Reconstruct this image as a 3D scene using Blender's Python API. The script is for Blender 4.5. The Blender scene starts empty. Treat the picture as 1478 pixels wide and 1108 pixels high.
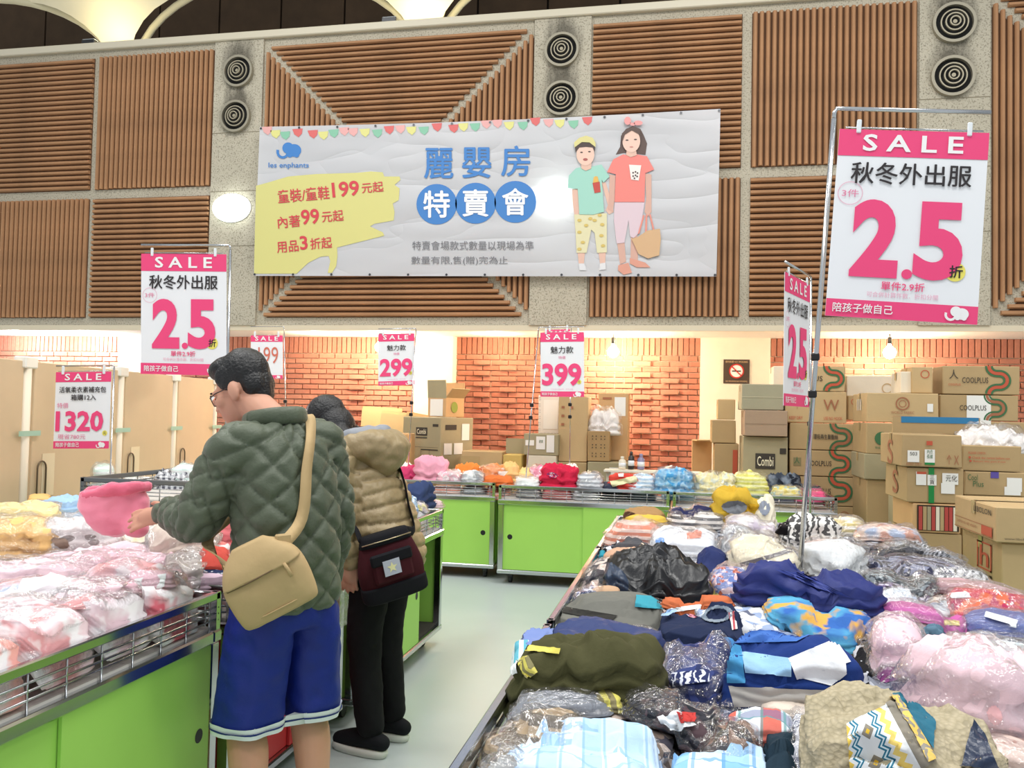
import bpy, bmesh, math, random
import numpy as np
from mathutils import Vector, Matrix, noise
from mathutils.bvhtree import BVHTree

# ---------------------------------------------------------------- camera
SC = bpy.context.scene
COL = SC.collection
PXF, YAW, PITCH, ROLL, CAMZ = 1235.36, 0.197341, 0.034672, 0.020939, 1.5   # focal length in pixels of the 1478x1108 frame
_fw = Vector((-math.sin(YAW)*math.cos(PITCH), math.cos(YAW)*math.cos(PITCH), math.sin(PITCH)))
_r0 = Vector((math.cos(YAW), math.sin(YAW), 0)); _u0 = _r0.cross(_fw)
_rt = _r0*math.cos(ROLL) + _u0*math.sin(ROLL)
_up = -_r0*math.sin(ROLL) + _u0*math.cos(ROLL)
CAM = Vector((0, 0, CAMZ))
cd = bpy.data.cameras.new('camera'); cam = bpy.data.objects.new('camera', cd); COL.objects.link(cam)
cd.sensor_width = 36; cd.sensor_fit = 'HORIZONTAL'; cd.lens = 36*PXF/1478; cd.clip_end = 200
m = Matrix((( _rt.x, _up.x, -_fw.x, 0), (_rt.y, _up.y, -_fw.y, 0), (_rt.z, _up.z, -_fw.z, CAMZ), (0, 0, 0, 1)))
cam.matrix_world = m
SC.camera = cam

# ---------------------------------------------------------------- world, exposure, hall lights
vs = SC.view_settings
vs.view_transform = 'Standard'; vs.look = 'None'; vs.gamma = 1; vs.use_curve_mapping = False
vs.exposure = 0.12
w = bpy.data.worlds.new('world'); SC.world = w; w.use_nodes = True
w.node_tree.nodes['Background'].inputs[0].default_value = (0.93, 0.97, 1.0, 1)
w.node_tree.nodes['Background'].inputs[1].default_value = 0.62
def area(name, loc, size, power, col=(1, 1, 1), rot=(0, 0, 0)):
    l = bpy.data.lights.new(name, 'AREA'); l.shape = 'RECTANGLE'; l.size, l.size_y = size; l.energy = power; l.color = col
    o = bpy.data.objects.new(name, l); o.location = loc; o.rotation_euler = rot; COL.objects.link(o); return o
# the hall's rows of ceiling lights, high above the sales floor
for i, (x, y) in enumerate(((-4.5, 1.5), (0.5, 1.5), (-4.5, 5.5), (0.5, 5.5), (4.5, 3.5), (-1.5, -2.5))):
    area('hall_ceiling_light', (x, y, 7.6), (2.2, 1.2), 140, (1.0, 0.985, 0.95))

def ray(x, y):
    return _rt*((x-739)/PXF) - _up*((y-554)/PXF) + _fw
def onz(x, y, z): d = ray(x, y); return CAM + d*((z-CAMZ)/d.z)
def ony(x, y, Y): d = ray(x, y); return CAM + d*(Y/d.y)
def onx(x, y, X): d = ray(x, y); return CAM + d*(X/d.x)

# ---------------------------------------------------------------- materials
def srgb(c):
    if isinstance(c, str):
        c = c.lstrip('#'); c = [int(c[i:i+2], 16)/255 for i in (0, 2, 4)]
    return tuple((v/12.92 if v <= 0.04045 else ((v+0.055)/1.055)**2.4) for v in c)
MATS = {}
class NT:
    def __init__(s, name):
        s.m = bpy.data.materials.new(name); s.m.use_nodes = True
        s.t = s.m.node_tree; s.b = s.t.nodes['Principled BSDF']; s.out = s.t.nodes['Material Output']
    def n(s, typ, **kw):
        nd = s.t.nodes.new(typ)
        for k, v in kw.items():
            if k.startswith('i_'):
                nd.inputs[k[2:].replace('__', ' ')].default_value = v
            else: setattr(nd, k, v)
        return nd
    def l(s, a, b): s.t.links.new(a, b)
    def coord(s, kind='Object', scale=(1, 1, 1), rot=(0, 0, 0), loc=(0, 0, 0)):
        tc = s.n('ShaderNodeTexCoord'); mp = s.n('ShaderNodeMapping')
        mp.inputs['Scale'].default_value = scale; mp.inputs['Rotation'].default_value = rot; mp.inputs['Location'].default_value = loc
        s.l(tc.outputs[kind], mp.inputs['Vector']); return mp.outputs['Vector']
    def noise(s, vec, scale, detail=3, rough=.5):
        nd = s.n('ShaderNodeTexNoise'); nd.inputs['Scale'].default_value = scale; nd.inputs['Detail'].default_value = detail
        nd.inputs['Roughness'].default_value = rough; s.l(vec, nd.inputs['Vector']); return nd.outputs['Fac']
    def ramp(s, fac, stops, const=False):
        nd = s.n('ShaderNodeValToRGB'); cr = nd.color_ramp
        if const: cr.interpolation = 'CONSTANT'
        while len(cr.elements) < len(stops): cr.elements.new(1)
        for e, (p, c) in zip(cr.elements, stops): e.position = p; e.color = (*srgb(c), 1)
        s.l(fac, nd.inputs['Fac']); return nd.outputs['Color']
    def mix(s, fac, a, b, mode='MIX'):
        nd = s.n('ShaderNodeMix'); nd.data_type = 'RGBA'; nd.blend_type = mode
        for v, i in ((fac, 0), (a, 6), (b, 7)):
            if hasattr(v, 'links'): s.l(v, nd.inputs[i])
            else: nd.inputs[i].default_value = v if i == 0 else (*srgb(v), 1)
        return nd.outputs[2]
    def math(s, op, a, b=0.0, c=None):
        nd = s.n('ShaderNodeMath'); nd.operation = op
        for i, v in enumerate((a, b) if c is None else (a, b, c)):
            if hasattr(v, 'links'): s.l(v, nd.inputs[i])
            else: nd.inputs[i].default_value = v
        return nd.outputs[0]
    def sep(s, vec):
        nd = s.n('ShaderNodeSeparateXYZ'); s.l(vec, nd.inputs[0]); return nd.outputs
    def bump(s, fac, strength=.3, dist=.01):
        nd = s.n('ShaderNodeBump'); nd.inputs['Strength'].default_value = strength; nd.inputs['Distance'].default_value = dist
        s.l(fac, nd.inputs['Height']); s.l(nd.outputs[0], s.b.inputs['Normal'])
    def color(s, c):
        if hasattr(c, 'links'): s.l(c, s.b.inputs['Base Color'])
        else: s.b.inputs['Base Color'].default_value = (*srgb(c), 1)

def flat(name, col, rough=.6, metal=0, emit=0, spec=None, var=0.0, vscale=6, bump=0, bscale=60):
    k = ('flat', name)
    if k in MATS: return MATS[k]
    t = NT(name)
    if var:
        v = t.coord()
        c = srgb(col); lo = [max(0, x*(1-var)) for x in c]; hi = [min(1, x*(1+var)) for x in c]
        f = t.noise(v, vscale, 4, .6)
        nd = t.n('ShaderNodeValToRGB'); nd.color_ramp.elements[0].color = (*lo, 1); nd.color_ramp.elements[1].color = (*hi, 1)
        nd.color_ramp.elements[0].position = .3; nd.color_ramp.elements[1].position = .7
        t.l(f, nd.inputs['Fac']); t.color(nd.outputs['Color'])
    else: t.color(col)
    t.b.inputs['Roughness'].default_value = rough; t.b.inputs['Metallic'].default_value = metal
    if spec is not None: t.b.inputs['Specular IOR Level'].default_value = spec
    if emit:
        t.b.inputs['Emission Color'].default_value = (*srgb(col), 1); t.b.inputs['Emission Strength'].default_value = emit
    if bump: t.bump(t.noise(t.coord(), bscale, 3), bump, .01)
    MATS[k] = t.m; return t.m

CHROME = flat('chrome', '#c9ccd0', .16, 1.0)
DARKMETAL = flat('dark_metal', '#3c3d3f', .35, .8)
BLACK = flat('black_plastic', '#141416', .5)
RUBBER = flat('rubber', '#26282a', .7)
WHITE = flat('white_print', '#f4f4f4', .6)
INK = flat('black_ink', '#2a2528', .7)
PINK = flat('pink_print', '#f0477f', .6)
PALEPINK = flat('pale_pink_print', '#eab0c4', .7)
YELLOWDOT = flat('yellow_print', '#efe36a', .6)

# ---------------------------------------------------------------- mesh helpers
def link(o, parent=None):
    COL.objects.link(o)
    if parent is not None: o.parent = parent
    return o
def mesh_obj(name, verts, faces, mat=None, parent=None, smooth=False, loc=None):
    me = bpy.data.meshes.new(name); me.from_pydata([tuple(v) for v in verts], [], faces); me.validate(); me.update()
    if mat is not None: me.materials.append(mat)
    if smooth: me.shade_smooth()
    o = bpy.data.objects.new(name, me); link(o, parent)
    if loc is not None: o.location = loc
    return o
def bm_obj(name, bm, mat=None, parent=None, smooth=False, loc=None):
    me = bpy.data.meshes.new(name); bm.normal_update(); bm.to_mesh(me); bm.free()
    if mat is not None: me.materials.append(mat)
    if smooth: me.shade_smooth()
    o = bpy.data.objects.new(name, me); link(o, parent)
    if loc is not None: o.location = loc
    return o
def share(name, src, parent=None, loc=(0, 0, 0), rot=(0, 0, 0), scale=None):
    o = bpy.data.objects.new(name, src.data if hasattr(src, 'data') else src); link(o, parent); o.location = loc; o.rotation_euler = rot
    if scale: o.scale = scale
    return o
def empty(name, loc=(0, 0, 0), rz=0, rot=None):
    o = bpy.data.objects.new(name, None); o.empty_display_size = .1; link(o); o.location = loc
    o.rotation_euler = rot if rot else (0, 0, rz); return o
def tag(o, label, cat, group=None):
    o['label'] = label; o['category'] = cat
    if group: o['group'] = group
    return o
def struct(o): o['kind'] = 'structure'; return o
def box(bm, lo, hi, bev=0, mtx=None):
    r = bmesh.ops.create_cube(bm, size=1)
    vs_ = r['verts']
    for v in vs_:
        v.co = Vector([lo[i] + (v.co[i]+.5)*(hi[i]-lo[i]) for i in range(3)])
    if bev:
        es = list({e for v in vs_ for e in v.link_edges})
        r = bmesh.ops.bevel(bm, geom=es, offset=bev, segments=1, affect='EDGES', profile=.5)
        vs_ = list({v for f in r['faces'] for v in f.verts} | {v for v in vs_ if v.is_valid})
    if mtx is not None:
        bmesh.ops.transform(bm, matrix=mtx, verts=[v for v in vs_ if v.is_valid])
    return vs_
def boxo(name, lo, hi, mat, parent=None, bev=0, smooth=False):
    bm = bmesh.new(); box(bm, lo, hi, bev); return bm_obj(name, bm, mat, parent, smooth)
def frames(pts, up=Vector((0, 0, 1))):
    pts = [Vector(p) for p in pts]; out = []; prev = None
    for i, p in enumerate(pts):
        a = pts[max(i-1, 0)]; b = pts[min(i+1, len(pts)-1)]
        t = (b-a).normalized() if (b-a).length > 1e-9 else Vector((0, 0, 1))
        if prev is None:
            n = up - t*up.dot(t)
            if n.length < 1e-4: n = Vector((1, 0, 0)) - t*t.x
            if n.length < 1e-4: n = Vector((0, 1, 0)) - t*t.y
        else: n = prev - t*prev.dot(t)
        n.normalize(); prev = n; out.append((p, t, n, t.cross(n)))
    return out
def tube_geo(pts, r, seg=8, up=Vector((0, 0, 1)), cap=True, flat_r=None):
    """swept tube; r a number or a list; flat_r: second radius (along n x t)"""
    V, F = [], []; fr = frames(pts, up); n = len(fr)
    rs = r if isinstance(r, (list, tuple)) else [r]*n
    r2 = rs if flat_r is None else (flat_r if isinstance(flat_r, (list, tuple)) else [flat_r]*n)
    for i, (p, t, a, b) in enumerate(fr):
        for k in range(seg):
            th = 2*math.pi*k/seg
            V.append(p + a*(rs[i]*math.cos(th)) + b*(r2[i]*math.sin(th)))
    for i in range(n-1):
        for k in range(seg):
            k2 = (k+1) % seg
            F.append((i*seg+k, i*seg+k2, (i+1)*seg+k2, (i+1)*seg+k))
    if cap:
        F.append(tuple(range(seg-1, -1, -1))); F.append(tuple((n-1)*seg+k for k in range(seg)))
    return V, F
def tube(name, pts, r, mat, parent=None, seg=8, up=Vector((0, 0, 1)), smooth=True, flat_r=None):
    V, F = tube_geo(pts, r, seg, up, True, flat_r); return mesh_obj(name, V, F, mat, parent, smooth)
def arc(c, r, a0, a1, n, ax=(1, 0, 0), ay=(0, 0, 1)):
    c, ax, ay = Vector(c), Vector(ax), Vector(ay)
    return [c + ax*(r*math.cos(a0+(a1-a0)*i/n)) + ay*(r*math.sin(a0+(a1-a0)*i/n)) for i in range(n+1)]
def disc_geo(r, n=24, z=0.0, c=(0, 0)):
    return [(c[0]+r*math.cos(2*math.pi*k/n), c[1]+r*math.sin(2*math.pi*k/n), z) for k in range(n)], [tuple(range(n))]
def lathe_geo(prof, seg=24):
    V, F = [], []
    for (r, z) in prof:
        for k in range(seg):
            a = 2*math.pi*k/seg; V.append((r*math.cos(a), r*math.sin(a), z))
    for i in range(len(prof)-1):
        for k in range(seg):
            k2 = (k+1) % seg; F.append((i*seg+k, i*seg+k2, (i+1)*seg+k2, (i+1)*seg+k))
    F.append(tuple(range(seg-1, -1, -1))); F.append(tuple((len(prof)-1)*seg+k for k in range(seg)))
    return V, F
class Acc:
    """collects flat geometry into one mesh"""
    def __init__(s): s.V, s.F = [], []
    def add(s, V, F, fn=None):
        b = len(s.V); s.V.extend([fn(v) if fn else tuple(v) for v in V]); s.F.extend([tuple(i+b for i in f) for f in F]); return s
    def build(s, name, mat, parent=None, smooth=False): return mesh_obj(name, s.V, s.F, mat, parent, smooth)

_TXT = {}
def text_geo(body, bold=0.0, spacing=1.0, shear=0.0):
    """glyph outlines as a flat filled mesh, (verts, faces, width, ymin, ymax) at size 1"""
    k = (body, bold, spacing, shear)
    if k in _TXT: return _TXT[k]
    c = bpy.data.curves.new('glyphs', 'FONT'); c.body = body; c.size = 1; c.resolution_u = 2 if len(body) > 3 else 5; c.offset = bold; c.space_character = spacing; c.shear = shear
    o = bpy.data.objects.new('glyphs', c); COL.objects.link(o); bpy.context.view_layer.update()
    me = o.to_mesh(); V = [tuple(v.co) for v in me.vertices]; F = [tuple(p.vertices) for p in me.polygons]; o.to_mesh_clear()
    bpy.data.objects.remove(o); bpy.data.curves.remove(c)
    xs = [v[0] for v in V]; ys = [v[1] for v in V]
    _TXT[k] = (V, F, min(xs), max(xs), min(ys), max(ys)); return _TXT[k]
def put_text(acc, body, x, y, w=None, h=None, anchor='c', bold=0.0, z=0.0, rot=0.0, spacing=1.0, fn=None, shear=0.0):
    """fit text into width w and/or height h; (x, y) is the box centre ('c') or left-middle ('l')"""
    cjk = any(ord(ch) > 0x2e80 for ch in body)
    V, F, x0, x1, y0, y1 = text_geo(body, 0.0 if cjk else bold, spacing, shear)
    tw, th = x1-x0, y1-y0
    sx = w/tw if w else h/th; sy = h/th if h else sx
    if w is None: sx = sy
    cx = (x0+x1)/2 if anchor == 'c' else x0; cy = (y0+y1)/2
    ca, sa = math.cos(rot), math.sin(rot); out = []
    for v in V:
        a, b = (v[0]-cx)*sx, (v[1]-cy)*sy
        p = (x + a*ca - b*sa, y + a*sa + b*ca, z); out.append(fn(p) if fn else p)
    acc.add(out, F)
    if cjk and bold > 0:        # heavier strokes: the glyph again, shifted a little and a hair in front
        n0 = len(acc.V); d = (h or th*sx)*bold*1.3
        for k, (ox, oy) in enumerate(((d, 0), (-d, 0), (0, d), (0, -d))):
            o2 = []
            for v in V:
                a, b = (v[0]-cx)*sx+ox, (v[1]-cy)*sy+oy
                p = (x + a*ca - b*sa, y + a*sa + b*ca, z); o2.append(fn(p) if fn else p)
            acc.add([(q[0]+_toward[0]*.0003*(k+1), q[1]+_toward[1]*.0003*(k+1), q[2]) for q in o2], F)

_toward = (0.0, -1.0)
def fbm(p, oct=3, lac=2.0, gain=.5):
    a, s, f = 0.0, 1.0, 1.0
    for _ in range(oct):
        a += s*noise.noise(p*f); f *= lac; s *= gain
    return a
def ridge(p, oct=3):
    a, s, f = 0.0, 1.0, 1.0
    for _ in range(oct):
        a += s*(1-2.2*abs(noise.noise(p*f))); f *= 2.1; s *= .5
    return a
R = random.Random(7)
# ================================================================ the setting
WY, BY, SOF, TOP = 9.2, 10.3, 2.44, 5.86          # fascia plane, brick plane, soffit height, top of the fascia
def concrete_mat(name, stains=()):
    t = NT(name); v = t.coord()
    f1 = t.noise(v, 60, 2, .7); f2 = t.noise(v, 2.2, 4, .6)
    c = t.mix(f2, '#a8a08d', '#c9c1ae')
    sp = t.ramp(f1, [(.36, '#6f6858'), (.48, '#ffffff')]); c = t.mix(.55, c, sp, 'MULTIPLY')
    xyz = t.sep(v)
    for (sx, sz) in stains:        # soot blown out of a diffuser
        dx = t.math('MULTIPLY', t.math('SUBTRACT', xyz[0], sx), 4.2); dz = t.math('MULTIPLY', t.math('SUBTRACT', xyz[2], sz+.1), 2.6)
        d = t.math('SQRT', t.math('ADD', t.math('MULTIPLY', dx, dx), t.math('MULTIPLY', dz, dz)))
        nz = t.noise(t.coord(scale=(7, 7, 2)), 1.5, 4, .7)
        k = t.math('SUBTRACT', t.math('ADD', nz, .52), d)
        k = t.math('MULTIPLY', t.math('MAXIMUM', t.math('MINIMUM', k, .6), 0), 1.25)
        c = t.mix(k, c, '#3a352b')
    t.color(c); t.b.inputs['Roughness'].default_value = .9; t.bump(f1, .35, .01); return t.m
CONC = concrete_mat('concrete')
CREAM = flat('cream_paint', '#efe6d2', .6, var=.03)
WHITEPAINT = flat('white_paint', '#f1efe8', .6)

t = NT('epoxy_floor'); v = t.coord()
c = t.mix(t.noise(v, .9, 4, .6), '#b0bab9', '#c2cbca'); c = t.mix(t.ramp(t.noise(v, 5, 5, .7), [(.6, '#000000'), (.72, '#3a3a3a')]), c, '#8b918b')
t.color(c); t.b.inputs['Roughness'].default_value = .33; t.bump(t.noise(v, 14, 2), .05, .01); FLOORM = t.m
struct(boxo('floor', (-13, -6, -.1), (9, 12.6, 0), FLOORM))

# fascia wall with coping and piers
wall = struct(boxo('wall_back', (-13, WY, SOF), (9, WY+.4, TOP), CONC))
SLAB = flat('slat_terracotta', '#a87c57', .8, var=.2, vscale=3, bump=.3, bscale=90)
coping = struct(boxo('trim_1', (-13, WY-.06, TOP), (9, WY+.45, TOP+.09), flat('coping_paint', '#cfc6b0', .5), bev=.01))
edge = struct(boxo('trim_2', (-13, WY-.012, SOF-.03), (9, WY+.03, SOF+.03), flat('edge_paint', '#d8ccb2', .6)))
def wx(px, py=270): return ony(px, py, WY).x
def wz(px, py): return ony(px, py, WY).z
PIERS = [(wx(306), wx(376)), (wx(768), wx(850)), (wx(1325), wx(1428))]
VENTS = [[(344, 103), (340, 168)], [(811, 72), (810, 142)], [(1377, 33), (1375, 110)]]
for i, (a, b) in enumerate(PIERS):
    st = []
    for (px, py) in VENTS[i]:
        p = ony(px, py, WY-.05); st.append((p.x, p.z))
    boxo('pier', (a, WY-.03, SOF+.03), (b, WY, TOP), concrete_mat('pier_concrete', st), wall)
    for zz in (4.05, 4.75, 3.4): boxo('joint', (a, WY-.032, zz), (b, WY-.0295, zz+.008), flat('joint_dark', '#857c68', .9), wall)

# panels of half-round ceramic slats
PITCH_S, SW, SD = .0655, .043, .045
GAPSHADE = flat('slat_gap_shade', '#5f422d', .95, var=.15)  # shadow between the slats, painted as an added dark brown sheet behind them
def slat_geo(L):
    prof = [(-SW/2, 0), (-SW/2, -SD*.6), (-SW/4, -SD), (SW/4, -SD), (SW/2, -SD*.6), (SW/2, 0)]
    V = [(x, y, z) for z in (0, L) for (x, y) in prof]; n = len(prof)
    F = [(k, k+1, n+k+1, n+k) for k in range(n-1)] + [tuple(range(n)), tuple(range(2*n-1, n-1, -1))]
    return V, F
_SL = bpy.data.meshes.new('slat'); _v, _f = slat_geo(1.0); _SL.from_pydata(_v, [], _f); _SL.materials.append(SLAB)
trim_n = [3]
def slat(parent, horiz, a, lo, hi):
    """vertical slat at x = a from z lo to hi, or horizontal at z = a from x lo to hi"""
    if hi-lo < .03: return
    o = share('slat', _SL, parent, ((a, 0, lo) if not horiz else (lo, 0, a)), ((0, 0, 0) if not horiz else (0, math.pi/2, 0)), (1, 1, hi-lo))
def panel(x0, x1, z0, z1, mode):
    root = struct(empty('trim_%d' % trim_n[0], (0, WY, 0))); trim_n[0] += 1
    boxo('gap_shade', (x0, -.004, z0), (x1, 0, z1), GAPSHADE, root) if mode != 'x' else None
    n = int((x1-x0)/PITCH_S); mz = int((z1-z0)/PITCH_S)
    if mode == 'v':
        for k in range(n+1): slat(root, False, x0 + (k+.5)*(x1-x0)/(n+1), z0 + R.uniform(0, .012), z1)
    elif mode == 'h':
        for k in range(mz+1): slat(root, True, z0 + (k+.5)*(z1-z0)/(mz+1), x0, x1 + R.uniform(-.012, 0))
    else:   # crossed diagonals: horizontal slats in the upper and lower triangles, vertical at the sides
        cx, cz = (x0+x1)/2, (z0+z1)/2; hx, hz = (x1-x0)/2, (z1-z0)/2; g = .05
        for (A_, B_, C_) in (((x0+g*2, z0), (x1-g*2, z0), (cx, cz-g)), ((x0+g*2, z1), (x1-g*2, z1), (cx, cz+g)), ((x0, z0+g*2), (x0, z1-g*2), (cx-g, cz)), ((x1, z0+g*2), (x1, z1-g*2), (cx+g, cz))):
            mesh_obj('gap_shade', [(q[0], yy, q[1]) for yy in (-.004, -.001) for q in (A_, B_, C_)], [(0, 1, 2), (3, 4, 5), (0, 1, 4, 3), (1, 2, 5, 4), (2, 0, 3, 5)], GAPSHADE, root)
        for k in range(mz+1):
            z = z0 + (k+.5)*(z1-z0)/(mz+1); e = abs(z-cz)/hz*hx - g
            if e > .03: slat(root, True, z, cx-e, cx+e)
        for k in range(n+1):
            x = x0 + (k+.5)*(x1-x0)/(n+1); e = abs(x-cx)/hx*hz - g
            if e > .03: slat(root, False, x, cz-e, cz+e)
ZB, ZT, ZM0, ZM1 = SOF+.12, TOP-.09, 4.02, 4.13
def zz(px, py): return ony(px, py, WY).z
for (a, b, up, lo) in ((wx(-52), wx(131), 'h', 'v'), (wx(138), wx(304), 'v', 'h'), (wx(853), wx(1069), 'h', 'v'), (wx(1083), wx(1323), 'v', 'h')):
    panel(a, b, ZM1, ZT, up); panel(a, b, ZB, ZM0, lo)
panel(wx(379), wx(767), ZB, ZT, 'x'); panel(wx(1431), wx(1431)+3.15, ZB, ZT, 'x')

# round jet diffusers on the piers
VENTRIM = flat('vent_rim', '#9b9482', .45, .3); VENTRING = flat('vent_ring', '#a59c86', .45, .3); VENTDARK = flat('vent_inside', '#0e0d0b', .8)
vdesc = (('upper', 'lower'), ('beside the oval wall lamp', 'above the middle of the banner', 'behind the large sale sign'))
def ring_geo(r0, r1, y0, y1, seg=32):
    V, F = [], []
    for (r, y) in ((r1, y1), (r1, y0), (r0, y0), (r0, y1)):
        V += [(r*math.cos(2*math.pi*k/seg), y, r*math.sin(2*math.pi*k/seg)) for k in range(seg)]
    for i in range(4):
        for k in range(seg):
            k2 = (k+1) % seg; F.append((i*seg+k, i*seg+k2, ((i+1) % 4)*seg+k2, ((i+1) % 4)*seg+k))
    return V, F
for i in range(3):
    for j in range(2):
        p = ony(*VENTS[i][j], WY-.05); r = .19 if i < 2 else .205
        e = empty('air_diffuser', (p.x, WY-.03, p.z))
        tag(e, '%s round ring air diffuser on the concrete pier %s' % (vdesc[0][j], vdesc[1][i]), 'air vent', 'round air diffusers on the piers')
        mesh_obj('rim', *ring_geo(r*.86, r, -.05, 0), VENTRIM, e)
        V, F = disc_geo(r*.86, 32); mesh_obj('recess', [(a, -.004, b) for (a, b, c) in V], F, VENTDARK, e)
        for q, (rr, yy) in enumerate(((.62, -.05), (.42, -.065), (.23, -.08))):
            mesh_obj('ring', *ring_geo(r*(rr-.035), r*(rr+.025), yy, yy+.02), VENTRING, e)
        V, F = disc_geo(r*.1, 16); mesh_obj('hub', [(a, -.06, b) for (a, b, c) in V], F, VENTRING, e)

# wall lamps on two piers (one shines through the banner)
LAMPM = flat('lamp_dome', '#f4fffb', .3, emit=7.0)
def wall_lamp(px, py, label, depth=.09):
    p = ony(px, py, WY-.05); e = empty('wall_lamp', (p.x, WY-.03, p.z)); tag(e, label, 'wall lamp', 'oval wall lamps')
    V, F = [], []; A, B, seg = .235, .165, 32
    prof = [(1.0, 0), (1.0, .25), (.93, .55), (.75, .82), (.45, .96), (.02, 1.0)]
    for (s_, d) in prof: V += [(A*s_*math.cos(2*math.pi*k/seg), -depth*d-.012, B*s_*math.sin(2*math.pi*k/seg)) for k in range(seg)]
    for i in range(len(prof)-1):
        for k in range(seg):
            k2 = (k+1) % seg; F.append((i*seg+k, (i+1)*seg+k, (i+1)*seg+k2, i*seg+k2))
    mesh_obj('diffuser', V, F, LAMPM, e, True)
    V, F = lathe_geo([(1, 0), (1.03, .006), (1.0, .012)], seg); mesh_obj('base_plate', [(a*A*1.02, -c, b*B*1.02) for (a, b, c) in V], F, flat('lamp_base', '#d9d9d2', .4), e)
wall_lamp(334, 300, 'glowing oval lamp on the concrete pier left of the banner')
wall_lamp(803, 287, 'oval lamp glowing through the banner next to the printed boy', .05)

# vaulted shell above the wall: white, scalloped into arches
_v1, _v2 = ony(181, 60, WY+.75).x, ony(617, 38, WY+.75).x
VX = [_v2 + (k-3)*(_v2-_v1) for k in range(0, 8)]
VAULT = flat('vault_plaster', '#efe4c4', .8, var=.04, vscale=1)
V, F, rims = [], [], []
NXV, NZV = 24, 10
for s in range(len(VX)-1):
    a, b = VX[s], VX[s+1]; base = len(V); half = (b-a)/2; cx = (a+b)/2; ar = half-.1
    rim = []
    for i in range(NXV+1):
        x = cx - half*math.cos(math.pi*i/NXV); q = abs(x-cx)/ar
        z0 = TOP + .02 + (1.05*math.sqrt(max(0, 1-q*q)) if q < 1 else 0)
        if q <= 1.0: rim.append((x, z0))
        for k in range(NZV+1):
            z = z0 + (9.2-z0)*(k/NZV)**1.3; h = z-TOP
            V.append((x, WY+.75 - .30*h**1.35 + .25*math.cos(math.pi*(x-cx)/half)*min(1, h*.8), z))
    for i in range(NXV):
        for k in range(NZV):
            q = base+i*(NZV+1)+k; F.append((q, q+NZV+1, q+NZV+2, q+1))
    rims.append(rim)
vault = struct(mesh_obj('ceiling_vault', V, F, VAULT, None, True))
RIMM = flat('arch_rim', '#d8cfae', .6); STUD = flat('rim_stud', '#5d5541', .7)
for rim in rims:
    pts = []
    for (x, z) in rim:
        h = z-TOP; pts.append((x, WY+.75-.30*h**1.35 + .1, z-.01))
    if len(pts) > 3:
        tube('arch_rim', pts, .045, RIMM, vault, 6)
RIB = flat('vault_rib', '#f6e4a4', .6)
for k in range(-4, 5):
    x0 = VX[3]; pts = []
    for i in range(9):
        h = .03 + i*.14; pts.append((x0 + k*(.018+.10*h), WY+.72-.30*h**1.35 - .03 + .02*h, TOP+h+.0))
    tube('rib', pts, .012, RIB, vault, 5)
# dark acoustic panels seen through the arches
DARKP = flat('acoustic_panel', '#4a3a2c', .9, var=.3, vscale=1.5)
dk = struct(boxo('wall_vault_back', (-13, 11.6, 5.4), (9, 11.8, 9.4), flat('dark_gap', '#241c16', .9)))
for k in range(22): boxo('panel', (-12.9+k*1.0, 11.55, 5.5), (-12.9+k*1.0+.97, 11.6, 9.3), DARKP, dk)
# floodlights that wash the vault
for (px, py, lab) in ((563, 35, 'small floodlight on the wall coping above the left half of the banner'), (130, 70, 'small floodlight on the wall coping at the left'), (1066, 1, 'small floodlight on the wall coping above the right end of the banner')):
    p = ony(px, py, WY+.2); e = tag(empty('floodlight', (p.x, WY+.2, TOP+.09)), lab, 'floodlight', 'floodlights on the coping')
    bm = bmesh.new(); box(bm, (-.09, -.05, .045), (.09, .06, .15), .008); bm_obj('housing', bm, DARKMETAL, e)
    boxo('glass', (-.08, -.04, .15), (.08, .05, .155), flat('flood_glass', '#cdd6dc', .1), e)
    boxo('bracket', (-.1, -.012, 0), (.1, .012, .05), DARKMETAL, e)
for x in (VX[1], VX[2], VX[3], VX[4]):
    area('vault_uplight', (x, WY+.22, TOP+.14), (.5, .12), 9, (1, .88, .55), (math.pi*.97, 0, 0))

# alcove: brick wall, soffit, pilasters
CEILM = flat('alcove_ceiling', '#efeae0', .7)
struct(boxo('ceiling', (-13, WY+.03, SOF-.005), (9, BY+.3, SOF+.05), CEILM))
t = NT('brick_clay'); v = t.coord('Object'); oi = t.n('ShaderNodeObjectInfo')
geo = t.n('ShaderNodeNewGeometry')
c = t.mix(oi.outputs['Random'], '#b76f5c', '#d1917c'); c = t.mix(t.noise(v, 25, 3, .6), c, '#a45e48')
pn = t.n('ShaderNodeTexWhiteNoise'); t.color(t.mix(.25, c, t.mix(geo.outputs['Random Per Island'], '#a65c46', '#d89a7c')))
t.b.inputs['Roughness'].default_value = .85; t.bump(t.noise(v, 70, 3), .3, .008); BRICKM = t.m
MORTAR = flat('mortar', '#dcc0a6', .95, var=.1, vscale=20)
brickwall = struct(boxo('wall_rear', (-13, BY+.02, 0), (9, BY+.25, SOF), MORTAR))
BL, BH, JT = .205, .0545, .0115
_BM = bpy.data.meshes.new('brick'); _bm = bmesh.new(); box(_bm, (0, -.014, 0), (BL, .03, BH), .003); _bm.to_mesh(_bm_me := _BM); _bm.free(); _BM.materials.append(BRICKM)
_HB = bpy.data.meshes.new('soldier_brick'); _bm = bmesh.new(); box(_bm, (0, -.014, 0), (BH, .03, BL), .003); _bm.to_mesh(_HB); _bm.free(); _HB.materials.append(BRICKM)
PIL = [(-13, ony(-40, 500, BY-.1).x), (ony(173, 500, BY-.1).x, ony(206, 500, BY-.1).x), (ony(600, 500, BY-.16).x, ony(655, 500, BY-.16).x), (ony(1011, 500, BY-.03).x, ony(1112, 500, BY-.03).x)]
seenspans = [(-2.35, .12)]
rest = Acc(); nb = 0; rr = random.Random(3)
cand = []
ztop = SOF - .006 - BL - JT
rows = 26
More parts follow.
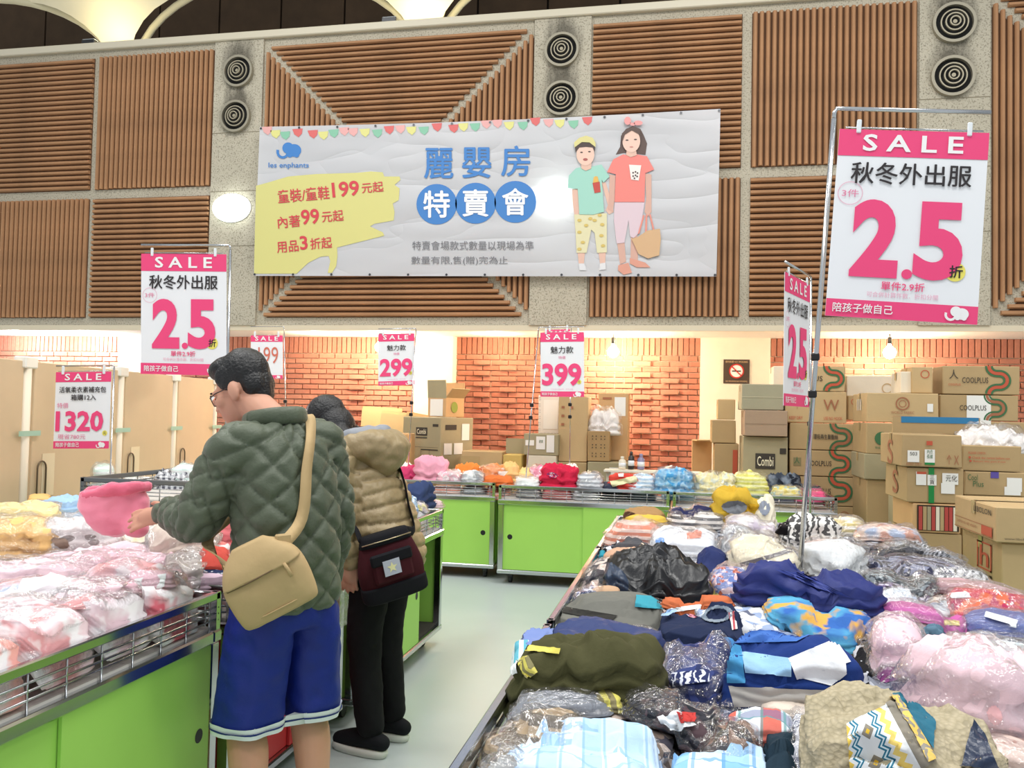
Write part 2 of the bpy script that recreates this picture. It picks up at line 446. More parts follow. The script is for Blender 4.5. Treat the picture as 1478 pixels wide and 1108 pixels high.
proj = [ony(px, 560, BY).x for px in (523, 706, 740, 916, 963)]
for r_ in range(rows):
    z = ztop - (r_+1)*(BH+JT) + JT
    off = (r_ % 2)*(BL+JT)/2
    for k in range(int(20/(BL+JT))):
        x = -12.6 + off + k*(BL+JT)
        if any(x > a-.02 and x+BL < b+.02 for a, b in PIL): continue
        yo = 0.0
        for q, pxx in enumerate(proj):
            if x <= pxx < x+BL+JT and (r_ % 2 == q % 2) and r_ > 0: yo = -.045
        cand.append((x, z, yo, 0))
for k in range(int(20/(BH+JT))):
    x = -12.6 + k*(BH+JT)
    if any(x > a-.02 and x+BH < b+.02 for a, b in PIL): continue
    cand.append((x, ztop+JT, 0, 1))
def vis(cc):
    x, z, yo, so = cc
    if so or z < 1.06: return 9
    return abs(x+1.15) if -2.3 < x < .05 else 3 + abs(x+1.15)*.2
cand.sort(key=vis)
for i, (x, z, yo, so) in enumerate(cand):
    if i < 298: share('brick', _BM, brickwall, (x, BY + yo + rr.uniform(-.003, .003), z))
    else:
        src = _HB if so else _BM
        rest.add([(v.co.x+x, v.co.y+BY+yo, v.co.z+z) for v in src.vertices], [tuple(p.vertices) for p in src.polygons])
o = rest.build('brick_courses', BRICKM, brickwall); o['kind'] = 'stuff'
for i, (a, b) in enumerate(PIL[1:]):
    d = (.12, .2, .05)[i]
    struct(boxo('trim_%d' % trim_n[0], (a, BY-d, 0), (b, BY+.02, SOF-.005), CREAM if i else WHITEPAINT)); trim_n[0] += 1

# bare bulbs and small downlights in the alcove
BULB = flat('bulb_glass', '#fff3da', .2, emit=40.0)
def bulb(px, py, Y, label, power=50):
    p = ony(px, py, Y); e = empty('light_bulb', (p.x, p.y, SOF-.005)); tag(e, label, 'light bulb', 'bare bulbs under the alcove ceiling')
    h = SOF - .005 - p.z
    V, F = lathe_geo([(.012, -h+.105), (.02, -h+.07), (.055, -h+.03), (.068, -h), (.06, -h-.035), (.035, -h-.062), (.003, -h-.072)], 20); mesh_obj('glass', V, F, BULB, e, True)
    V, F = lathe_geo([(.02, -h+.16), (.022, -h+.1), (.016, -h+.085)], 14); mesh_obj('socket', V, F, BLACK, e, True)
    tube('cord', [(0, 0, 0), (0, 0, -h+.15)], .005, BLACK, e, 6)
    l = bpy.data.lights.new('bulb_light', 'POINT'); l.energy = power; l.color = (1, .84, .62); l.shadow_soft_size = .06
    lo = bpy.data.objects.new('bulb_light', l); link(lo, e); lo.location = (0, -.02, -h-.14)
bulb(885, 507, 9.75, 'bare glowing bulb hanging right of the 399 sale sign')
bulb(1284, 508, 9.75, 'bare glowing bulb hanging above the stacked cartons')
bulb(549, 500, 9.75, 'bare glowing bulb partly behind the 299 sale sign')
DL = flat('downlight_glow', '#fff4dd', .4, emit=9.0)
for (px, py, lab, col) in ((905, 482, 'small round downlight in the alcove ceiling near the middle bulb', (1, .8, .5)), (715, 482, 'small round downlight in the alcove ceiling behind the concrete pier', (1, .82, .55)), (120, 481, 'small round downlight in the alcove ceiling above the board partition', (.95, .97, 1)), (20, 480, 'small round downlight in the alcove ceiling at the left edge', (.95, .97, 1)), (455, 481, 'small round downlight in the alcove ceiling above the bent woman', (1, .85, .6))):
    p = onz(px, py, SOF-.01); e = tag(empty('downlight', (p.x, min(max(p.y, 9.45), 10.0), SOF-.005)), lab, 'ceiling light', 'alcove downlights')
    V, F = lathe_geo([(.085, -.012), (.085, 0)], 20); mesh_obj('trim_ring', V, F, WHITEPAINT, e)
    V, F = lathe_geo([(.065, -.016), (.065, -.004)], 20); mesh_obj('lens', V, F, DL, e)
    l = bpy.data.lights.new('downlight_lamp', 'POINT'); l.energy = 55 if px < 300 else 16; l.color = col; l.shadow_soft_size = .05
    lo = bpy.data.objects.new('downlight_lamp', l); link(lo, e); lo.location = (0, 0, -.1)
# ================================================================ banner (print is traced on the banner's own plane)
BNY = WY-.115
def bdisp(x, z): return 0.0
def bpt(px, py, lay=0):
    p = ony(px, py, BNY); return Vector((p.x, BNY + bdisp(p.x, p.z) - .0045*lay, p.z))
banner = tag(empty('banner', bpt(702, 280)), 'wide white vinyl banner with blue lettering and two printed children', 'banner')
BO = banner.location.copy()
t = NT('banner_vinyl'); v = t.coord(); t.color('#d9dade')
t.b.inputs['Roughness'].default_value = .38
n1 = t.noise(t.coord(scale=(.6, 1, 1.5), rot=(0, .7, 0)), .9, 2, .4); n2 = t.noise(t.coord(scale=(.5, 1, 2.0), rot=(0, -.6, 0)), 1.4, 1, .4)
cr_ = t.math('ABSOLUTE', t.math('SUBTRACT', n1, .5)); cr2 = t.math('ABSOLUTE', t.math('SUBTRACT', n2, .5))
t.bump(t.math('ADD', t.math('POWER', cr_, .7), t.math('MULTIPLY', t.math('POWER', cr2, .7), .7)), .4, .12)
tr = t.n('ShaderNodeBsdfTranslucent'); tr.inputs[0].default_value = (.9, .9, .92, 1)
mx = t.n('ShaderNodeMixShader'); mx.inputs[0].default_value = .22; t.l(t.b.outputs[0], mx.inputs[1]); t.l(tr.outputs[0], mx.inputs[2]); t.l(mx.outputs[0], t.out.inputs[0]); VINYL = t.m
V, F = [], []; NU, NVV = 60, 24
for j in range(NVV+1):
    for i in range(NU+1):
        u, q = i/NU, j/NVV
        px = (375+665*u)*(1-q) + (366+668*u)*q; py = (183-26*u)*(1-q) + (398+1*u)*q + 4*math.sin(math.pi*u)*(1-q)
        V.append(bpt(px, py) - BO)
for j in range(NVV):
    for i in range(NU):
        a = j*(NU+1)+i; F.append((a, a+NU+1, a+NU+2, a+1))
sheet = mesh_obj('vinyl_sheet', V, F, VINYL, banner, True)
def bprint(name, polys, col, lay=1, rough=.5):
    for poly in polys:
        a = Acc(); a.add([bpt(x, y, lay)-BO for x, y in poly], [tuple(range(len(poly)))]); a.build(name, flat('print_'+col.strip('#'), col, rough), banner)
def Z(off, s, pts): return [(off[0]+x/s, off[1]+y/s) for x, y in pts]
def ell(cx, cy, rx, ry, n=22): return [(cx+rx*math.cos(2*math.pi*k/n), cy+ry*math.sin(2*math.pi*k/n)) for k in range(n)]
def zl(p): return Z((360, 150), 4.103, p)
def zr(p): return Z((700, 150), 4.103, p)
bprint('yellow_brush_print', [zl([(40, 485), (130, 460), (230, 430), (400, 415), (640, 408), (720, 400), (790, 405), (800, 430), (890, 430), (895, 450), (860, 480), (890, 500), (885, 570), (850, 590), (860, 640), (855, 690), (740, 710), (715, 725), (790, 760), (800, 780), (720, 800), (600, 830), (520, 850), (522, 900), (515, 960), (490, 1000), (465, 1000), (480, 930), (470, 900), (420, 905), (350, 940), (280, 1005), (28, 1005)])], '#d6d084')
def btext(acc, body, px, py, wpx, hpx, bold=0., lay=2, rot=0.):
    put_text(acc, body, px, -py, wpx, hpx, 'c', bold, rot=rot, fn=lambda p: tuple(bpt(p[0], -p[1], lay)-BO))
s5 = math.radians(5)
for args in (('童裝/童鞋', 438.6, 281, 74, 19), ('199', 499, 273, 39, 22), ('元起', 538, 270.5, 31, 15), ('內著', 417.5, 320, 32, 17), ('99', 448, 313, 26, 22), ('元起', 480.5, 312, 31, 16), ('用品', 415.6, 356, 31, 16), ('3', 438.7, 350.5, 11, 20), ('折起', 463.8, 351, 31, 16)):
    a = Acc(); btext(a, *args, bold=.008 if not args[0][0].isdigit() else .02, rot=s5); a.build('lettering', flat('print_red', '#d2414c', .5), banner)
a = Acc(); a2 = Acc()
for ch, px, py in (('麗', 633.5, 236), ('嬰', 688.5, 235), ('房', 744.5, 232.5)): b1 = Acc(); btext(b1, ch, px, py, 41, 43, .012); b1.build('lettering', flat('print_blue', '#3f7fc4', .5), banner)
a2 = Acc()
for px, py, r, ch in ((630.5, 294.8, 29.2, '特'), (686.6, 293.3, 29.5, '賣'), (743.9, 291.4, 30.2, '會')):
    b1 = Acc(); b1.add([bpt(x, y, 1)-BO for x, y in ell(px, py, r, r, 40)], [tuple(range(40))]); b1.build('blue_disc_print', flat('print_blue', '#3f7fc4', .5), banner); b1 = Acc(); btext(b1, ch, px, py, 37, 38, .014); b1.build('lettering', WHITE, banner)
put = btext; btext(a, 'les enphants', 417, 239.5, 58, 9.5, .01)
a.build('lettering', flat('print_blue', '#3f7fc4', .5), banner)
a = Acc(); btext(a, '特賣會場款式數量以現場為準', 683, 354.5, 175, 13); btext(a, '數量有限,售(贈)完為止', 663.5, 376.5, 139, 13)
a.build('lettering', flat('print_grey', '#77777c', .6), banner)
def elephant(acc, fn, cx, cy, s):
    """head with ear, trunk curled up at the left; s = width"""
    for e in (ell(cx+.20*s, cy+.02*s, .30*s, .27*s), ell(cx-.06*s, cy-.08*s, .24*s, .24*s), ell(cx+.02*s, cy+.2*s, .13*s, .12*s), ell(cx+.3*s, cy+.2*s, .12*s, .12*s)):
        ke = len(acc.V)*.00002; acc.add([Vector(fn(p))+Vector((0, -ke, 0)) for p in e], [tuple(range(len(e)))])
    pts = [(cx-.2*s + .22*s*math.cos(th)-.08*s, cy+.08*s + .24*s*math.sin(th)) for th in [math.radians(d) for d in range(20, 215, 15)]]
    for i in range(len(pts)-1):
        (x0, y0), (x1, y1) = pts[i], pts[i+1]; L = math.hypot(x1-x0, y1-y0); nx, ny = -(y1-y0)/L*.055*s, (x1-x0)/L*.055*s
        ke = len(acc.V)*.00002; acc.add([Vector(fn(p))+Vector((0, -ke, 0)) for p in ((x0+nx, y0+ny), (x1+nx, y1+ny), (x1-nx, y1-ny), (x0-nx, y0-ny))], [(0, 1, 2, 3)])
a = Acc(); elephant(a, lambda p: bpt(p[0], p[1], 1)-BO, 418, 216.5, 34); a.build('elephant_emblem', flat('print_blue', '#3f7fc4', .5), banner)
flags = {'y': [], 'g': [], 'r': [], 'p': []}
for px, py, c in ((386, 188, 'p'), (398, 193, 'y'), (412, 195, 'g'), (430, 191, 'r'), (452, 193, 'r'), (467, 195, 'y'), (482, 192, 'g'), (497, 189, 'p'), (510, 190, 'p'), (527, 191, 'y'), (545, 192, 'g'), (562, 187, 'r'), (578, 186, 'p'), (594, 188, 'y'), (612, 188, 'g'), (631, 183, 'r'), (655, 185, 'r'), (669, 183, 'y'), (686, 183, 'g'), (702, 179, 'p'), (718, 178, 'p'), (735, 181, 'y'), (755, 181, 'g'), (773, 175, 'r'), (792, 177, 'p'), (808, 178, 'y'), (828, 179, 'g'), (848, 174, 'r')):
    flags[c].append([(px-8, py-4.5), (px+7, py-5.5), (px+6, py+2), (px+1, py+7), (px-5, py+3)])
for c, col in (('y', '#dcd888'), ('g', '#86bfa2'), ('r', '#d86a68'), ('p', '#e3a9a6')): bprint('bunting_print', flags[c], col)
SKINP, HAIRP = '#e0b8a6', '#4a3b38'
bprint('boy_arm_print', [zr([(515, 505), (555, 500), (562, 600), (555, 668), (530, 660), (518, 580)]), zr([(690, 460), (715, 465), (755, 590), (762, 640), (735, 655), (715, 630), (728, 600)])], SKINP, 1)
bprint('boy_leg_print', [zr([(548, 878), (592, 878), (586, 950), (556, 945)]), zr([(672, 878), (716, 878), (712, 945), (682, 948)])], SKINP, 1)
bprint('boy_shoe_print', [zr([(555, 945), (590, 945), (602, 985), (560, 985)]), zr([(680, 945), (714, 940), (716, 980), (678, 985)])], '#dcdcde', 2)
bprint('boy_shorts_print', [zr([(528, 655), (722, 648), (722, 880), (664, 882), (650, 765), (630, 745), (602, 882), (543, 882), (538, 770)])], '#ddd6ae', 2)
bprint('boy_shorts_spot_print', [zr(ell(x, y, 13, 9, 10)) for x, y in ((560, 690), (600, 720), (650, 690), (695, 715), (560, 760), (580, 820), (690, 780), (700, 840), (560, 860), (625, 680), (680, 660))], '#d3b968', 3)
bprint('boy_shirt_print', [zr([(490, 500), (498, 425), (540, 382), (575, 375), (600, 398), (635, 372), (690, 360), (738, 432), (702, 468), (692, 450), (706, 640), (640, 657), (560, 655), (550, 505)])], '#9fd0c0', 3)
bprint('boy_face_print', [zr(ell(596, 302, 53, 66))], '#e8c4b2', 4.6); bprint('boy_neck_print', [zr([(570, 350), (632, 350), (630, 385), (598, 398), (572, 385)])], '#dfb8a5', 4)
bprint('boy_hair_print', [zr([(538, 292), (534, 252), (575, 226), (625, 228), (654, 255), (652, 290), (640, 262), (600, 258), (560, 262)])], HAIRP, 5)
bprint('boy_cap_print', [zr([(532, 262), (530, 232), (560, 205), (600, 192), (640, 205), (656, 235), (656, 260), (620, 232), (575, 230), (548, 250)])], '#d8cf8d', 6)
bprint('boy_mouth_print', [zr(ell(596, 332, 14, 8))], '#a85a55', 5); bprint('boy_eye_print', [zr(ell(573, 290, 8, 4)), zr(ell(620, 286, 8, 4))], '#4a3b3a', 5)
bprint('boy_pocket_print', [zr([(638, 470), (680, 462), (686, 524), (650, 530)])], '#c04a41', 4)
bprint('boy_fries_print', [zr([(640, 470), (645, 436), (655, 430), (668, 432), (676, 464)])], '#e0b25a', 4)
bprint('girl_hair_print', [zr([(775, 300), (800, 255), (806, 190), (835, 148), (875, 132), (920, 148), (940, 185), (960, 235), (950, 302), (900, 295), (820, 290)])], '#5a4640', 1)
bprint('girl_arm_print', [zr([(738, 418), (772, 425), (768, 560), (757, 640), (727, 625), (736, 540)]), zr([(948, 412), (986, 418), (986, 560), (986, 640), (965, 668), (945, 640), (955, 560)])], '#d3a898', 1.5)
bprint('girl_leg_print', [zr([(782, 815), (826, 815), (836, 935), (800, 950)]), zr([(864, 790), (902, 775), (906, 925), (862, 925)])], '#d3a898', 1)
bprint('girl_trousers_print', [zr([(768, 582), (946, 578), (918, 760), (880, 795), (860, 785), (850, 690), (826, 822), (780, 828), (764, 690)])], '#d9c3cb', 2)
bprint('girl_shirt_print', [zr([(760, 330), (820, 300), (860, 312), (900, 300), (960, 312), (1002, 390), (950, 412), (945, 582), (768, 582), (775, 418), (724, 405)])], '#e8837a', 3)
bprint('girl_cup_print', [zr([(853, 362), (926, 366), (911, 456), (866, 450)])], '#efe6e0', 4)
bprint('girl_cup_dot_print', [zr(ell(x, y, 5, 5, 8)) for x, y in ((878, 410), (892, 405), (904, 412), (878, 430), (892, 425), (902, 432), (886, 443))], '#3f3334', 5)
bprint('girl_face_print', [zr(ell(867, 222, 53, 68))], '#e6c3b2', 4.6); bprint('girl_neck_print', [zr([(840, 275), (895, 275), (900, 306), (862, 318), (836, 304)])], '#dcb5a3', 4)
bprint('girl_eye_print', [zr(ell(842, 218, 9, 4)), zr(ell(892, 214, 9, 4))], '#4a3b3a', 5); bprint('girl_mouth_print', [zr(ell(868, 258, 11, 4))], '#c98a80', 5)
bprint('girl_fringe_print', [zr([(812, 235), (812, 180), (840, 150), (880, 138), (918, 155), (925, 220), (915, 185), (870, 160), (830, 185)])], '#5a4640', 6)
bprint('girl_bow_print', [zr(ell(846, 105, 20, 24)), zr(ell(908, 118, 26, 14)), zr([(860, 115), (890, 118), (885, 135), (862, 132)])], '#e79a98', 7)
bprint('girl_shoe_print', [zr([(790, 955), (850, 940), (870, 1000), (822, 1012), (788, 985)]), zr([(858, 912), (950, 940), (980, 968), (900, 968), (858, 945)])], '#d99a86', 2)
bprint('basket_handle_print', [zr([(936, 660), (946, 660), (915, 770), (905, 770)]), zr([(952, 660), (962, 655), (960, 760), (948, 760)]), zr([(972, 655), (982, 655), (1005, 750), (995, 750)])], '#e08f80', 3)
bprint('basket_print', [zr([(868, 800), (905, 790), (960, 752), (1036, 740), (1042, 800), (1032, 898), (965, 916), (910, 890)])], '#d1ab82', 4)
# eyelets along the hem
EY = flat('eyelet', '#55565a', .3, .8)
for k in range(13):
    u = k/12
    for (px, py) in ((377+661*u, 185.5-25.5*u + 4*math.sin(math.pi*u)), (368+664*u, 396+1*u)):
        V, F = disc_geo(.014, 8); p = bpt(px, py, 2)-BO; mesh_obj('eyelet', [(p.x+a, p.y, p.z+b) for a, b, c in V], F, EY, banner)

# ================================================================ sale signs on chrome stands
BLUSH = flat('sign_paper', '#eef0f4', .5)
CLEAR = flat('clear_clip', '#e8eef2', .1)
def sale_sign(label, corner, wv, hv, W, pole_base, side, lines, arm_h=.05, pole_r=.009, small=False):
    """corner: world point of the placard's top-left; wv/hv: unit vectors along its width and up; W: width in m; the local placard is 1.0 wide"""
    wv, hv = Vector(wv).normalized(), Vector(hv).normalized(); nv = wv.cross(hv).normalized()      # nv faces away; front is -nv... checked below
    if nv.dot(CAM-corner) < 0: nv = -nv
    root = empty('sale_sign', pole_base); tag(root, label, 'sale sign', 'hanging sale signs'); O = Vector(pole_base)
    def P(u, q, lay=0): return corner + wv*(u*W) + hv*(-q*W) + nv*(.0016*lay) - O
    Hq = lines['h']
    def quad(name, u0, u1, q0, q1, lay, mat, parent):
        return mesh_obj(name, [P(u0, q0, lay), P(u1, q0, lay), P(u1, q1, lay), P(u0, q1, lay)], [(0, 1, 2, 3)], mat, parent)
    pl = mesh_obj('placard', [P(0, 0, 0), P(1, 0, 0), P(1, Hq, 0), P(0, Hq, 0), P(0, 0, -2), P(1, 0, -2), P(1, Hq, -2), P(0, Hq, -2)], [(0, 1, 2, 3), (4, 5, 6, 7), (0, 1, 5, 4), (1, 2, 6, 5), (2, 3, 7, 6), (3, 0, 4, 7)], BLUSH, root)
    hh = lines.get('head', .19)
    quad('header_band', 0, 1, 0, hh, 1, PINK, pl)
    if lines.get('foot'): quad('footer_band', 0, 1, Hq-lines['foot'], Hq, 1, PINK, pl)
    accs = {}
    for (body, u, q, w_, h_, bold, mk) in lines['t']:
        a = accs.setdefault((mk, len(accs)), Acc())
        put_text(a, body, u, -q, w_, h_, 'c', bold, fn=lambda p: tuple(P(p[0], -p[1], 3)), spacing=1.0)
    MK = {'w': WHITE, 'k': INK, 'p': PINK, 'q': PALEPINK, 'r': flat('marker_red', '#d2705c', .6), 'm': flat('mid_pink', '#e27fa2', .6)}
    for (mk, _), a in accs.items(): a.build('lettering', MK[mk], pl)
    for (u, q, r) in lines.get('dots', ()):
        e = ell(u, q, r, r, 24); mesh_obj('yellow_disc', [P(x, y, 2) for x, y in e], [tuple(range(24))], YELLOWDOT, pl)
    for (u, q, r) in lines.get('bubble', ()):
        a = Acc()
        for k in range(28):
            t0, t1 = 2*math.pi*k/28, 2*math.pi*(k+1)/28
            a.add([P(u+rr_*math.cos(tt), q+rr_*math.sin(tt), 2) for rr_, tt in ((r, t0), (r, t1), (r*.95, t1), (r*.95, t0))], [(0, 1, 2, 3)])
        a.build('bubble_outline', PALEPINK, pl)
    if lines.get('logo'):
        a = Acc(); elephant(a, lambda p: P(p[0], p[1], 3), *lines['logo']); a.build('elephant_emblem', WHITE, pl)
    # stand: pole, bent arm, two clips
    up = Vector((0, 0, 1)); s = -1 if side == 'l' else 1
    u_p = -.045 if side == 'l' else 1.045
    toprod = arm_h/W
    a_pt = P(u_p, -toprod*.5); b_pt = P(u_p, -toprod) ; far = P(1.0 if side == 'l' else 0.0, -toprod)
    near = P(u_p + (.05 if side == 'l' else -.05), -toprod)
    base = Vector((0, 0, 0))
    tube('pole', [base, base.lerp(a_pt, .5), a_pt], pole_r, CHROME, root, 8)
    bend = [a_pt + (b_pt-a_pt)*.0, a_pt.lerp(b_pt, .6), b_pt.lerp(near, .3), near, far]
    tube('arm', bend, pole_r*.8, CHROME, root, 8)
    tube('lower_rod', [P(.04 if side == 'l' else .96, -.012), P(.96 if side == 'l' else .04, -.012)], pole_r*.35, CHROME, root, 6)
    for u in (.13, .87):
        bm = bmesh.new(); box(bm, (-.009, -.006, -.028), (.009, .006, .028), .003)
        M = Matrix((wv, nv, hv)).transposed().to_4x4(); M.translation = P(u, -.02/ W*.6, 1); bmesh.ops.transform(bm, matrix=M, verts=bm.verts); bm_obj('clip', bm, CLEAR, root)
    for (f_, nm) in (((.42, 'clamp'), (.5, 'clamp')) if W < .57 or 'edge-on' in label else ()):
        bm = bmesh.new(); c_ = base.lerp(a_pt, f_); box(bm, tuple(c_-Vector((.02, .014, .016))), tuple(c_+Vector((.014, .014, .016))), .005); bm_obj(nm, bm, BLACK, root)
    return root
L25 = dict(h=1.36, head=.195, foot=.125, logo=(.865, 1.29, .15), dots=((.835, 1.0, .068),), bubble=((.105, .47, .085),),
    t=[('S A L E', .5, .097, .67, .125, .02, 'w'), ('秋冬外出服', .5, .32, .8, .155, .01, 'k'), ('3件', .105, .47, .115, .055, .0, 'm'), ('2', .295, .79, .32, .56, .042, 'p'), ('.', .52, 1.035, .07, .07, .03, 'p'), ('5', .715, .79, .32, .56, .042, 'p'), ('折', .84, 1.0, .085, .085, .015, 'k'), ('單件2.9折', .5, 1.125, .285, .06, .008, 'p'), ('可合併計算件數．折扣分開', .5, 1.19, .47, .038, 0, 'q'), ('陪孩子做自己', .245, 1.295, .4, .065, .01, 'w')])
LPR = lambda num: dict(h=1.43, head=.21, foot=.12, logo=(.85, 1.37, .17), dots=((.89, 1.1, .05),),
    t=[('S A L E', .48, .1, .7, .12, .02, 'w'), ('魅力款', .5, .39, .52, .155, .006, 'k'), ('特價', .5, .56, .16, .07, .0, 'm'), (num, .49, .94, .9, .5, .032, 'p'), ('元', .89, 1.1, .05, .05, 0, 'k'), ('可合併計算件數．折扣分開', .5, 1.26, .5, .03, 0, 'q'), ('陪孩子做自己', .22, 1.37, .36, .06, .01, 'w')])
# large sign on the right pile, leaning
Ys = 3.62
tl = ony(1212, 186, Ys); tr_ = ony(1428, 192, Ys+.02); bl = ony(1190, 465, Ys-.05)
pb = onz(1153, 822, .86); 
sale_sign('largest sale sign, 2.5 discount, on a leaning chrome pole at the right', tl, tr_-tl, tl-bl, (tr_-tl).length, Vector((pb.x, pb.y, .80)), 'l', L25, .085, .011)
# its near twin further left
Ys = 5.05
tl = ony(204, 366, Ys); tr_ = ony(327, 367, Ys+.06); bl = ony(203, 535, Ys)
sale_sign('2.5 discount sale sign above the head of the man in the green jacket', tl, tr_-tl, tl-bl, (tr_-tl).length, Vector((tr_.x+.03, Ys+.08, .955)), 'r', L25, .06)
# seen nearly edge-on
Ys = 5.3
tl = ony(1133, 392, Ys-.02); tr_ = Vector((tl.x+.215, tl.y+.54, tl.z)); bl = ony(1131, 578, Ys-.02)
pb = ony(1160, 730, Ys+.55)
sale_sign('sale sign turned almost edge-on beside the chrome pole of the largest sign', tl, tr_-tl, tl-bl, .585, Vector((tr_.x+.02, tr_.y+.03, .80)), 'r', L25, .06)
# refill pack sign
Ys = 4.85
tl = ony(81, 537, Ys); tr_ = ony(161, 536, Ys+.03); bl = ony(77, 642, Ys)
sale_sign('low sale sign priced 1320 in front of the beige boards', tl, tr_-tl, tl-bl, (tr_-tl).length, Vector((tr_.x+.02, Ys+.03, .0)), 'r', dict(h=1.29, head=.17, foot=.125, logo=(.86, 1.225, .15), dots=((.92, 1.03, .045),),
    t=[('S A L E', .5, .085, .66, .115, .02, 'w'), ('活氧柔衣素補充包', .5, .3, .84, .1, .008, 'k'), ('箱購12入', .52, .43, .45, .1, .008, 'k'), ('特價', .15, .565, .2, .09, .0, 'm'), ('1320', .46, .83, .86, .35, .032, 'p'), ('元', .92, 1.03, .05, .05, 0, 'k'), ('現省780元', .33, 1.09, .5, .085, 0, 'm'), ('陪孩子做自己', .26, 1.225, .42, .075, .01, 'w')]), .04, .006)
Ys = 7.95
for num, x0, x1, yt, yb, side, lab in (('299', 546, 598, 482, 570, 'r', 'sale sign priced 299 standing left of the cream pilaster'), ('399', 780, 843, 480, 573, 'l', 'sale sign priced 399 above the red folded garment')):
    tl = ony(x0, yt, Ys); tr_ = ony(x1, yt-1, Ys+(.16 if num == '299' else -.05)); bl = ony(x0, yb, Ys)
    sale_sign(lab, tl, tr_-tl, tl-bl, (tr_-tl).length, Vector(((tr_.x+.02) if side == 'r' else (tl.x-.06), Ys-(.0 if side == 'r' else .3), .87)), side, LPR(num), .05, .006)
tl = ony(789, 476, Ys+.12); tr_ = ony(823, 475, Ys+.14)
sale_sign('small pink sale header peeking over the 399 sale sign', tl, tr_-tl, (0, 0, 1), (tr_-tl).length, Vector((tr_.x+.02, Ys+.14, .87)), 'r', dict(h=1.4, head=.24, t=[('S A L E', .5, .12, .7, .13, .02, 'w')]), .02, .004)
tl = ony(362, 484, 7.9); tr_ = ony(408, 484, 7.93); bl = ony(362, 545, 7.9)
sale_sign('sale sign with handwritten 199 just behind the head of the man', tl, tr_-tl, tl-bl, (tr_-tl).length, Vector((tr_.x+.08, 7.95, .87)), 'r', dict(h=1.31, head=.19, foot=.11, logo=(.86, 1.255, .14), t=[('S A L E', .5, .095, .72, .13, .02, 'w'), ('199', .55, .6, .62, .5, -.004, 'r')]), .09, .005)

# no-smoking plate on the right pilaster
p = ony(1063, 536, BY-.06); e = tag(empty('no_smoking_sign', (p.x, BY-.051, p.z)), 'square dark no smoking plate on the cream pilaster', 'sign')
boxo('plate', (-.147, -.008, -.14), (.147, 0, .14), flat('plate_brown', '#4a3b30', .5), e)
V, F = disc_geo(.085, 28); mesh_obj('white_disc', [(a, -.010, b+.005) for a, b, c in V], F, WHITE, e)
mesh_obj('red_ring', [(x, y*1.0-.010, z+.005) for x, y, z in ring_geo(.07, .085, -.003, 0, 28)[0]], ring_geo(.07, .085, -.003, 0, 28)[1], flat('sign_red', '#c8372c', .5), e)
boxo('cigarette', (-.05, -.0125, -.002), (.05, -.0105, .012), INK, e)
b_ = boxo('red_bar', (-.078, -.0145, -.006), (.078, -.0128, .006), flat('sign_red', '#c8372c', .5), e); b_.rotation_euler = (0, math.radians(45), 0); b_.location = (0, 0, .005)
a = Acc(); put_text(a, '請勿吸煙 NO SMOKING', 0, 0, .25, .026, fn=lambda p: (p[0], -.0095, p[1]+.113)); put_text(a, 'NO SMOKING NO SMOKING', 0, 0, .24, .016, fn=lambda p: (p[0], -.0095, p[1]-.113)); a.build('lettering', flat('plate_gold', '#dcb98c', .5), e)
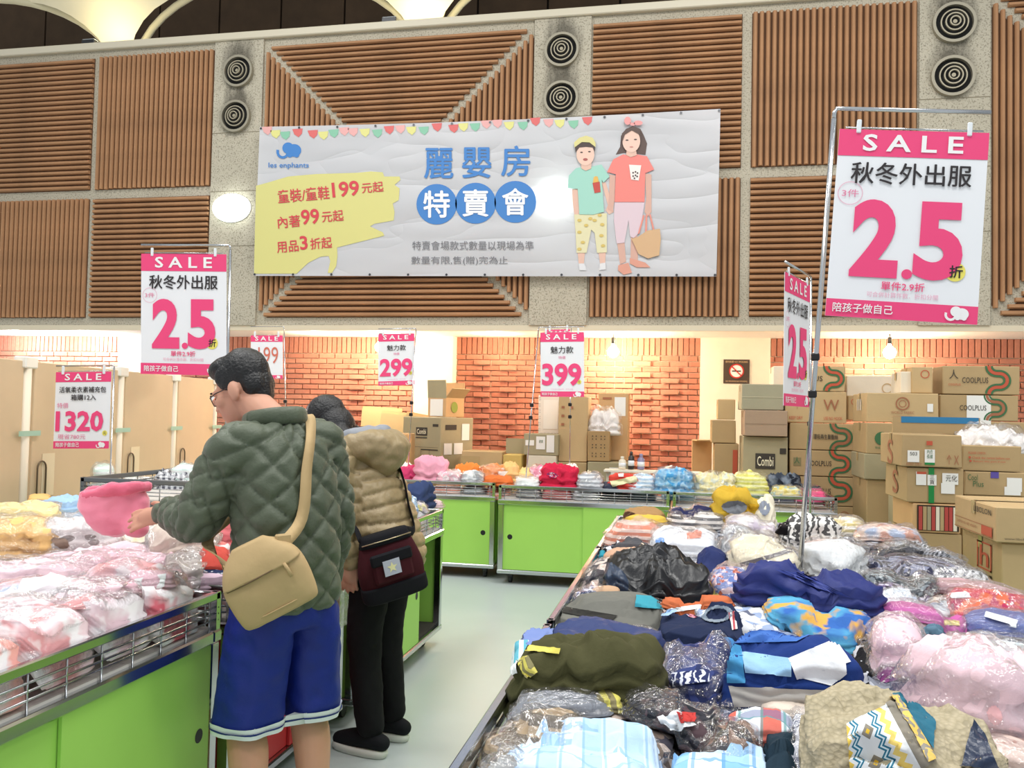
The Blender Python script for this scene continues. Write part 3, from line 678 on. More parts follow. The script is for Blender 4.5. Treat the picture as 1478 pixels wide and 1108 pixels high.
# ================================================================ promotion carts
def paint(name, col): return flat(name, col, .45, var=.03, vscale=2)
GREEN = paint('lime_panel', '#a0d45e'); REDP = paint('red_panel', '#b52c30')
WIRE = flat('wire', '#b9bbbd', .25, 1.0)
TRAY = flat('tray_board', '#cfcac4', .7)
INSIDE = flat('cart_inside', '#2b2622', .8)
def cart(name, label, x0, x1, y0, y1, col, doors='E', zt=.70, rail=.87, open_part=None, rail_sides='NSEW', metal=None, split=.5):
    CM = metal or CHROME
    root = empty(name, ((x0+x1)/2, (y0+y1)/2, 0)); tag(root, label, 'display cart', 'wheeled promotion carts'); cx, cy = root.location.x, root.location.y
    X0, X1, Y0, Y1 = x0-cx, x1-cx, y0-cy, y1-cy; z0 = .105; pw = .045
    for sx in (X0, X1-pw):
        for sy in (Y0, Y1-pw): boxo('post', (sx, sy, z0), (sx+pw, sy+pw, zt), CM, root, .004)
    for (nm, za, zb, o_) in (('bottom_rail', z0-.012, z0+.022, .004), ('top_rail', zt, zt+.042, .006)):
        boxo(nm, (X0-o_, Y0-o_, za), (X1+o_, Y0+pw, zb), CM, root, .006); boxo(nm, (X0-o_, Y1-pw, za), (X1+o_, Y1+o_, zb), CM, root, .006)
        boxo(nm, (X0-o_, Y0+pw, za), (X0+pw, Y1-pw, zb), CM, root, .006); boxo(nm, (X1-pw, Y0+pw, za), (X1+o_, Y1-pw, zb), CM, root, .006)
    boxo('floor_board', (X0+.03, Y0+.03, z0+.022), (X1-.03, Y1-.03, z0+.036), INSIDE, root)
    boxo('tray', (X0+.02, Y0+.02, zt+.03), (X1-.02, Y1-.02, zt+.05), TRAY, root)
    zp0, zp1 = z0+.024, zt
    for s in 'NSEW':
        lo, hi = (Y0, Y1) if s in 'EW' else (X0, X1); lo += pw; hi -= pw
        def slab(nm, a, b, dep, mat, th=.012):
            if s == 'E': return boxo(nm, (X1-.012-dep, a, zp0), (X1-.012-dep+th, b, zp1), mat, root, .001)
            if s == 'W': return boxo(nm, (X0+.012+dep-th, a, zp0), (X0+.012+dep, b, zp1), mat, root, .001)
            if s == 'S': return boxo(nm, (a, Y0+.012+dep-th, zp0), (b, Y0+.012+dep, zp1), mat, root, .001)
            return boxo(nm, (a, Y1-.012-dep, zp0), (b, Y1-.012-dep+th, zp1), mat, root, .001)
        if s in doors:
            mid = lo + (hi-lo)*split
            spans = [(lo, mid, .018), (mid-.02, hi, .004)]
            if open_part and s in open_part: spans = [(lo, mid, .018), (mid-.35, mid+.28*(hi-lo), .004)]
            for k, (a, b, dep) in enumerate(spans):
                d = slab('door', a, b, dep, col)
                hpos = (b-.06) if k == 1 else (a+.06)
                V, F = disc_geo(.023, 20); hz = zp0+(zp1-zp0)*.5
                if s == 'E': VV = [(X1-.012-dep+.0125, hpos+a_, hz+b_) for a_, b_, c_ in V]
                else: VV = [(hpos+a_, Y0+.012+dep-.0125, hz+b_) for a_, b_, c_ in V]
                mesh_obj('finger_hole', VV, F, BLACK, d)
        else: slab('side_panel', lo, hi, .01, col)
    # wire basket
    br = .028
    for s in rail_sides:
        if s in 'EW':
            x = X1-.012 if s == 'E' else X0+.012
            boxo('basket_rail', (x-.012, Y0, rail-br), (x+.012, Y1, rail), CM, root, .004)
            a = Acc()
            for zz_ in np.linspace(zt+.075, rail-br-.025, 3): a.add(*tube_geo([(x, Y0, zz_), (x, Y1, zz_)], .0035, 5))
            for yy in np.linspace(Y0+.05, Y1-.05, int((Y1-Y0)/.13)): a.add(*tube_geo([(x, yy, zt+.03), (x, yy, rail-.01)], .0035, 5))
        else:
            y = Y0+.012 if s == 'S' else Y1-.012
            boxo('basket_rail', (X0, y-.012, rail-br), (X1, y+.012, rail), CM, root, .004)
            a = Acc()
            for zz_ in np.linspace(zt+.075, rail-br-.025, 3): a.add(*tube_geo([(X0, y, zz_), (X1, y, zz_)], .0035, 5))
            for xx in np.linspace(X0+.05, X1-.05, int((X1-X0)/.13)): a.add(*tube_geo([(xx, y, zt+.03), (xx, y, rail-.01)], .0035, 5))
        a.build('wire_mesh', WIRE, root, True)
    if rail_sides:
        for sx in (X0+.012, X1-.012):
            for sy in (Y0+.012, Y1-.012): boxo('basket_post', (sx-.012, sy-.012, zt+.04), (sx+.012, sy+.012, rail), CM, root)
    for sx in (X0+.1, X1-.1):
        for sy in (Y0+.1, Y1-.1):
            c_ = boxo('caster', (sx-.022, sy-.022, .05), (sx+.022, sy+.022, z0-.012), DARKMETAL, root, .004)
            V, F = tube_geo([(sx-.014, sy+.01, .038), (sx+.014, sy+.01, .038)], .038, 16); mesh_obj('wheel', V, F, RUBBER, c_)
    return root
cart('display_cart', 'lime green cart heaped with pink bagged clothes at the front left', -2.45, -1.55, 1.25, 2.72, GREEN, 'E')
cart('display_cart', 'lime green cart under the yellow bagged clothes at the left edge', -3.4, -2.5, 1.25, 2.72, GREEN, 'E', rail_sides='W')
cart('display_cart', 'red panelled cart between the man and the woman', -2.45, -1.55, 2.8, 3.84, REDP, 'E')
cart('display_cart', 'lime green cart beyond the pink heap, against the beige boards', -3.5, -2.52, 2.8, 4.3, GREEN, 'E', rail_sides='W')
cart('display_cart', 'lime green cart with a half open door behind the woman', -2.45, -1.52, 3.9, 5.42, GREEN, 'E', open_part='E', split=.42)
cart('display_cart', 'tall cart with dark wire basket holding mint packs', -3.5, -2.62, 4.5, 5.4, flat('grey_panel', '#b9bdb6', .5), 'E', .9, 1.07, metal=flat('grey_metal', '#77797a', .35, .8))
cart('display_cart', 'cart at the back behind the person in green, under the 199 sale sign', -4.65, -3.2, 7.6, 8.45, GREEN, 'S')
cart('display_cart', 'lime green cart at the back below the 299 sale sign', -3.12, -1.66, 7.62, 8.45, GREEN, 'S', split=.55)
cart('display_cart', 'lime green cart at the back below the red folded garment', -1.585, -.1, 7.43, 8.28, GREEN, 'S', split=.52)
cart('display_cart', 'cart at the back holding pale blue and yellow packs', -.07, 1.25, 7.4, 8.25, GREEN, 'S', metal=CHROME)
cart('display_cart', 'lime green cart under the near end of the mixed clothes heap', -.42, 1.3, 1.15, 2.7, GREEN, 'WS', .70, .84, rail_sides='SWE')
cart('display_cart', 'lime green cart under the middle of the mixed clothes heap', -.42, 1.3, 2.75, 4.3, GREEN, 'W', .70, .84, rail_sides='WE')
cart('display_cart', 'lime green cart under the far end of the mixed clothes heap', -.42, 1.3, 4.35, 5.75, GREEN, 'W', .70, .84, rail_sides='NWE')

# ================================================================ beige boards standing along the left
BOARD = flat('hardboard', '#d9bf9d', .6, var=.05, vscale=1.2); POSTM = flat('pale_post', '#efe2cd', .5); TAPE = flat('mint_tape', '#a9cdbb', .5); LOOP = flat('loop_wire', '#6d5d4b', .4, .6)
bys = [3.9, 5.12, 6.36, 7.35, 8.3]
for k in range(4):
    ya, yb = bys[k], bys[k+1]; xa = -4.25-.145*(ya-4.4); xb = -4.25-.145*(yb-4.4)
    labs = ('beige board at the far left edge behind the yellow clothes', 'beige board behind the 1320 sale sign', 'beige board right of the 1320 sale sign, with a wire loop', 'beige board just left of the face of the man')
    root = empty('partition_board', ((xa+xb)/2-.05, (ya+yb)/2, 0), math.atan2(yb-ya, xb-xa)); L = math.hypot(xb-xa, yb-ya)
    tag(root, labs[k], 'partition', 'beige boards along the left side')
    boxo('board', (-L/2+.02, -.02, .05), (L/2-.1, .02, 1.79), BOARD, root, .004)
    tube('post', [(L/2-.05, 0, 0), (L/2-.05, 0, 1.8)], .038, POSTM, root, 12)
    boxo('bracket', (L/2-.12, -.045, 1.74), (L/2+.02, .045, 1.82), flat('bracket_white', '#f2efe6', .4), root, .008)
    boxo('foot', (L/2-.35, -.03, 0), (L/2+.0, .03, .05), POSTM, root)
    boxo('tape', (L/2-.17, -.048, 1.28), (L/2+.07, -.046, 1.315), TAPE, root)
    lx = -L/2+.12
    tube('wire_loop', [(lx-.05, -.035, .3), (lx-.05, -.035, 1.05)] + [Vector(p)+Vector((0, -.035, 0)) for p in arc((lx, 0, 1.05), .05, math.pi, 0, 8)][1:] + [(lx+.05, -.035, .5)], .006, LOOP, root, 6)
    if k in (1, 2): boxo('paper_note', (lx+.02, -.024, .85), (lx+.17, -.021, 1.15), flat('note_paper', '#ecd9b8', .7), root)
# ================================================================ cartons
def card(name, col, var=.06): return flat(name, col, .75, var=var, vscale=2.5, bump=.08, bscale=40)
KRAFT = card('kraft', '#b3986d'); KRAFT2 = card('kraft_pale', '#c2a679'); KRAFT3 = card('kraft_grey', '#a39878'); KRAFTW = card('kraft_warm', '#cda473'); KPALE = card('carton_white', '#e3d9c4')
PACKTAPE = flat('packing_tape', '#b7a071', .22); LABELM = flat('label_paper', '#eceae4', .6); INKG = flat('ink_green', '#3d6b43', .7); INKR = flat('ink_red', '#c0563b', .7); INKB = flat('ink_dark', '#3a342c', .7)
INKO = flat('ink_brown', '#a3694a', .8); GTAPE = flat('green_tape', '#16843f', .4); BTAPE = flat('blue_tape', '#2b79a8', .4); STR = flat('stencil_cream', '#e9dfc0', .7)
NC = [0]
def ribbon(path, w0, w1):
    V, F = [], []
    for i, p in enumerate(path):
        a = path[max(i-1, 0)]; b = path[min(i+1, len(path)-1)]; dx, dy = b[0]-a[0], b[1]-a[1]; L = math.hypot(dx, dy) or 1
        nx, ny = -dy/L, dx/L; V += [(p[0]+nx*w0, p[1]+ny*w0), (p[0]+nx*w1, p[1]+ny*w1)]
    F = [(2*i, 2*i+1, 2*i+3, 2*i+2) for i in range(len(path)-1)]
    return V, F
def carton(label, px, Y, depth, mat, prints=(), zbase=None, rz=0.0, tape=True, lid=True, group='brown cartons along the back wall', left=()):
    """px: (x0, x1, ytop, ybottom) of the front face on the plane y = Y; zbase sets the underside instead"""
    x0, x1, yt, yb = px; xc = (x0+x1)/2
    a = ony(x0, (yt+yb)/2, Y); b = ony(x1, (yt+yb)/2, Y); zt = ony(xc, yt, Y).z; zb = ony(xc, yb, Y).z if zbase is None else zbase
    W, H = b.x-a.x, zt-zb
    root = empty('carton', (a.x+W/2, Y+depth/2, zb), rz); tag(root, label, 'carton', group)
    hw, hd = W/2, depth/2; rj = random.Random(NC[0]); NC[0] += 1
    bm = bmesh.new(); box(bm, (-hw, -hd, 0), (hw, hd, H), .006)
    for v in bm.verts: v.co += Vector((rj.uniform(-.003, .003), rj.uniform(-.003, .003), rj.uniform(-.002, 0) if v.co.z > H/2 else 0))
    body = bm_obj('box', bm, mat, root)
    y = -hd-.0045
    def q(nm, u0, u1, v0, v1, m_, lay=0, par=body):
        yy = y-.0012*lay
        return mesh_obj(nm, [(-hw+u*W, yy, H-v*H) for u, v in ((u0, v0), (u1, v0), (u1, v1), (u0, v1))], [(0, 1, 2, 3)], m_, par)
    if tape:
        mesh_obj('tape', [(-hw*1.0, -.03, H+.003), (hw, -.03, H+.003), (hw, .03, H+.003), (-hw, .03, H+.003)], [(0, 1, 2, 3)], PACKTAPE, body)
        mesh_obj('tape', [(-hw-.0045, -.03, H), (-hw-.0045, .03, H), (-hw-.0045, .03, H-.07), (-hw-.0045, -.03, H-.07)], [(0, 1, 2, 3)], PACKTAPE, body)
    accs = {}
    for li, p in enumerate(prints):
        k = p[0]
        if k == 't':
            _, s, u, v, w_, h_, m_ = p[:7]; bold = p[7] if len(p) > 7 else 0
            put_text(accs.setdefault(m_.name, (Acc(), m_))[0], s, -hw+u*W, 0, w_*W, h_*H, 'c', bold, fn=lambda c_, v=v: (c_[0], y-.0034, H-v*H+c_[1]))
        elif k == 'r': q(p[6] if len(p) > 6 else 'printed_panel', *p[1:5], p[5], .4+.15*li)
        elif k == 'label': q('label_sticker', *p[1:5], LABELM, .4+.15*li)
        elif k == 'sw':
            u0, flip, cr = p[1], p[2], p[3]
            path = [(u0, 0)]; asp = W/H
            for th in range(0, 91, 15): path.append((u0 + .13/asp*(1-math.cos(math.radians(th)))*2, .02+.24*math.sin(math.radians(th))))
            ux = path[-1][0]+.03
            for th in range(-90, 91, 12): path.append((ux+.25/asp*math.cos(math.radians(th)), .5+.24*math.sin(math.radians(th))))
            ux2 = path[-1][0]-.03
            for th in range(0, 91, 15): path.append((ux2-.13*2/asp*math.sin(math.radians(th)), .98-.24*math.cos(math.radians(th))))
            pw = [(-hw+u*W, H-v*H) for u, v in path]
            for (w0, w1, m_) in ((-.085, -.042, INKG), (-.035, .035, cr), (.042, .085, INKG)):
                V, F = ribbon(pw, w0*H*1.5, w1*H*1.5); mesh_obj('printed_band', [(min(max(c_[0], -hw), hw), y-.001, min(max(c_[1], 0), H)) for c_ in V], F, m_, body)
        elif k == 'ring':
            _, u, v, r, m_ = p; a_ = Acc()
            for kk in range(24):
                t0, t1 = 2*math.pi*kk/24, 2*math.pi*(kk+1)/24
                a_.add([(-hw+u*W+r_*math.cos(tt), y-.001, H-v*H+r_*math.sin(tt)) for r_, tt in ((r, t0), (r, t1), (r*.82, t1), (r*.82, t0))], [(0, 1, 2, 3)])
            a_.build('ring_emblem', m_, body)
        elif k == 'disc':
            _, u, v, r, m_ = p; V, F = disc_geo(r, 20); mesh_obj('round_emblem', [(-hw+u*W+a_, y-.001, H-v*H+b_) for a_, b_, c_ in V], F, m_, body)
        elif k == 'vtape': q('tape', p[1], p[1]+p[2], 0, 1, p[3], .3)
    for nm, (ac, m_) in accs.items(): ac.build('lettering', m_, body)
    for p in left:      # print on the left side
        _, s, u, v, w_, h_, m_ = p; ac = Acc()
        if p[0] == 'r': mesh_obj('printed_panel', [(-hw-.0045, hd-uu*depth, H-vv*H) for uu, vv in ((u, v), (u+w_, v), (u+w_, v+h_), (u, v+h_))], [(0, 1, 2, 3)], m_, body)
        else:
            put_text(ac, s, 0, 0, w_*depth, h_*H, 'c', .01, fn=lambda c_: (-hw-.0047, hd-u*depth-c_[0], H-v*H+c_[1])); ac.build('lettering', m_, body)
    root['_h'] = H; return root
def top(o): return o.location.z + o['_h'] + .005
G1 = 'cartons piled at the right'
CP = lambda cr, txt='COOLPLUS', u=.42: [('sw', .6, 0, cr), ('t', txt, u, .5, .34, .2, INKB, .004)]
# front right pair
h0 = carton('plain carton on the floor under the letter h one', (1446, 1560, 862, 900), 4.75, .6, KRAFT, [], 0.0, group=G1)
h1 = carton('large carton printed with a red letter h in a box, at the right edge', (1446, 1560, 786, 862), 4.75, .62, KRAFT2, [], top(h0), group=G1, left=[('r', '', .42, .12, .36, .03, INKR), ('r', '', .42, .65, .36, .03, INKR), ('r', '', .42, .12, .03, .56, INKR), ('r', '', .75, .12, .03, .56, INKR), ('t', 'h', .6, .4, .22, .42, INKR), ('t', '和明紡織', .6, .8, .4, .12, INKB)])
carton('LIBOLON printed carton lying on the letter h carton', (1437, 1560, 733, 786), 4.72, .66, KRAFT2, [('t', 'www.libolon.com', .3, .88, .4, .06, INKB), ('label', .62, .75, .45, .78)], top(h1), group=G1, left=[('t', 'LIBOLON', .72, .22, .4, .16, INKB), ('r', '', .02, .62, .93, .02, INKO), ('r', '', .02, .92, .93, .02, INKO), ('r', '', .7, .64, .24, .26, INKR), ('t', 'CARTON NO. NET WEIGHT', .33, .76, .5, .08, INKO)])
# stack of two with the open box of hangers beneath
ob = carton('carton under the open one packed with hangers', (1318, 1388, 770, 900), 6.2, .6, KRAFT, [('t', 'ANGLO', .5, .3, .5, .2, INKO)], 0, group=G1)
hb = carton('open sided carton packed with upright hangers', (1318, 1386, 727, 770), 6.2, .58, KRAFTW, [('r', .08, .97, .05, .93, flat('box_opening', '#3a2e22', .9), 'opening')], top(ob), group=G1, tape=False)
for k in range(9):
    u = .12+.09*k; W_ = hb.children[0].dimensions.x; H_ = hb['_h']
    bm = bmesh.new(); box(bm, (-W_/2+u*W_, -.30, .09*H_), (-W_/2+u*W_+.022, -.296, .9*H_)); bm_obj('upright_sheet', bm, (KPALE, KRAFT, KRAFT3, flat('sheet_red', '#b5443c', .6))[k % 4 if k not in (0, 6) else 3], hb)
m1 = carton('carton with green tape and scribbled labels, lower of the front stack', (1309, 1391, 675, 727), 6.2, .62, KRAFT, [('vtape', .38, .1, GTAPE), ('label', .16, .34, .12, .5), ('r', .17, .34, .12, .19, INKR), ('label', .36, .52, .2, .5), ('t', '三\n貨', .44, .34, .08, .26, INKB), ('label', .62, .9, .14, .46), ('label', .6, .84, .42, .72), ('t', '元化', .78, .28, .2, .18, INKB)], top(hb), group=G1, left=[('t', 'S', .5, .5, .25, .7, INKO)])
carton('carton with two white labels on top of the green taped one', (1302, 1388, 627, 675), 6.18, .64, KRAFT, [('label', .09, .29, .5, .86), ('t', '503', .19, .6, .12, .1, INKB), ('label', .38, .55, .46, .92), ('r', .38, .55, .86, .93, GTAPE), ('t', '內衣\n長褲', .465, .6, .1, .28, INKG), ('r', .41, .51, .2, .33, INKR), ('t', 'KEEP DRY', .2, .92, .26, .08, INKO), ('t', '↑ X', .85, .75, .2, .3, INKO)], top(m1), group=G1, left=[('t', 'S', .5, .6, .25, .8, INKO)])
n0 = carton('plain carton behind the front stack, at floor level', (1396, 1500, 716, 900), 6.55, .4, KRAFT, [], 0, group=G1)
n1 = carton('Cool Plus carton with white papers and purple tape', (1392, 1482, 681, 716), 6.5, .42, KRAFT, [('t', 'Cool', .13, .25, .16, .25, INKG), ('t', 'Plus', .22, .52, .17, .24, INKG), ('r', .42, .55, 0, .26, flat('purple_tape', '#5a4a9a', .5)), ('label', .68, .92, .22, .8), ('label', .64, .9, .6, .95)], top(n0), group=G1)
n2 = carton('open carton with red printed notes, full of plastic bags', (1389, 1474, 643, 681), 6.5, .42, KRAFT, [('t', 'PLEASE CHECK:', .25, .3, .3, .09, INKR), ('t', '● Check the carton before use', .45, .48, .7, .1, INKR), ('t', '● Return this part if not', .42, .63, .62, .1, INKR)], top(n1), group=G1, tape=False)
# back right wall of cartons
r0 = carton('carton low in the far right pile behind the open carton', (1357, 1480, 608, 860), 7.9, .6, KRAFT, [], 0, group=G1)
r1 = carton('COOLPLUS carton with a white paper hung over its front', (1357, 1470, 570, 608), 7.9, .6, KRAFT, CP(INKO)+[('label', .34, .65, .02, 1.15)], top(r0), group=G1)
carton('COOLPLUS carton highest at the far right', (1361, 1472, 528, 570), 7.9, .62, KRAFT, CP(INKR)+[('t', '人', .14, .3, .12, .32, INKB), ('t', 'COOLPLUS', .15, .66, .16, .08, INKR)], top(r1), group=G1)
q0 = carton('green leaf printed carton in the right pile', (1251, 1290, 610, 655), 7.6, .6, KRAFT, [('disc', .55, .5, .055, INKG), ('t', '環保再生', .5, .8, .4, .08, INKG)], ony(1270, 655, 7.6).z, group=G1)
q1 = carton('plain carton below the green leaf one', (1248, 1284, 655, 692), 7.6, .58, KRAFT3, [], ony(1270, 692, 7.6).z, group=G1); q1.scale.z = (q0.location.z-q1.location.z)/q1['_h']
carton('plain carton at the foot of the green leaf stack', (1250, 1284, 692, 900), 7.62, .58, KRAFT, [], 0, group=G1).scale.z = q1.location.z/ony(1267, 692, 7.62).z
s1 = carton('wide carton printed with a reddish crest', (1251, 1355, 567, 609), 7.65, .6, KRAFT2, [('ring', .5, .36, .055, INKO), ('ring', .5, .36, .03, INKO), ('t', 'WORLD FABRIC', .5, .66, .32, .09, INKO), ('t', 'TAIWAN TEXTILE CO.', .5, .8, .26, .06, INKO), ('label', .84, .92, .35, .62)], top(q0), group=G1, left=[('t', '|||', .5, .4, .3, .4, LABELM)])
carton('pale carton glowing under the right bulb', (1222, 1297, 542, 567), 8.9, .55, KPALE, [('ring', .78, .6, .05, KRAFT2)], ony(1260, 572, 8.9).z, group=G1)
carton('small pale carton beside the glowing one', (1300, 1317, 536, 566), 7.85, .35, KPALE, [], top(s1), group=G1)
carton('upright carton with a round red stamp', (1317, 1346, 529, 566), 7.8, .4, KRAFT2, [('ring', .62, .28, .035, INKR)], top(s1), group=G1)
# flattened cartons bound with blue tape
p = ony(1351, 612, 7.0); e = tag(empty('flattened_carton', (p.x, 7.0, ony(1351, 626, 7.0).z)), 'flattened carton edged with blue tape above the front stack', 'cardboard', G1)
W_ = ony(1414, 612, 7.0).x-ony(1288, 612, 7.0).x; H_ = ony(1351, 602, 7.0).z-e.location.z
boxo('sheet', (-W_/2, 0, 0), (W_/2, .03, H_), KRAFT, e); boxo('blue_tape', (-W_/2+.06, -.003, H_-.045), (W_/2-.01, .033, H_+.002), BTAPE, e)
o_ = carton('carton holding up the flattened blue taped one', (1300, 1412, 626, 900), 7.02, .4, KRAFT3, [], 0, group=G1)
# COOLPLUS stack
zc = 0; prev = None
for (x0, x1, yt, yb, lab, pr, m_) in ((1141, 1238, 730, 900, 'COOLPLUS stack, lowest carton, mostly behind the clothes heap', [('ring', .8, .12, .04, INKO)], KRAFT), (1141, 1240, 688, 730, 'COOLPLUS carton, second from the bottom of its stack', CP(INKR, 'COOLPLUS', .42), KRAFT), (1140, 1242, 650, 688, 'COOLPLUS carton in the middle of its stack behind the chrome pole', CP(INKR, 'COOLPLUS', .42)+[('r', .05, .16, .3, .62, flat('ink_stamp', '#8a7f58', .8)), ('t', '人', .1, .4, .08, .26, INKG)], KRAFT), (1140, 1244, 611, 650, 'carton with green and orange bands and Chinese print, on the COOLPLUS ones', CP(INKO, '環吸再生聚酯絲', .5), KRAFT), (1133, 1222, 565, 606, 'carton stamped KEEP DRY, second from the top beside the chrome pole', [('t', 'KEEP DRY', .18, .85, .22, .1, INKR), ('t', 'USE NO HOOK', .78, .85, .3, .1, INKR), ('t', '↑', .2, .4, .06, .35, INKO), ('t', 'W', .75, .42, .25, .34, INKO)], KRAFT2), (1152, 1220, 528, 565, 'COOLPLUS carton on the very top of its stack', CP(INKR, 'PLUS', .35), KRAFT2)):
    c_ = carton(lab, (x0, x1, yt, yb), 8.55, .6, m_, pr, 0 if prev is None else top(prev), group='cartons of the banded stack'); prev = c_
carton('carton with a round red stamp squeezed between two stacks', (1224, 1242, 571, 606), 8.75, .4, KRAFT2, [('ring', .5, .25, .03, INKR)], ony(1233, 606, 8.75).z, group='cartons of the banded stack')
carton('pale carton behind the edge-on sale sign', (1116, 1150, 528, 570), 9.25, .4, KPALE, [], 0.0, group='cartons of the banded stack')
# grey stack with the pram carton
c0 = carton('carton printed Combi Buon Junior', (1072, 1137, 630, 720), 8.5, .5, KRAFT3, [('r', .28, .72, .12, .23, INKB), ('t', 'Combi', .5, .175, .36, .07, STR, .01), ('t', '多功能嬰兒推車', .4, .3, .26, .03, INKB), ('t', 'Buon Junior', .5, .36, .42, .045, INKB), ('r', .28, .72, .39, .396, INKB), ('r', .82, .96, .08, .12, INKB)], .0, group='grey cartons left of the banded stack')
c1 = carton('grey carton with a torn flap on the pram carton', (1075, 1137, 592, 631), 8.45, .55, card('carton_taupe', '#a58c74'), [('r', 0, 1, .52, .535, flat('fold_line', '#8a745e', .8))], top(c0), group='grey cartons left of the banded stack')
carton('grey green carton on top of the torn one', (1071, 1131, 554, 592), 8.5, .55, card('carton_sage', '#a09a80'), [('r', 0, 1, .5, .515, flat('fold_line2', '#cfc4a6', .6))], top(c1), group='grey cartons left of the banded stack')
d0 = carton('small brown carton with red tape end, on the floor by the pilaster', (1031, 1066, 640, 730), 9.0, .4, KRAFT, [('r', .75, .95, .05, .35, INKR)], 0, group='small cartons by the right pilaster')
d1 = carton('plain brown carton, middle of the small stack by the pilaster', (1027, 1062, 606, 640), 9.0, .4, KRAFT, [], top(d0), group='small cartons by the right pilaster')
carton('smallest brown carton on top by the pilaster', (1036, 1061, 576, 606), 9.0, .3, KRAFT2, [], top(d1), group='small cartons by the right pilaster')
e = tag(empty('flattened_carton', (ony(1012, 655, 9.6).x, 9.6, 0), .3), 'flattened carton leaning beside the small stack', 'cardboard'); boxo('sheet', (-.1, 0, 0), (.12, .02, 1.26), KRAFTW, e); b_ = boxo('flap', (-.1, -.16, 1.25), (.12, .0, 1.262), KRAFT2, e)
# middle: tall cartons below the 399 sign
GM = 'cartons below the 399 sale sign'
u0 = carton('low carton under the tall ones, partly behind grey packs', (847, 905, 667, 760), 8.75, .5, KRAFT3, [('label', .55, .78, .05, .3)], 0, group=GM)
u1 = carton('low carton under the tall plain one', (803, 846, 667, 760), 8.8, .5, KRAFT, [('r', .3, .6, .1, .25, INKR)], 0, group=GM)
carton('tall plain carton right of the dotted box', (806, 848, 572, 667), 8.85, .35, KRAFT2, [('t', '▪ ▪\n▪\n▪', .3, .3, .4, .3, INKO)], top(u1), group=GM)
carton('tall carton with a white square patch', (863, 906, 567, 667), 9.1, .35, KRAFTW, [('label', .55, .92, .06, .34), ('t', '――――', .3, .08, .3, .03, INKO)], top(u0), group=GM)
carton('narrow carton printed with dark characters', (848, 880, 622, 667), 8.8, .22, card('kraft_dark', '#a8895c'), [('t', '∷ ∷\n∷ ∷\n∷ ∷', .5, .5, .6, .7, INKB)], top(u0), group=GM)
bx = carton('carton pasted with several white shipping labels', (756, 806, 626, 657), 8.75, .3, KRAFT3, [('label', .05, .3, .3, .55), ('label', .36, .62, .12, .72), ('t', '退貨', .5, .35, .12, .15, INKG), ('label', .66, .88, .05, .85)], ony(780, 657, 8.75).z, group=GM)
by = carton('white carton with an orange square below the label pasted one', (759, 802, 657, 760), 8.75, .3, KPALE, [('r', .3, .5, .08, .2, INKR), ('t', '小熊', .4, .14, .12, .06, WHITE)], 0, group=GM); by.scale.z = bx.location.z/by['_h']
carton('tall white box with a dotted border behind the 399 sale sign', (777, 807, 570, 640), 9.15, .3, flat('box_white', '#eee0cf', .6), [('t', '∷∷∷∷∷∷\n∷∷∷∷∷∷\n∷∷∷∷∷∷', .5, .88, .95, .2, INKB), ('t', '∷\n∷\n∷\n∷\n∷\n∷', .06, .4, .08, .7, INKB), ('r', .25, .95, .1, .7, flat('box_panel', '#f6ecde', .6))], ony(790, 640, 9.15).z, group=GM, tape=False)
carton('carton behind the dotted white box', (778, 806, 640, 760), 9.16, .3, KRAFT, [], 0, group=GM).scale.z = 1.0
GL = 'cartons below the 299 sale sign'
oc = carton('low brown carton left of the open yellow carton', (666, 724, 651, 720), 8.85, .4, KRAFT2, [('r', .0, .45, .05, .25, PACKTAPE)], 0, group=GL)
yc = carton('open yellow carton with its flap standing up', (726, 752, 656, 720), 8.7, .3, card('kraft_yellow', '#cfb163'), [], 0, group=GL, tape=False)
boxo('flap', (-.13, .14, yc['_h']), (.13, .148, yc['_h']+.16), KRAFT3, yc)
# big pram carton, turned corner-on
k0 = carton('plain carton under the large Combi carton', (586, 650, 676, 900), 9.05, .55, KRAFT, [], 0, .0, group=GL)
kc = carton('large grey carton printed Combi, corner towards us', (588, 655, 602, 676), 8.95, .6, KRAFT3, [('r', .36, .66, .2, .36, INKB), ('t', 'Combi', .51, .28, .24, .1, STR, .01), ('r', .36, .66, .39, .41, INKB), ('r', .8, .95, .13, .18, INKB), ('r', .05, .95, .58, .585, INKB), ('r', .5, .95, .62, .64, INKB), ('r', .5, .95, .85, .87, INKB), ('r', .5, .505, .62, 1, INKB), ('r', .72, .725, .62, 1, INKB)], top(k0), -.38, group=GL)
q_ = kc.children[0]; hw_, hd_ = .5*q_.dimensions.x, .3
for (a0, a1, z0_, z1_) in ((-.2, .0, .58, .68), (.05, .18, .3, .45), (-.12, .0, .28, .42)):
    pass
for (ya, yb, va, vb, m_) in ((-.22, -.02, .14, .24, INKB), (-.24, -.1, .5, .72, LABELM), (-.06, .1, .5, .72, LABELM), (.08, .22, .12, .45, LABELM)):
    Hh = kc['_h']; mesh_obj('label_sticker', [(hw_+.004, ya, Hh*(1-va)), (hw_+.004, yb, Hh*(1-va)), (hw_+.004, yb, Hh*(1-vb)), (hw_+.004, ya, Hh*(1-vb))], [(0, 1, 2, 3)], m_, q_)
oc2 = carton('open carton with green round mark and raised flap on the Combi carton', (622, 654, 573, 602), 9.05, .34, KRAFTW, [('label', .15, .85, .1, .95)], top(kc), -.38, group=GL, tape=False)
V, F = disc_geo(.06, 20); wq_ = .5*oc2.children[0].dimensions.x; mesh_obj('round_emblem', [(wq_+.004, a_-.02, oc2['_h']*.5+b_) for a_, b_, c_ in V], F, flat('mark_green', '#8f9a3a', .6), oc2)
Hh = oc2['_h']; wv_ = .5*oc2.children[0].dimensions.x
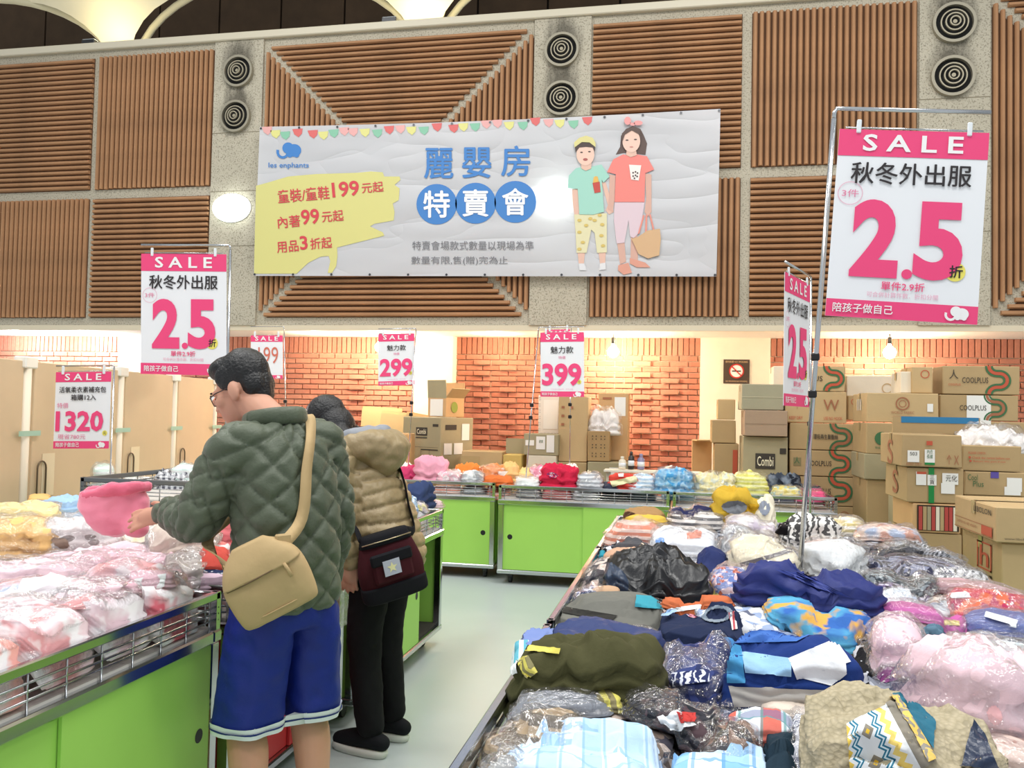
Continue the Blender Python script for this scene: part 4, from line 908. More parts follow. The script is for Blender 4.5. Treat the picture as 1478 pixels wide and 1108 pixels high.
f_ = boxo('flap', (-wv_, -.172, 0), (wv_, -.164, .2), KRAFT3, oc2); f_.location = (0, 0, Hh); f_.rotation_euler = (math.radians(4), 0, 0)
f_ = boxo('flap', (0, -.165, 0), (.008, .165, .13), KRAFT, oc2); f_.location = (wv_-.008, 0, Hh); f_.rotation_euler = (0, math.radians(40), 0)
f_ = boxo('flap', (-wv_, .16, 0), (wv_, .168, .17), KRAFTW, oc2); f_.location = (0, 0, Hh)
sc_ = carton('small carton with a white label left of the Combi carton', (553, 588, 625, 672), 8.62, .25, KRAFTW, [('r', 0, .36, 0, 1, KRAFT3), ('label', .42, .82, .42, .8)], ony(570, 672, 8.62).z, 0, group=GL)
carton('carton beneath the small labelled one', (553, 588, 673, 900), 8.62, .25, KRAFT, [], 0, 0, group=GL).scale.z = (sc_.location.z-.005)/ony(570, 673, 8.62).z
for (px, py, ang, tilt, w_, h_, lab) in ((545, 600, .3, .15, .5, 1.55, 'flattened carton leaning at the brick wall behind the woman'), (562, 596, .1, .28, .42, 1.5, 'flattened carton with a folded edge next to the woman'), (578, 600, -.5, .5, .3, 1.5, 'tilted flattened carton resting on the labelled small carton')):
    yf_ = {.3: 10.0, .1: 9.8, -.5: 9.62}[ang]; p = ony(px-4, py, yf_); e = tag(empty('flattened_carton', (p.x, yf_, 0), ang*.3), lab, 'cardboard', 'flattened cartons behind the woman')
    s_ = boxo('sheet', (-w_/2, 0, 0), (w_/2, .025, h_), KRAFTW if ang != .1 else KRAFT2, e); s_.rotation_euler = (-.06, tilt*.3, 0)
    s_ = boxo('flap', (-w_/2, -.02, h_-.25), (w_/2, 0, h_-.03), KRAFT2, e); s_.rotation_euler = (-.06, tilt*.3, 0)
# ================================================================ fabrics
def fabric(kind, *cols, scale=1.0, rough=.85, sheen=0.0, rot=0.0):
    k = ('fab', kind, cols, scale, rough, rot)
    if k in MATS: return MATS[k]
    t = NT('fabric_'+kind); v = t.coord(rot=(0, 0, rot)); xyz = t.sep(v)
    def sat_mix(a, b, f): return t.mix(f, a, b)
    def cells(axis, n, duty=.5):
        fr = t.math('FRACT', t.math('MULTIPLY', xyz[axis], n*scale)); return t.math('LESS_THAN', fr, duty)
    zz_ = t.math('ADD', xyz[1], t.math('MULTIPLY', xyz[2], -1.0))     # cloth running over the edge keeps its stripes
    def cellsy(n, duty=.5): return t.math('LESS_THAN', t.math('FRACT', t.math('MULTIPLY', zz_, n*scale)), duty)
    nz = t.noise(v, 7, 4, .6)
    c0 = cols[0]
    if kind == 'plain': c = c0
    elif kind == 'gingham':
        a, b = cells(0, 40), cellsy(40); c = t.mix(t.math('MULTIPLY', t.math('ADD', a, b), .5), c0, cols[1])
    elif kind == 'plaid':
        c = t.mix(cells(0, 11, .45), c0, cols[1]); c = t.mix(t.math('MULTIPLY', cellsy(11, .45), .6), c, cols[2])
        c = t.mix(t.math('MULTIPLY', cells(0, 22, .12), .7), c, cols[3]); c = t.mix(t.math('MULTIPLY', cellsy(22, .12), .7), c, cols[3])
    elif kind == 'stripe': c = t.mix(cells(0, 30, .5), c0, cols[1])
    elif kind == 'stripey': c = t.mix(cellsy(34, .5), c0, cols[1])
    elif kind == 'layers':       # folded edges of a pile
        c = t.mix(t.math('LESS_THAN', t.math('FRACT', t.math('MULTIPLY', xyz[2], 30*scale)), .5), c0, cols[1])
    elif kind == 'mottle':
        vr = t.n('ShaderNodeTexVoronoi'); vr.inputs['Scale'].default_value = 38*scale; t.l(v, vr.inputs['Vector'])
        s_ = t.sep(vr.outputs['Color'])
        c = t.mix(t.math('GREATER_THAN', s_[0], .55), c0, cols[1]); c = t.mix(t.math('GREATER_THAN', s_[1], .75), c, cols[2])
    elif kind == 'soft':
        n1_ = t.noise(v, 9*scale, 2, .5); n2_ = t.noise(t.coord(loc=(3, 1, 2)), 14*scale, 2, .5)
        c = t.mix(t.ramp(n1_, [(.42, '#000000'), (.58, '#ffffff')]), c0, cols[1]); c = t.mix(t.ramp(n2_, [(.52, '#000000'), (.62, '#ffffff')]), c, cols[2])
    elif kind == 'spots':
        vr = t.n('ShaderNodeTexVoronoi'); vr.inputs['Scale'].default_value = 22*scale; t.l(v, vr.inputs['Vector']); c = t.mix(t.math('LESS_THAN', vr.outputs['Distance'], .3), c0, cols[1])
    elif kind == 'wave':
        w_ = t.n('ShaderNodeTexWave'); w_.inputs['Scale'].default_value = 9*scale; w_.inputs['Distortion'].default_value = 9; w_.inputs['Detail Scale'].default_value = 2.0; t.l(v, w_.inputs['Vector'])
        c = t.mix(t.math('GREATER_THAN', w_.outputs['Fac'], .55), c0, cols[1])
    c = t.mix(t.math('MULTIPLY', nz, .15), c, '#ffffff' if sum(srgb(c0)) > 1.4 else '#000000')
    t.color(c); t.b.inputs['Roughness'].default_value = rough; t.b.inputs['Sheen Weight'].default_value = sheen
    t.b.inputs['Specular IOR Level'].default_value = .25 if rough > .6 else .5
    t.bump(t.noise(v, 55, 3, .7), .35, .004)
    MATS[k] = t.m; return t.m
def film_mat(name, op, gloss, sc):
    t = NT(name); v = t.coord()
    tr = t.n('ShaderNodeBsdfTransparent'); tr.inputs[0].default_value = (.97, .97, .98, 1)
    gl = t.n('ShaderNodeBsdfGlossy'); gl.inputs['Roughness'].default_value = .12; gl.inputs['Color'].default_value = (1, .98, .96, 1)
    df = t.n('ShaderNodeBsdfDiffuse'); df.inputs['Color'].default_value = (.9, .9, .92, 1)
    n1 = t.noise(v, sc, 3, .6); bp = t.n('ShaderNodeBump'); bp.inputs['Strength'].default_value = 1.0; bp.inputs['Distance'].default_value = .03; t.l(n1, bp.inputs['Height'])
    t.l(bp.outputs[0], gl.inputs['Normal'])
    lw = t.n('ShaderNodeLayerWeight'); lw.inputs['Blend'].default_value = .35; t.l(bp.outputs[0], lw.inputs['Normal'])
    m1 = t.n('ShaderNodeMixShader'); m1.inputs[0].default_value = op; t.l(tr.outputs[0], m1.inputs[1]); t.l(df.outputs[0], m1.inputs[2])
    m2 = t.n('ShaderNodeMixShader'); t.l(t.math('ADD', t.math('MULTIPLY', lw.outputs['Facing'], gloss), .04), m2.inputs[0]); t.l(m1.outputs[0], m2.inputs[1]); t.l(gl.outputs[0], m2.inputs[2])
    t.l(m2.outputs[0], t.out.inputs[0]); return t.m
FILM = film_mat('clear_film', .025, .4, 26)
FILM2 = film_mat('milky_film', .09, .45, 20)

# ================================================================ height field the clothes settle on
HX0, HX1, HY0, HY1, HC = -4.9, 1.9, .7, 8.7, .025
NXH, NYH = int((HX1-HX0)/HC)+1, int((HY1-HY0)/HC)+1
HM = np.zeros((NXH, NYH))
for o in [o for o in COL.objects if o.name.startswith('display_cart')]:
    ch = [c for c in o.children if c.name.startswith('tray')][0]; bb = [Vector(b) for b in ch.bound_box]
    xs = [b.x+o.location.x for b in bb]; ys = [b.y+o.location.y for b in bb]; zt_ = max(b.z for b in bb)
    i0, i1, j0, j1 = int((min(xs)-HX0)/HC)-1, int((max(xs)-HX0)/HC)+2, int((min(ys)-HY0)/HC)-1, int((max(ys)-HY0)/HC)+2
    HM[max(i0, 0):i1, max(j0, 0):j1] = np.maximum(HM[max(i0, 0):i1, max(j0, 0):j1], zt_)
def Hs(x, y, r=.025):
    s = 0.0; n = 0
    for dx in (-r, 0, r):
        for dy in (-r, 0, r):
            i = int((x+dx-HX0)/HC); j = int((y+dy-HY0)/HC)
            if 0 <= i < NXH and 0 <= j < NYH: s += HM[i, j]; n += 1
    return s/max(n, 1)
GN = [0]; HCAP = [.03]
def lump(name, loc, rz, w, d, t, mat, parent=None, seed=0, p=3.2, nl=2, wr=.5, dome=.25, irr=.06, M=52, kap=.75, zoff=0.0, mean=None, hi=False, record=True, lump_rot=None):
    """a folded or crumpled piece of cloth settling on what lies under it; local origin at loc (x, y), base z from the height field"""
    cx, cy = loc; ca, sa = math.cos(rz), math.sin(rz); sd = Vector((seed*3.17, seed*1.71, seed*.93))
    if mean is None:
        hs = [Hs(cx+ca*u*w*.4-sa*q*d*.4, cy+sa*u*w*.4+ca*q*d*.4) for u in (-1, -.5, 0, .5, 1) for q in (-1, -.5, 0, .5, 1)]
        mean = sum(hs)/len(hs)*.4 + max(hs)*.6
    def outline(th):
        c, s = abs(math.cos(th)), abs(math.sin(th))
        r = ((c/(w/2))**p + (s/(d/2))**p)**(-1/p)
        return r*(1 + irr*noise.noise(Vector((math.cos(th)*1.6, math.sin(th)*1.6, 0))+sd) + irr*.4*noise.noise(Vector((math.cos(th)*5, math.sin(th)*5, 0))+sd))
    rim = [outline(2*math.pi*k/M) for k in range(M)]
    ns = 2*nl+2; V, F = [], []
    tops = [.96, .86, .72, .56, .4, .24, .1] if not hi else [.97, .92, .86, .79, .72, .64, .56, .48, .4, .32, .24, .16, .08]
    def basez(x, y):
        wx_, wy_ = cx+ca*x-sa*y, cy+sa*x+ca*y
        h = Hs(wx_, wy_); return min(max(h, mean-.05), mean+HCAP[0])
    fr = 1.0/max(w, d)
    def wrk(x, y, z):
        q = Vector((x*(8+2*wr), y*(9+2*wr), z*4)) + sd
        return wr*(.6*(ridge(q*.9, 3)-.95) + .5*noise.noise(q*.55))*min(.05, t*.42)
    def zt(x, y, rho): return t*(1 + dome*(1-rho**2) - .22*rho**6) + wrk(x, y, 0)
    rings = []
    for j in range(ns+1):
        s = j/ns; fr_ = (s*nl) % 1.0 if j < ns else .999
        b = (math.sqrt(max(0, 1-(2*fr_-1)**2))-1)*min(.03, t/nl*.4)
        rings.append((s*.8, b - .012*s, 'side'))
    for j, (s, b, k_) in enumerate(rings):
        for k in range(M):
            th = 2*math.pi*k/M; r = rim[k] + b + .010*wr*noise.noise(Vector((math.cos(th)*4, math.sin(th)*4, s*6))+sd)
            x, y = r*math.cos(th), r*math.sin(th); h0 = basez(x, y)
            top_ = zt(x, y, 1.0) + mean*(1-kap) + h0*kap
            V.append((x, y, h0 + (top_-h0)*s - mean + .002))
    for rho in tops:
        for k in range(M):
            th = 2*math.pi*k/M; r = (rim[k]-.014)*rho; x, y = r*math.cos(th), r*math.sin(th); h0 = basez(x, y)
            V.append((x, y, zt(x, y, rho) + (h0-mean)*kap + .002))
    nr = len(rings)+len(tops)
    for j in range(nr-1):
        for k in range(M):
            k2 = (k+1) % M; F.append((j*M+k, j*M+k2, (j+1)*M+k2, (j+1)*M+k))
    V.append((0, 0, zt(0, 0, 0)+(basez(0, 0)-mean)*kap+.002)); c_ = len(V)-1
    F += [((nr-1)*M+k, (nr-1)*M+(k+1) % M, c_) for k in range(M)]
    F.append(tuple(range(M-1, -1, -1)))
    o = mesh_obj(name, V, F, mat, parent, True)
    if parent is None: o.location = (cx, cy, mean); o.rotation_euler = (0, 0, rz)
    if record:
        ext = max(w, d)*.75; i0, i1 = int((cx-ext-HX0)/HC), int((cx+ext-HX0)/HC)+1; j0, j1 = int((cy-ext-HY0)/HC), int((cy+ext-HY0)/HC)+1
        upd = []
        for i in range(max(i0, 0), min(i1, NXH)):
            for j in range(max(j0, 0), min(j1, NYH)):
                dx, dy = HX0+i*HC-cx, HY0+j*HC-cy; x, y = ca*dx+sa*dy, -sa*dx+ca*dy; rr_ = math.hypot(x, y); th = math.atan2(y, x) % (2*math.pi)
                rm = rim[int(th/(2*math.pi)*M) % M]
                if rr_ < rm*.98: upd.append((i, j, mean + zt(x, y, rr_/rm) + (min(max(HM[i, j], mean-.05), mean+HCAP[0])-mean)*kap))
        for i, j, z in upd: HM[i, j] = max(HM[i, j], z+.002)
    return o, mean
def cloth(label, x0, x1, yt, yb, t, mat, name='folded_garment', bag=None, rot=0.0, group='mixed clothes heap', cat='clothing', wr=.5, nl=2, dome=.25, p=3.2, irr=.06, hi=False, dmax=.42, dmin=.14, zb=.83, kap=.75, yr=(1.2, 8.2), L0=.3, xmax=None):
    """place a garment from the pixel box it fills: its front foot on the layer at height zb, its top at the upper edge of the box;
    the depth of a folded garment (about L0) then gives its thickness"""
    xc = (x0+x1)/2
    f_ = onz(xc, yb, zb); dv = ray(xc, yb); dt = ray(xc, yt)
    Yf = min(max(f_.y, yr[0]), yr[1])
    if xmax is not None and dv.x < 0:
        W_ = (x1-x0)/PXF*math.hypot(f_.x, f_.y); Yf = max(Yf, (xmax-.42*W_-.02)*dv.y/dv.x)
    zat = lambda L: CAMZ + dt.z/dt.y*(Yf+L*.75) - zb          # thickness that reaches the upper edge at three quarters of the depth
    L = L0
    th = zat(L); tmax = max(.05, t*1.25)
    if th > tmax:
        L = min(dmax, (CAMZ-zb-tmax)/(-dt.z/dt.y)/.75 - Yf/.75) if dt.z < 0 else dmax; L = max(dmin, min(dmax, L)); th = min(zat(L), tmax)
    if th < .045:
        L = max(dmin, ((CAMZ-zb-.045)/(-dt.z/dt.y) - Yf)/.75) if dt.z < 0 else dmin; th = max(.035, min(zat(L), .06))
    rz = math.atan2(dv.y, dv.x)-math.pi/2 + rot
    yc = Yf + L/2; xw = dv.x/dv.y*yc
    W = (x1-x0)/PXF*math.hypot(xw, Yf+L*.3)
    GN[0] += 1; th = th/(1+dome*.6); H0 = HM.copy()
    o, mean = lump(name, (xw, yc), rz, W, L, th, mat, None, GN[0], p, nl, wr, dome, irr, hi=hi, kap=kap, record=False, mean=zb)
    tag(o, label, cat, group)
    if bag:
        H1 = HM.copy(); HM[:] = H0
        lump('plastic_bag', (xw, yc), rz, W+.022, L+.022, th+.006, bag, o, GN[0]+400, p, 1, .7+wr*.3, dome+.05, irr+.05, M=60, kap=kap, mean=mean, record=False); HM[:] = H1
    return o
def decal(o, quad, mat, name='print', n=10, mm=8, lift=.003, trim=None):
    """a printed or sewn-on patch that lies on the garment where the photo shows it"""
    bpy.context.view_layer.update(); mw = o.matrix_world.inverted(); me = o.data
    bv = BVHTree.FromPolygons([v.co for v in me.vertices], [tuple(p.vertices) for p in me.polygons])
    n, mm = n*2, mm*2; og = mw @ CAM; V, idx = [], {}
    for j in range(mm+1):
        for i in range(n+1):
            u, q = i/n, j/mm
            if trim and not trim(u, q): continue
            px = (quad[0][0]*(1-u)+quad[1][0]*u)*(1-q) + (quad[3][0]*(1-u)+quad[2][0]*u)*q; py = (quad[0][1]*(1-u)+quad[1][1]*u)*(1-q) + (quad[3][1]*(1-u)+quad[2][1]*u)*q
            d = (mw.to_3x3() @ ray(px, py)).normalized(); h, nrm, _, _ = bv.ray_cast(og, d)
            if h is None: continue
            if nrm.dot(d) > 0: nrm = -nrm
            idx[(i, j)] = len(V); V.append(h + nrm*lift*.5 - d*lift)
    F = [(idx[i, j], idx[i+1, j], idx[i+1, j+1], idx[i, j+1]) for j in range(mm) for i in range(n) if all(k in idx for k in ((i, j), (i+1, j), (i+1, j+1), (i, j+1)))]
    if F: return mesh_obj(name, V, F, mat, o, True)
P_ = lambda c, **k: fabric('plain', c, **k)
PAPER = flat('tag_paper', '#eef2f4', .5)
circ = lambda u, q: (u-.5)**2+(q-.5)**2 <= .26
# ================================================================ right heap, far end first
B, B2 = FILM, FILM2
GR = 'mixed clothes heap on the right'
def C(label, *a, **k): k['zb'] = .83; k.setdefault('group', GR); k.setdefault('yr', (1.15, 5.3)); return cloth(label, *a, **k)
# lower bagged layer that shows along the edges and between the top pieces
lowcols = [('#2b3550', '#8b8f9b', '#c9ccd6'), ('#5b5960', '#2a2a30', '#b7a9a4'), ('#d9dde4', '#8fa3c8', '#47506e'), ('#7a6a60', '#3d3a44', '#c4b3a8'), ('#3c4468', '#b9c0d6', '#7f86a8'), ('#c9b8bd', '#a05a6e', '#e8e2e4'), ('#6d7480', '#39404f', '#aeb6c2'), ('#e3d6c9', '#b58f7a', '#8a6f66')]
lows = []
for r_, yy in enumerate((1.42, 1.92, 2.42, 3.02, 3.52, 4.02, 4.61, 5.06, 5.5)):
    for c_ in range(4):
        xx = -.185 + c_*.417
        cols = lowcols[(r_*3+c_) % 8]; GN[0] += 1; H0 = HM.copy()
        o, mean = lump('bagged_garment', (xx, yy), 0, .4, .44, .065+R.uniform(0, .03), fabric('mottle', *cols), None, GN[0], 4, 2, .35, .12, .05, kap=.8)
        H1 = HM.copy(); HM[:] = H0; lump('plastic_bag', (xx, yy), 0, .41, .45, .085, FILM, o, GN[0]+300, 4, 1, .9, .15, .06, kap=.8, mean=mean, record=False); HM[:] = H1
        col_n = ('leftmost', 'second from left', 'third from left', 'rightmost')[c_]; row_n = ('first', 'second', 'third', 'fourth', 'fifth', 'sixth', 'seventh', 'eighth', 'ninth')[r_]
        tag(o, 'bottom layer pack of the right heap, %s row, %s' % (row_n, col_n), 'clothing', 'bottom layer of the right heap')
o = C('tan and brown jacket with open collar at the far left corner of the heap', 893, 960, 735, 756, .13, P_('#b08a5c'), 'jacket', wr=.9, irr=.15)
decal(o, [(896, 738), (918, 738), (918, 749), (897, 749)], P_('#4a2e1c'), 'collar_opening', trim=circ)
C('yellow top lying under the coral bag at the far left corner', 897, 965, 745, 766, .1, P_('#e0bd4e'), wr=.7)
o = C('navy and white pack under the folded coral top', 963, 1046, 740, 768, .13, fabric('layers', '#e4ded8', '#38363c'), 'bagged_garment', B, nl=3)
C('navy knit piece right under the coral top', 964, 1034, 733, 754, .08, P_('#262a54'))
C('folded coral top in a clear bag at the far end of the heap', 966, 1025, 722, 741, .07, P_('#e2606a'), 'bagged_garment', B)
o = C('mustard jacket lying open with grey fleece inside', 1024, 1098, 711, 748, .17, P_('#d3ae3a'), 'jacket', wr=1.0, irr=.16, dome=.1)
decal(o, [(1036, 722), (1078, 718), (1080, 744), (1046, 744)], P_('#7b7f86'), 'fleece_lining', 14, 10, .008, lambda u, q: (u-.5)**2/.25+(q-.5)**2/.2 < 1)
decal(o, [(1070, 728), (1096, 726), (1094, 737), (1072, 739)], P_('#c79a1e'), 'inner_hood', trim=circ)
o = C('grey hood with cream fleece edging beside the mustard jacket', 1084, 1120, 717, 750, .14, P_('#e6dfc8'), 'jacket', wr=.8)
decal(o, [(1094, 722), (1112, 722), (1112, 744), (1096, 744)], P_('#8b93a3'), 'hood_lining', trim=circ)
C('coral and white striped stack in crinkled film at the left edge of the heap', 868, 961, 752, 788, .13, fabric('layers', '#dc8a72', '#f0d2c6'), 'bagged_garment', B, nl=4)
C('dark patterned piece under the coral stack at the left edge', 866, 900, 776, 792, .07, fabric('mottle', '#22242c', '#8f95a8', '#e1e3ea'))
C('charcoal hoodie rolled up next to the white butterfly top', 880, 944, 773, 803, .13, P_('#55555a'), 'rolled_garment', wr=1.0, irr=.14)
o = C('white top with blue butterfly and coral print in a clear bag', 938, 1036, 760, 800, .13, P_('#e9edf4'), 'bagged_garment', B)
decal(o, [(945, 777), (960, 774), (960, 785), (946, 786)], P_('#6d9fe0'), 'butterfly_print', trim=circ); decal(o, [(990, 764), (1014, 761), (1012, 776), (992, 778)], P_('#e58a72'), 'coral_print', trim=lambda u, q: (u-.5)**2+(q-.8)**2 < .45)
C('teal sock ball at the left edge of the heap', 862, 877, 784, 802, .08, P_('#2f93a8'), 'sock', dmin=.07)
C('light grey bag with a dark garment inside, right of the white butterfly top', 1040, 1088, 762, 806, .13, fabric('soft', '#a9aeb4', '#6d6f80', '#d8dce0'), 'bagged_garment', B2)
C('pale bagged top below the mustard jacket', 1046, 1120, 748, 780, .1, fabric('soft', '#d9d6d6', '#b3a6b8', '#f0e6e0'), 'bagged_garment', B2)
C('pale pinkish tan sleeve lying on the left slope of the heap', 868, 945, 790, 818, .09, P_('#d0a78c'), wr=.6, irr=.2)
o = C('white top with black line pattern and black sleeve', 1120, 1214, 744, 797, .15, fabric('wave', '#e3e0dc', '#1c1a1c'), 'crumpled_garment', wr=1.0, irr=.15)
decal(o, [(1118, 744), (1140, 742), (1136, 772), (1118, 772)], P_('#191519'), 'black_sleeve', lift=.006)
C('cream and yellow pack in film at the far right of the heap', 1178, 1246, 745, 776, .12, fabric('layers', '#efe9d8', '#ecd98a'), 'bagged_garment', B2)
C('peach and blue pack in film next to the cream and yellow pack', 1240, 1330, 762, 790, .11, fabric('soft', '#ead2c2', '#9fb2cf', '#c98e78'), 'bagged_garment', B)
C('black houndstooth trousers in a long clear bag', 1272, 1385, 782, 822, .09, fabric('gingham', '#2c2c34', '#c9ccd4', scale=1.6), 'bagged_garment', B, rot=-.5)
C('charcoal knit in film right of the line patterned top', 1212, 1330, 778, 822, .14, fabric('mottle', '#3a3a42', '#57575f', '#2a2a30'), 'bagged_garment', B, rot=-.25)
C('slim navy leggings in film beside the charcoal knit', 1240, 1390, 808, 842, .09, fabric('stripey', '#35364e', '#8b8fa8'), 'bagged_garment', B, rot=-.3)
C('black and white gingham shirt in film at the right edge', 1342, 1428, 822, 856, .09, fabric('gingham', '#e6e6e8', '#16161a'), 'bagged_garment', B, rot=-.3)
C('speckled dark grey knit in film below the navy leggings', 1250, 1348, 828, 866, .12, fabric('mottle', '#4c5258', '#8e9aa0', '#2d3a44', scale=2), 'bagged_garment', B, rot=-.2)
C('purple speckled piece in film under the speckled grey knit', 1262, 1336, 846, 868, .06, fabric('mottle', '#3d3146', '#86719a', '#d9d3e2', scale=2), 'bagged_garment', B)
o = C('cream rolled trousers in a clear bag left of the chrome pole', 1052, 1152, 778, 838, .16, P_('#e9dfc2'), 'bagged_garment', B, rot=.35)
decal(o, [(1068, 812), (1148, 790), (1148, 795), (1070, 818)], P_('#6e6a70'), 'grey_piping')
C('white roll with pink edge in film right of the chrome pole', 1158, 1246, 786, 838, .13, P_('#e8ecec'), 'bagged_garment', B, rot=-.35)
C('blush folded knit in film behind the white roll', 1166, 1244, 776, 806, .1, P_('#e4beb2'), 'bagged_garment', B, rot=-.4)
C('blue and pink sequin print piece in film by the black puffer', 1022, 1084, 818, 866, .12, fabric('mottle', '#6f86c4', '#e3c3c9', '#c4512e', scale=1.6), 'bagged_garment', B)
C('yellow sleeve peeking out right of the black puffer', 1008, 1050, 838, 866, .08, P_('#d4c66c'))
C('royal navy jacket piece tucked behind the black puffer', 1000, 1052, 796, 832, .13, P_('#2a3566'), 'jacket', wr=.9)
C('navy snowflake pack in film at the left edge below the tan sleeve', 826, 872, 838, 872, .09, fabric('mottle', '#2b3766', '#d8dcec', '#8f9ac4', scale=1.6), 'bagged_garment', B)
C('dark pack in bright film left of the black puffer', 838, 905, 806, 846, .12, fabric('mottle', '#5a5458', '#d8c9c0', '#33343e'), 'bagged_garment', B)
C('tan folded sleeve in front of the dark pack', 846, 900, 846, 872, .08, P_('#cba787'))
o = C('black puffer jacket bundled on the left of the heap', 864, 1024, 794, 866, .21, P_('#14161c', rough=.32, sheen=0), 'puffer_jacket', wr=1.25, irr=.14, hi=True, dome=.3)
decal(o, [(868, 812), (898, 812), (920, 858), (880, 862)], P_('#2b3d57', rough=.35), 'navy_lining', 12, 10, .006, lambda u, q: (u-.35)**2+(q-.5)**2 < .3)
C('dark red pack in film below the grey jeans', 822, 955, 888, 918, .08, fabric('mottle', '#4a2a2e', '#7c4a46', '#26343c'), 'bagged_garment', B)
C('dark green bagged piece right of the dark red pack', 885, 958, 892, 924, .09, fabric('mottle', '#14302e', '#2c4a48', '#101c24'), 'bagged_garment', B)
C('beige mitten shaped sleeve below the grey jeans', 812, 862, 888, 920, .09, P_('#cdb894'), dmin=.1)
o = C('faded grey jeans folded with teal lining', 800, 958, 858, 904, .14, P_('#76766f'), 'trousers', nl=2, wr=.6, p=4, hi=True)
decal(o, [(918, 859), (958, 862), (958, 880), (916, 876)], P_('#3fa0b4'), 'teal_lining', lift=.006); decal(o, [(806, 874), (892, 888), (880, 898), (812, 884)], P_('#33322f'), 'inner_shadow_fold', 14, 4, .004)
o = C('terracotta orange top folded above the navy sweatshirt', 954, 1058, 862, 886, .08, P_('#cf7148'))
decal(o, [(965, 878), (1012, 872), (1012, 878), (966, 884)], PAPER, 'paper_tag')
o = C('navy sweatshirt with grey collar and striped cuff', 944, 1078, 874, 932, .17, P_('#1f2b4c'), 'sweatshirt', wr=.7, hi=True)
decal(o, [(1014, 876), (1058, 872), (1058, 898), (1010, 900)], P_('#8a97a6'), 'grey_collar', 16, 12, .006, lambda u, q: .1 < (u-.5)**2+(q-.5)**2 < .26)
decal(o, [(1052, 884), (1060, 882), (1064, 908), (1056, 910)], fabric('stripe', '#e9e9ea', '#b3293a', scale=2.4), 'striped_cuff', 4, 6, .006); decal(o, [(936, 878), (980, 882), (966, 892), (940, 890)], flat('tag_blue', '#9fc0e6', .5), 'blue_tag', lift=.02)
decal(o, [(990, 882), (1012, 876), (1010, 892), (992, 892)], fabric('mottle', '#d98a9a', '#5a2f4a', '#c9c0d8', scale=2), 'pink_print', trim=circ)
# navy jacket with the pieces below it
C('pink bagged piece right of the navy jacket with round badge', 1254, 1332, 900, 996, .12, P_('#ecc8d4'), 'bagged_garment', B2)
o = C('orchid pink top in a clear bag with a yellow mark', 1276, 1388, 876, 910, .1, P_('#d56cb4'), 'bagged_garment', B, rot=-.2)
decal(o, [(1362, 895), (1385, 896), (1385, 903), (1363, 902)], P_('#ecd98a'), 'yellow_mark')
C('pale blue top in film above the orchid pink one', 1272, 1366, 856, 888, .08, fabric('soft', '#c7d0da', '#8d99b4', '#eef0f4'), 'bagged_garment', B2, rot=-.25)
o = C('red flowered top in film at the right edge', 1374, 1490, 858, 896, .11, fabric('mottle', '#d64a5a', '#e87a5a', '#c03a62', scale=.8), 'bagged_garment', B, rot=-.2)
decal(o, [(1366, 856), (1396, 854), (1402, 862), (1374, 863)], PAPER, 'paper_tag')
C('dusty pink flat bag edge above the red flowered top', 1344, 1478, 844, 872, .05, P_('#c9a3a8'), 'bagged_garment', B2, rot=-.3)
o = C('periwinkle blue folded top with a price strip', 1400, 1490, 878, 922, .12, P_('#6f7fc0'), 'bagged_garment', B, rot=-.15)
decal(o, [(1423, 884), (1469, 897), (1466, 905), (1421, 892)], PAPER, 'price_strip', lift=.012)
C('light blue denim roll in a long clear bag at the right edge', 1362, 1490, 904, 970, .12, P_('#c3d2d8'), 'bagged_garment', B2, rot=-.45)
C('small grey blue denim roll left of the light denim roll', 1333, 1366, 908, 928, .08, P_('#5f7f94'), 'rolled_garment', dmin=.08)
C('coral red top in film at the right edge below the denim roll', 1416, 1500, 952, 1000, .11, P_('#df5f58'), 'bagged_garment', B, rot=-.4)
o = C('magenta piece in film beside the black printed top', 1258, 1300, 936, 996, .1, P_('#bb4fa6'), 'bagged_garment', B)
o = C('large pale pink pyjama set in a long clear bag', 1318, 1500, 926, 1094, .19, P_('#f0cdd6'), 'bagged_garment', B2, rot=-.35, wr=1.0, hi=True, dmax=.62)
decal(o, [(1425, 1015), (1448, 1022), (1446, 1050), (1424, 1042)], P_('#e2a8ac'), 'inner_fold', trim=circ)
C('flesh coloured floral pack at the lower right corner', 1415, 1500, 1060, 1130, .12, fabric('spots', '#dcc3b8', '#c79a8a', scale=1.2), 'bagged_garment', B)
C('black top with white print right of the blue sweater', 1228, 1274, 930, 992, .12, fabric('mottle', '#17171c', '#17171c', '#d4d6de', scale=.8), dmin=.12)
C('multicoloured striped piece under the navy jacket', 1106, 1250, 872, 918, .12, fabric('soft', '#5fb0d8', '#3a6fc0', '#e8b45a'), wr=.6)
C('bright yellow sleeve across the multicoloured piece', 1138, 1244, 868, 900, .06, P_('#e6df52'), wr=.8, irr=.2)
C('black and white gingham lining bulging out of the navy jacket', 1160, 1248, 858, 892, .1, fabric('gingham', '#e9ebee', '#1d1d24', scale=.9))
o = C('bright navy jacket with round badge in the middle of the heap', 1068, 1258, 822, 898, .19, P_('#1c2c78', rough=.6), 'jacket', wr=1.15, irr=.16, hi=True, zb=None)
decal(o, [(1071, 877), (1087, 877), (1087, 889), (1071, 889)], P_('#c7cedd'), 'round_badge', trim=circ, lift=.006)
decal(o, [(1118, 822), (1160, 828), (1230, 862), (1180, 850)], P_('#2a3c92', rough=.5), 'placket', 10, 4, .006)
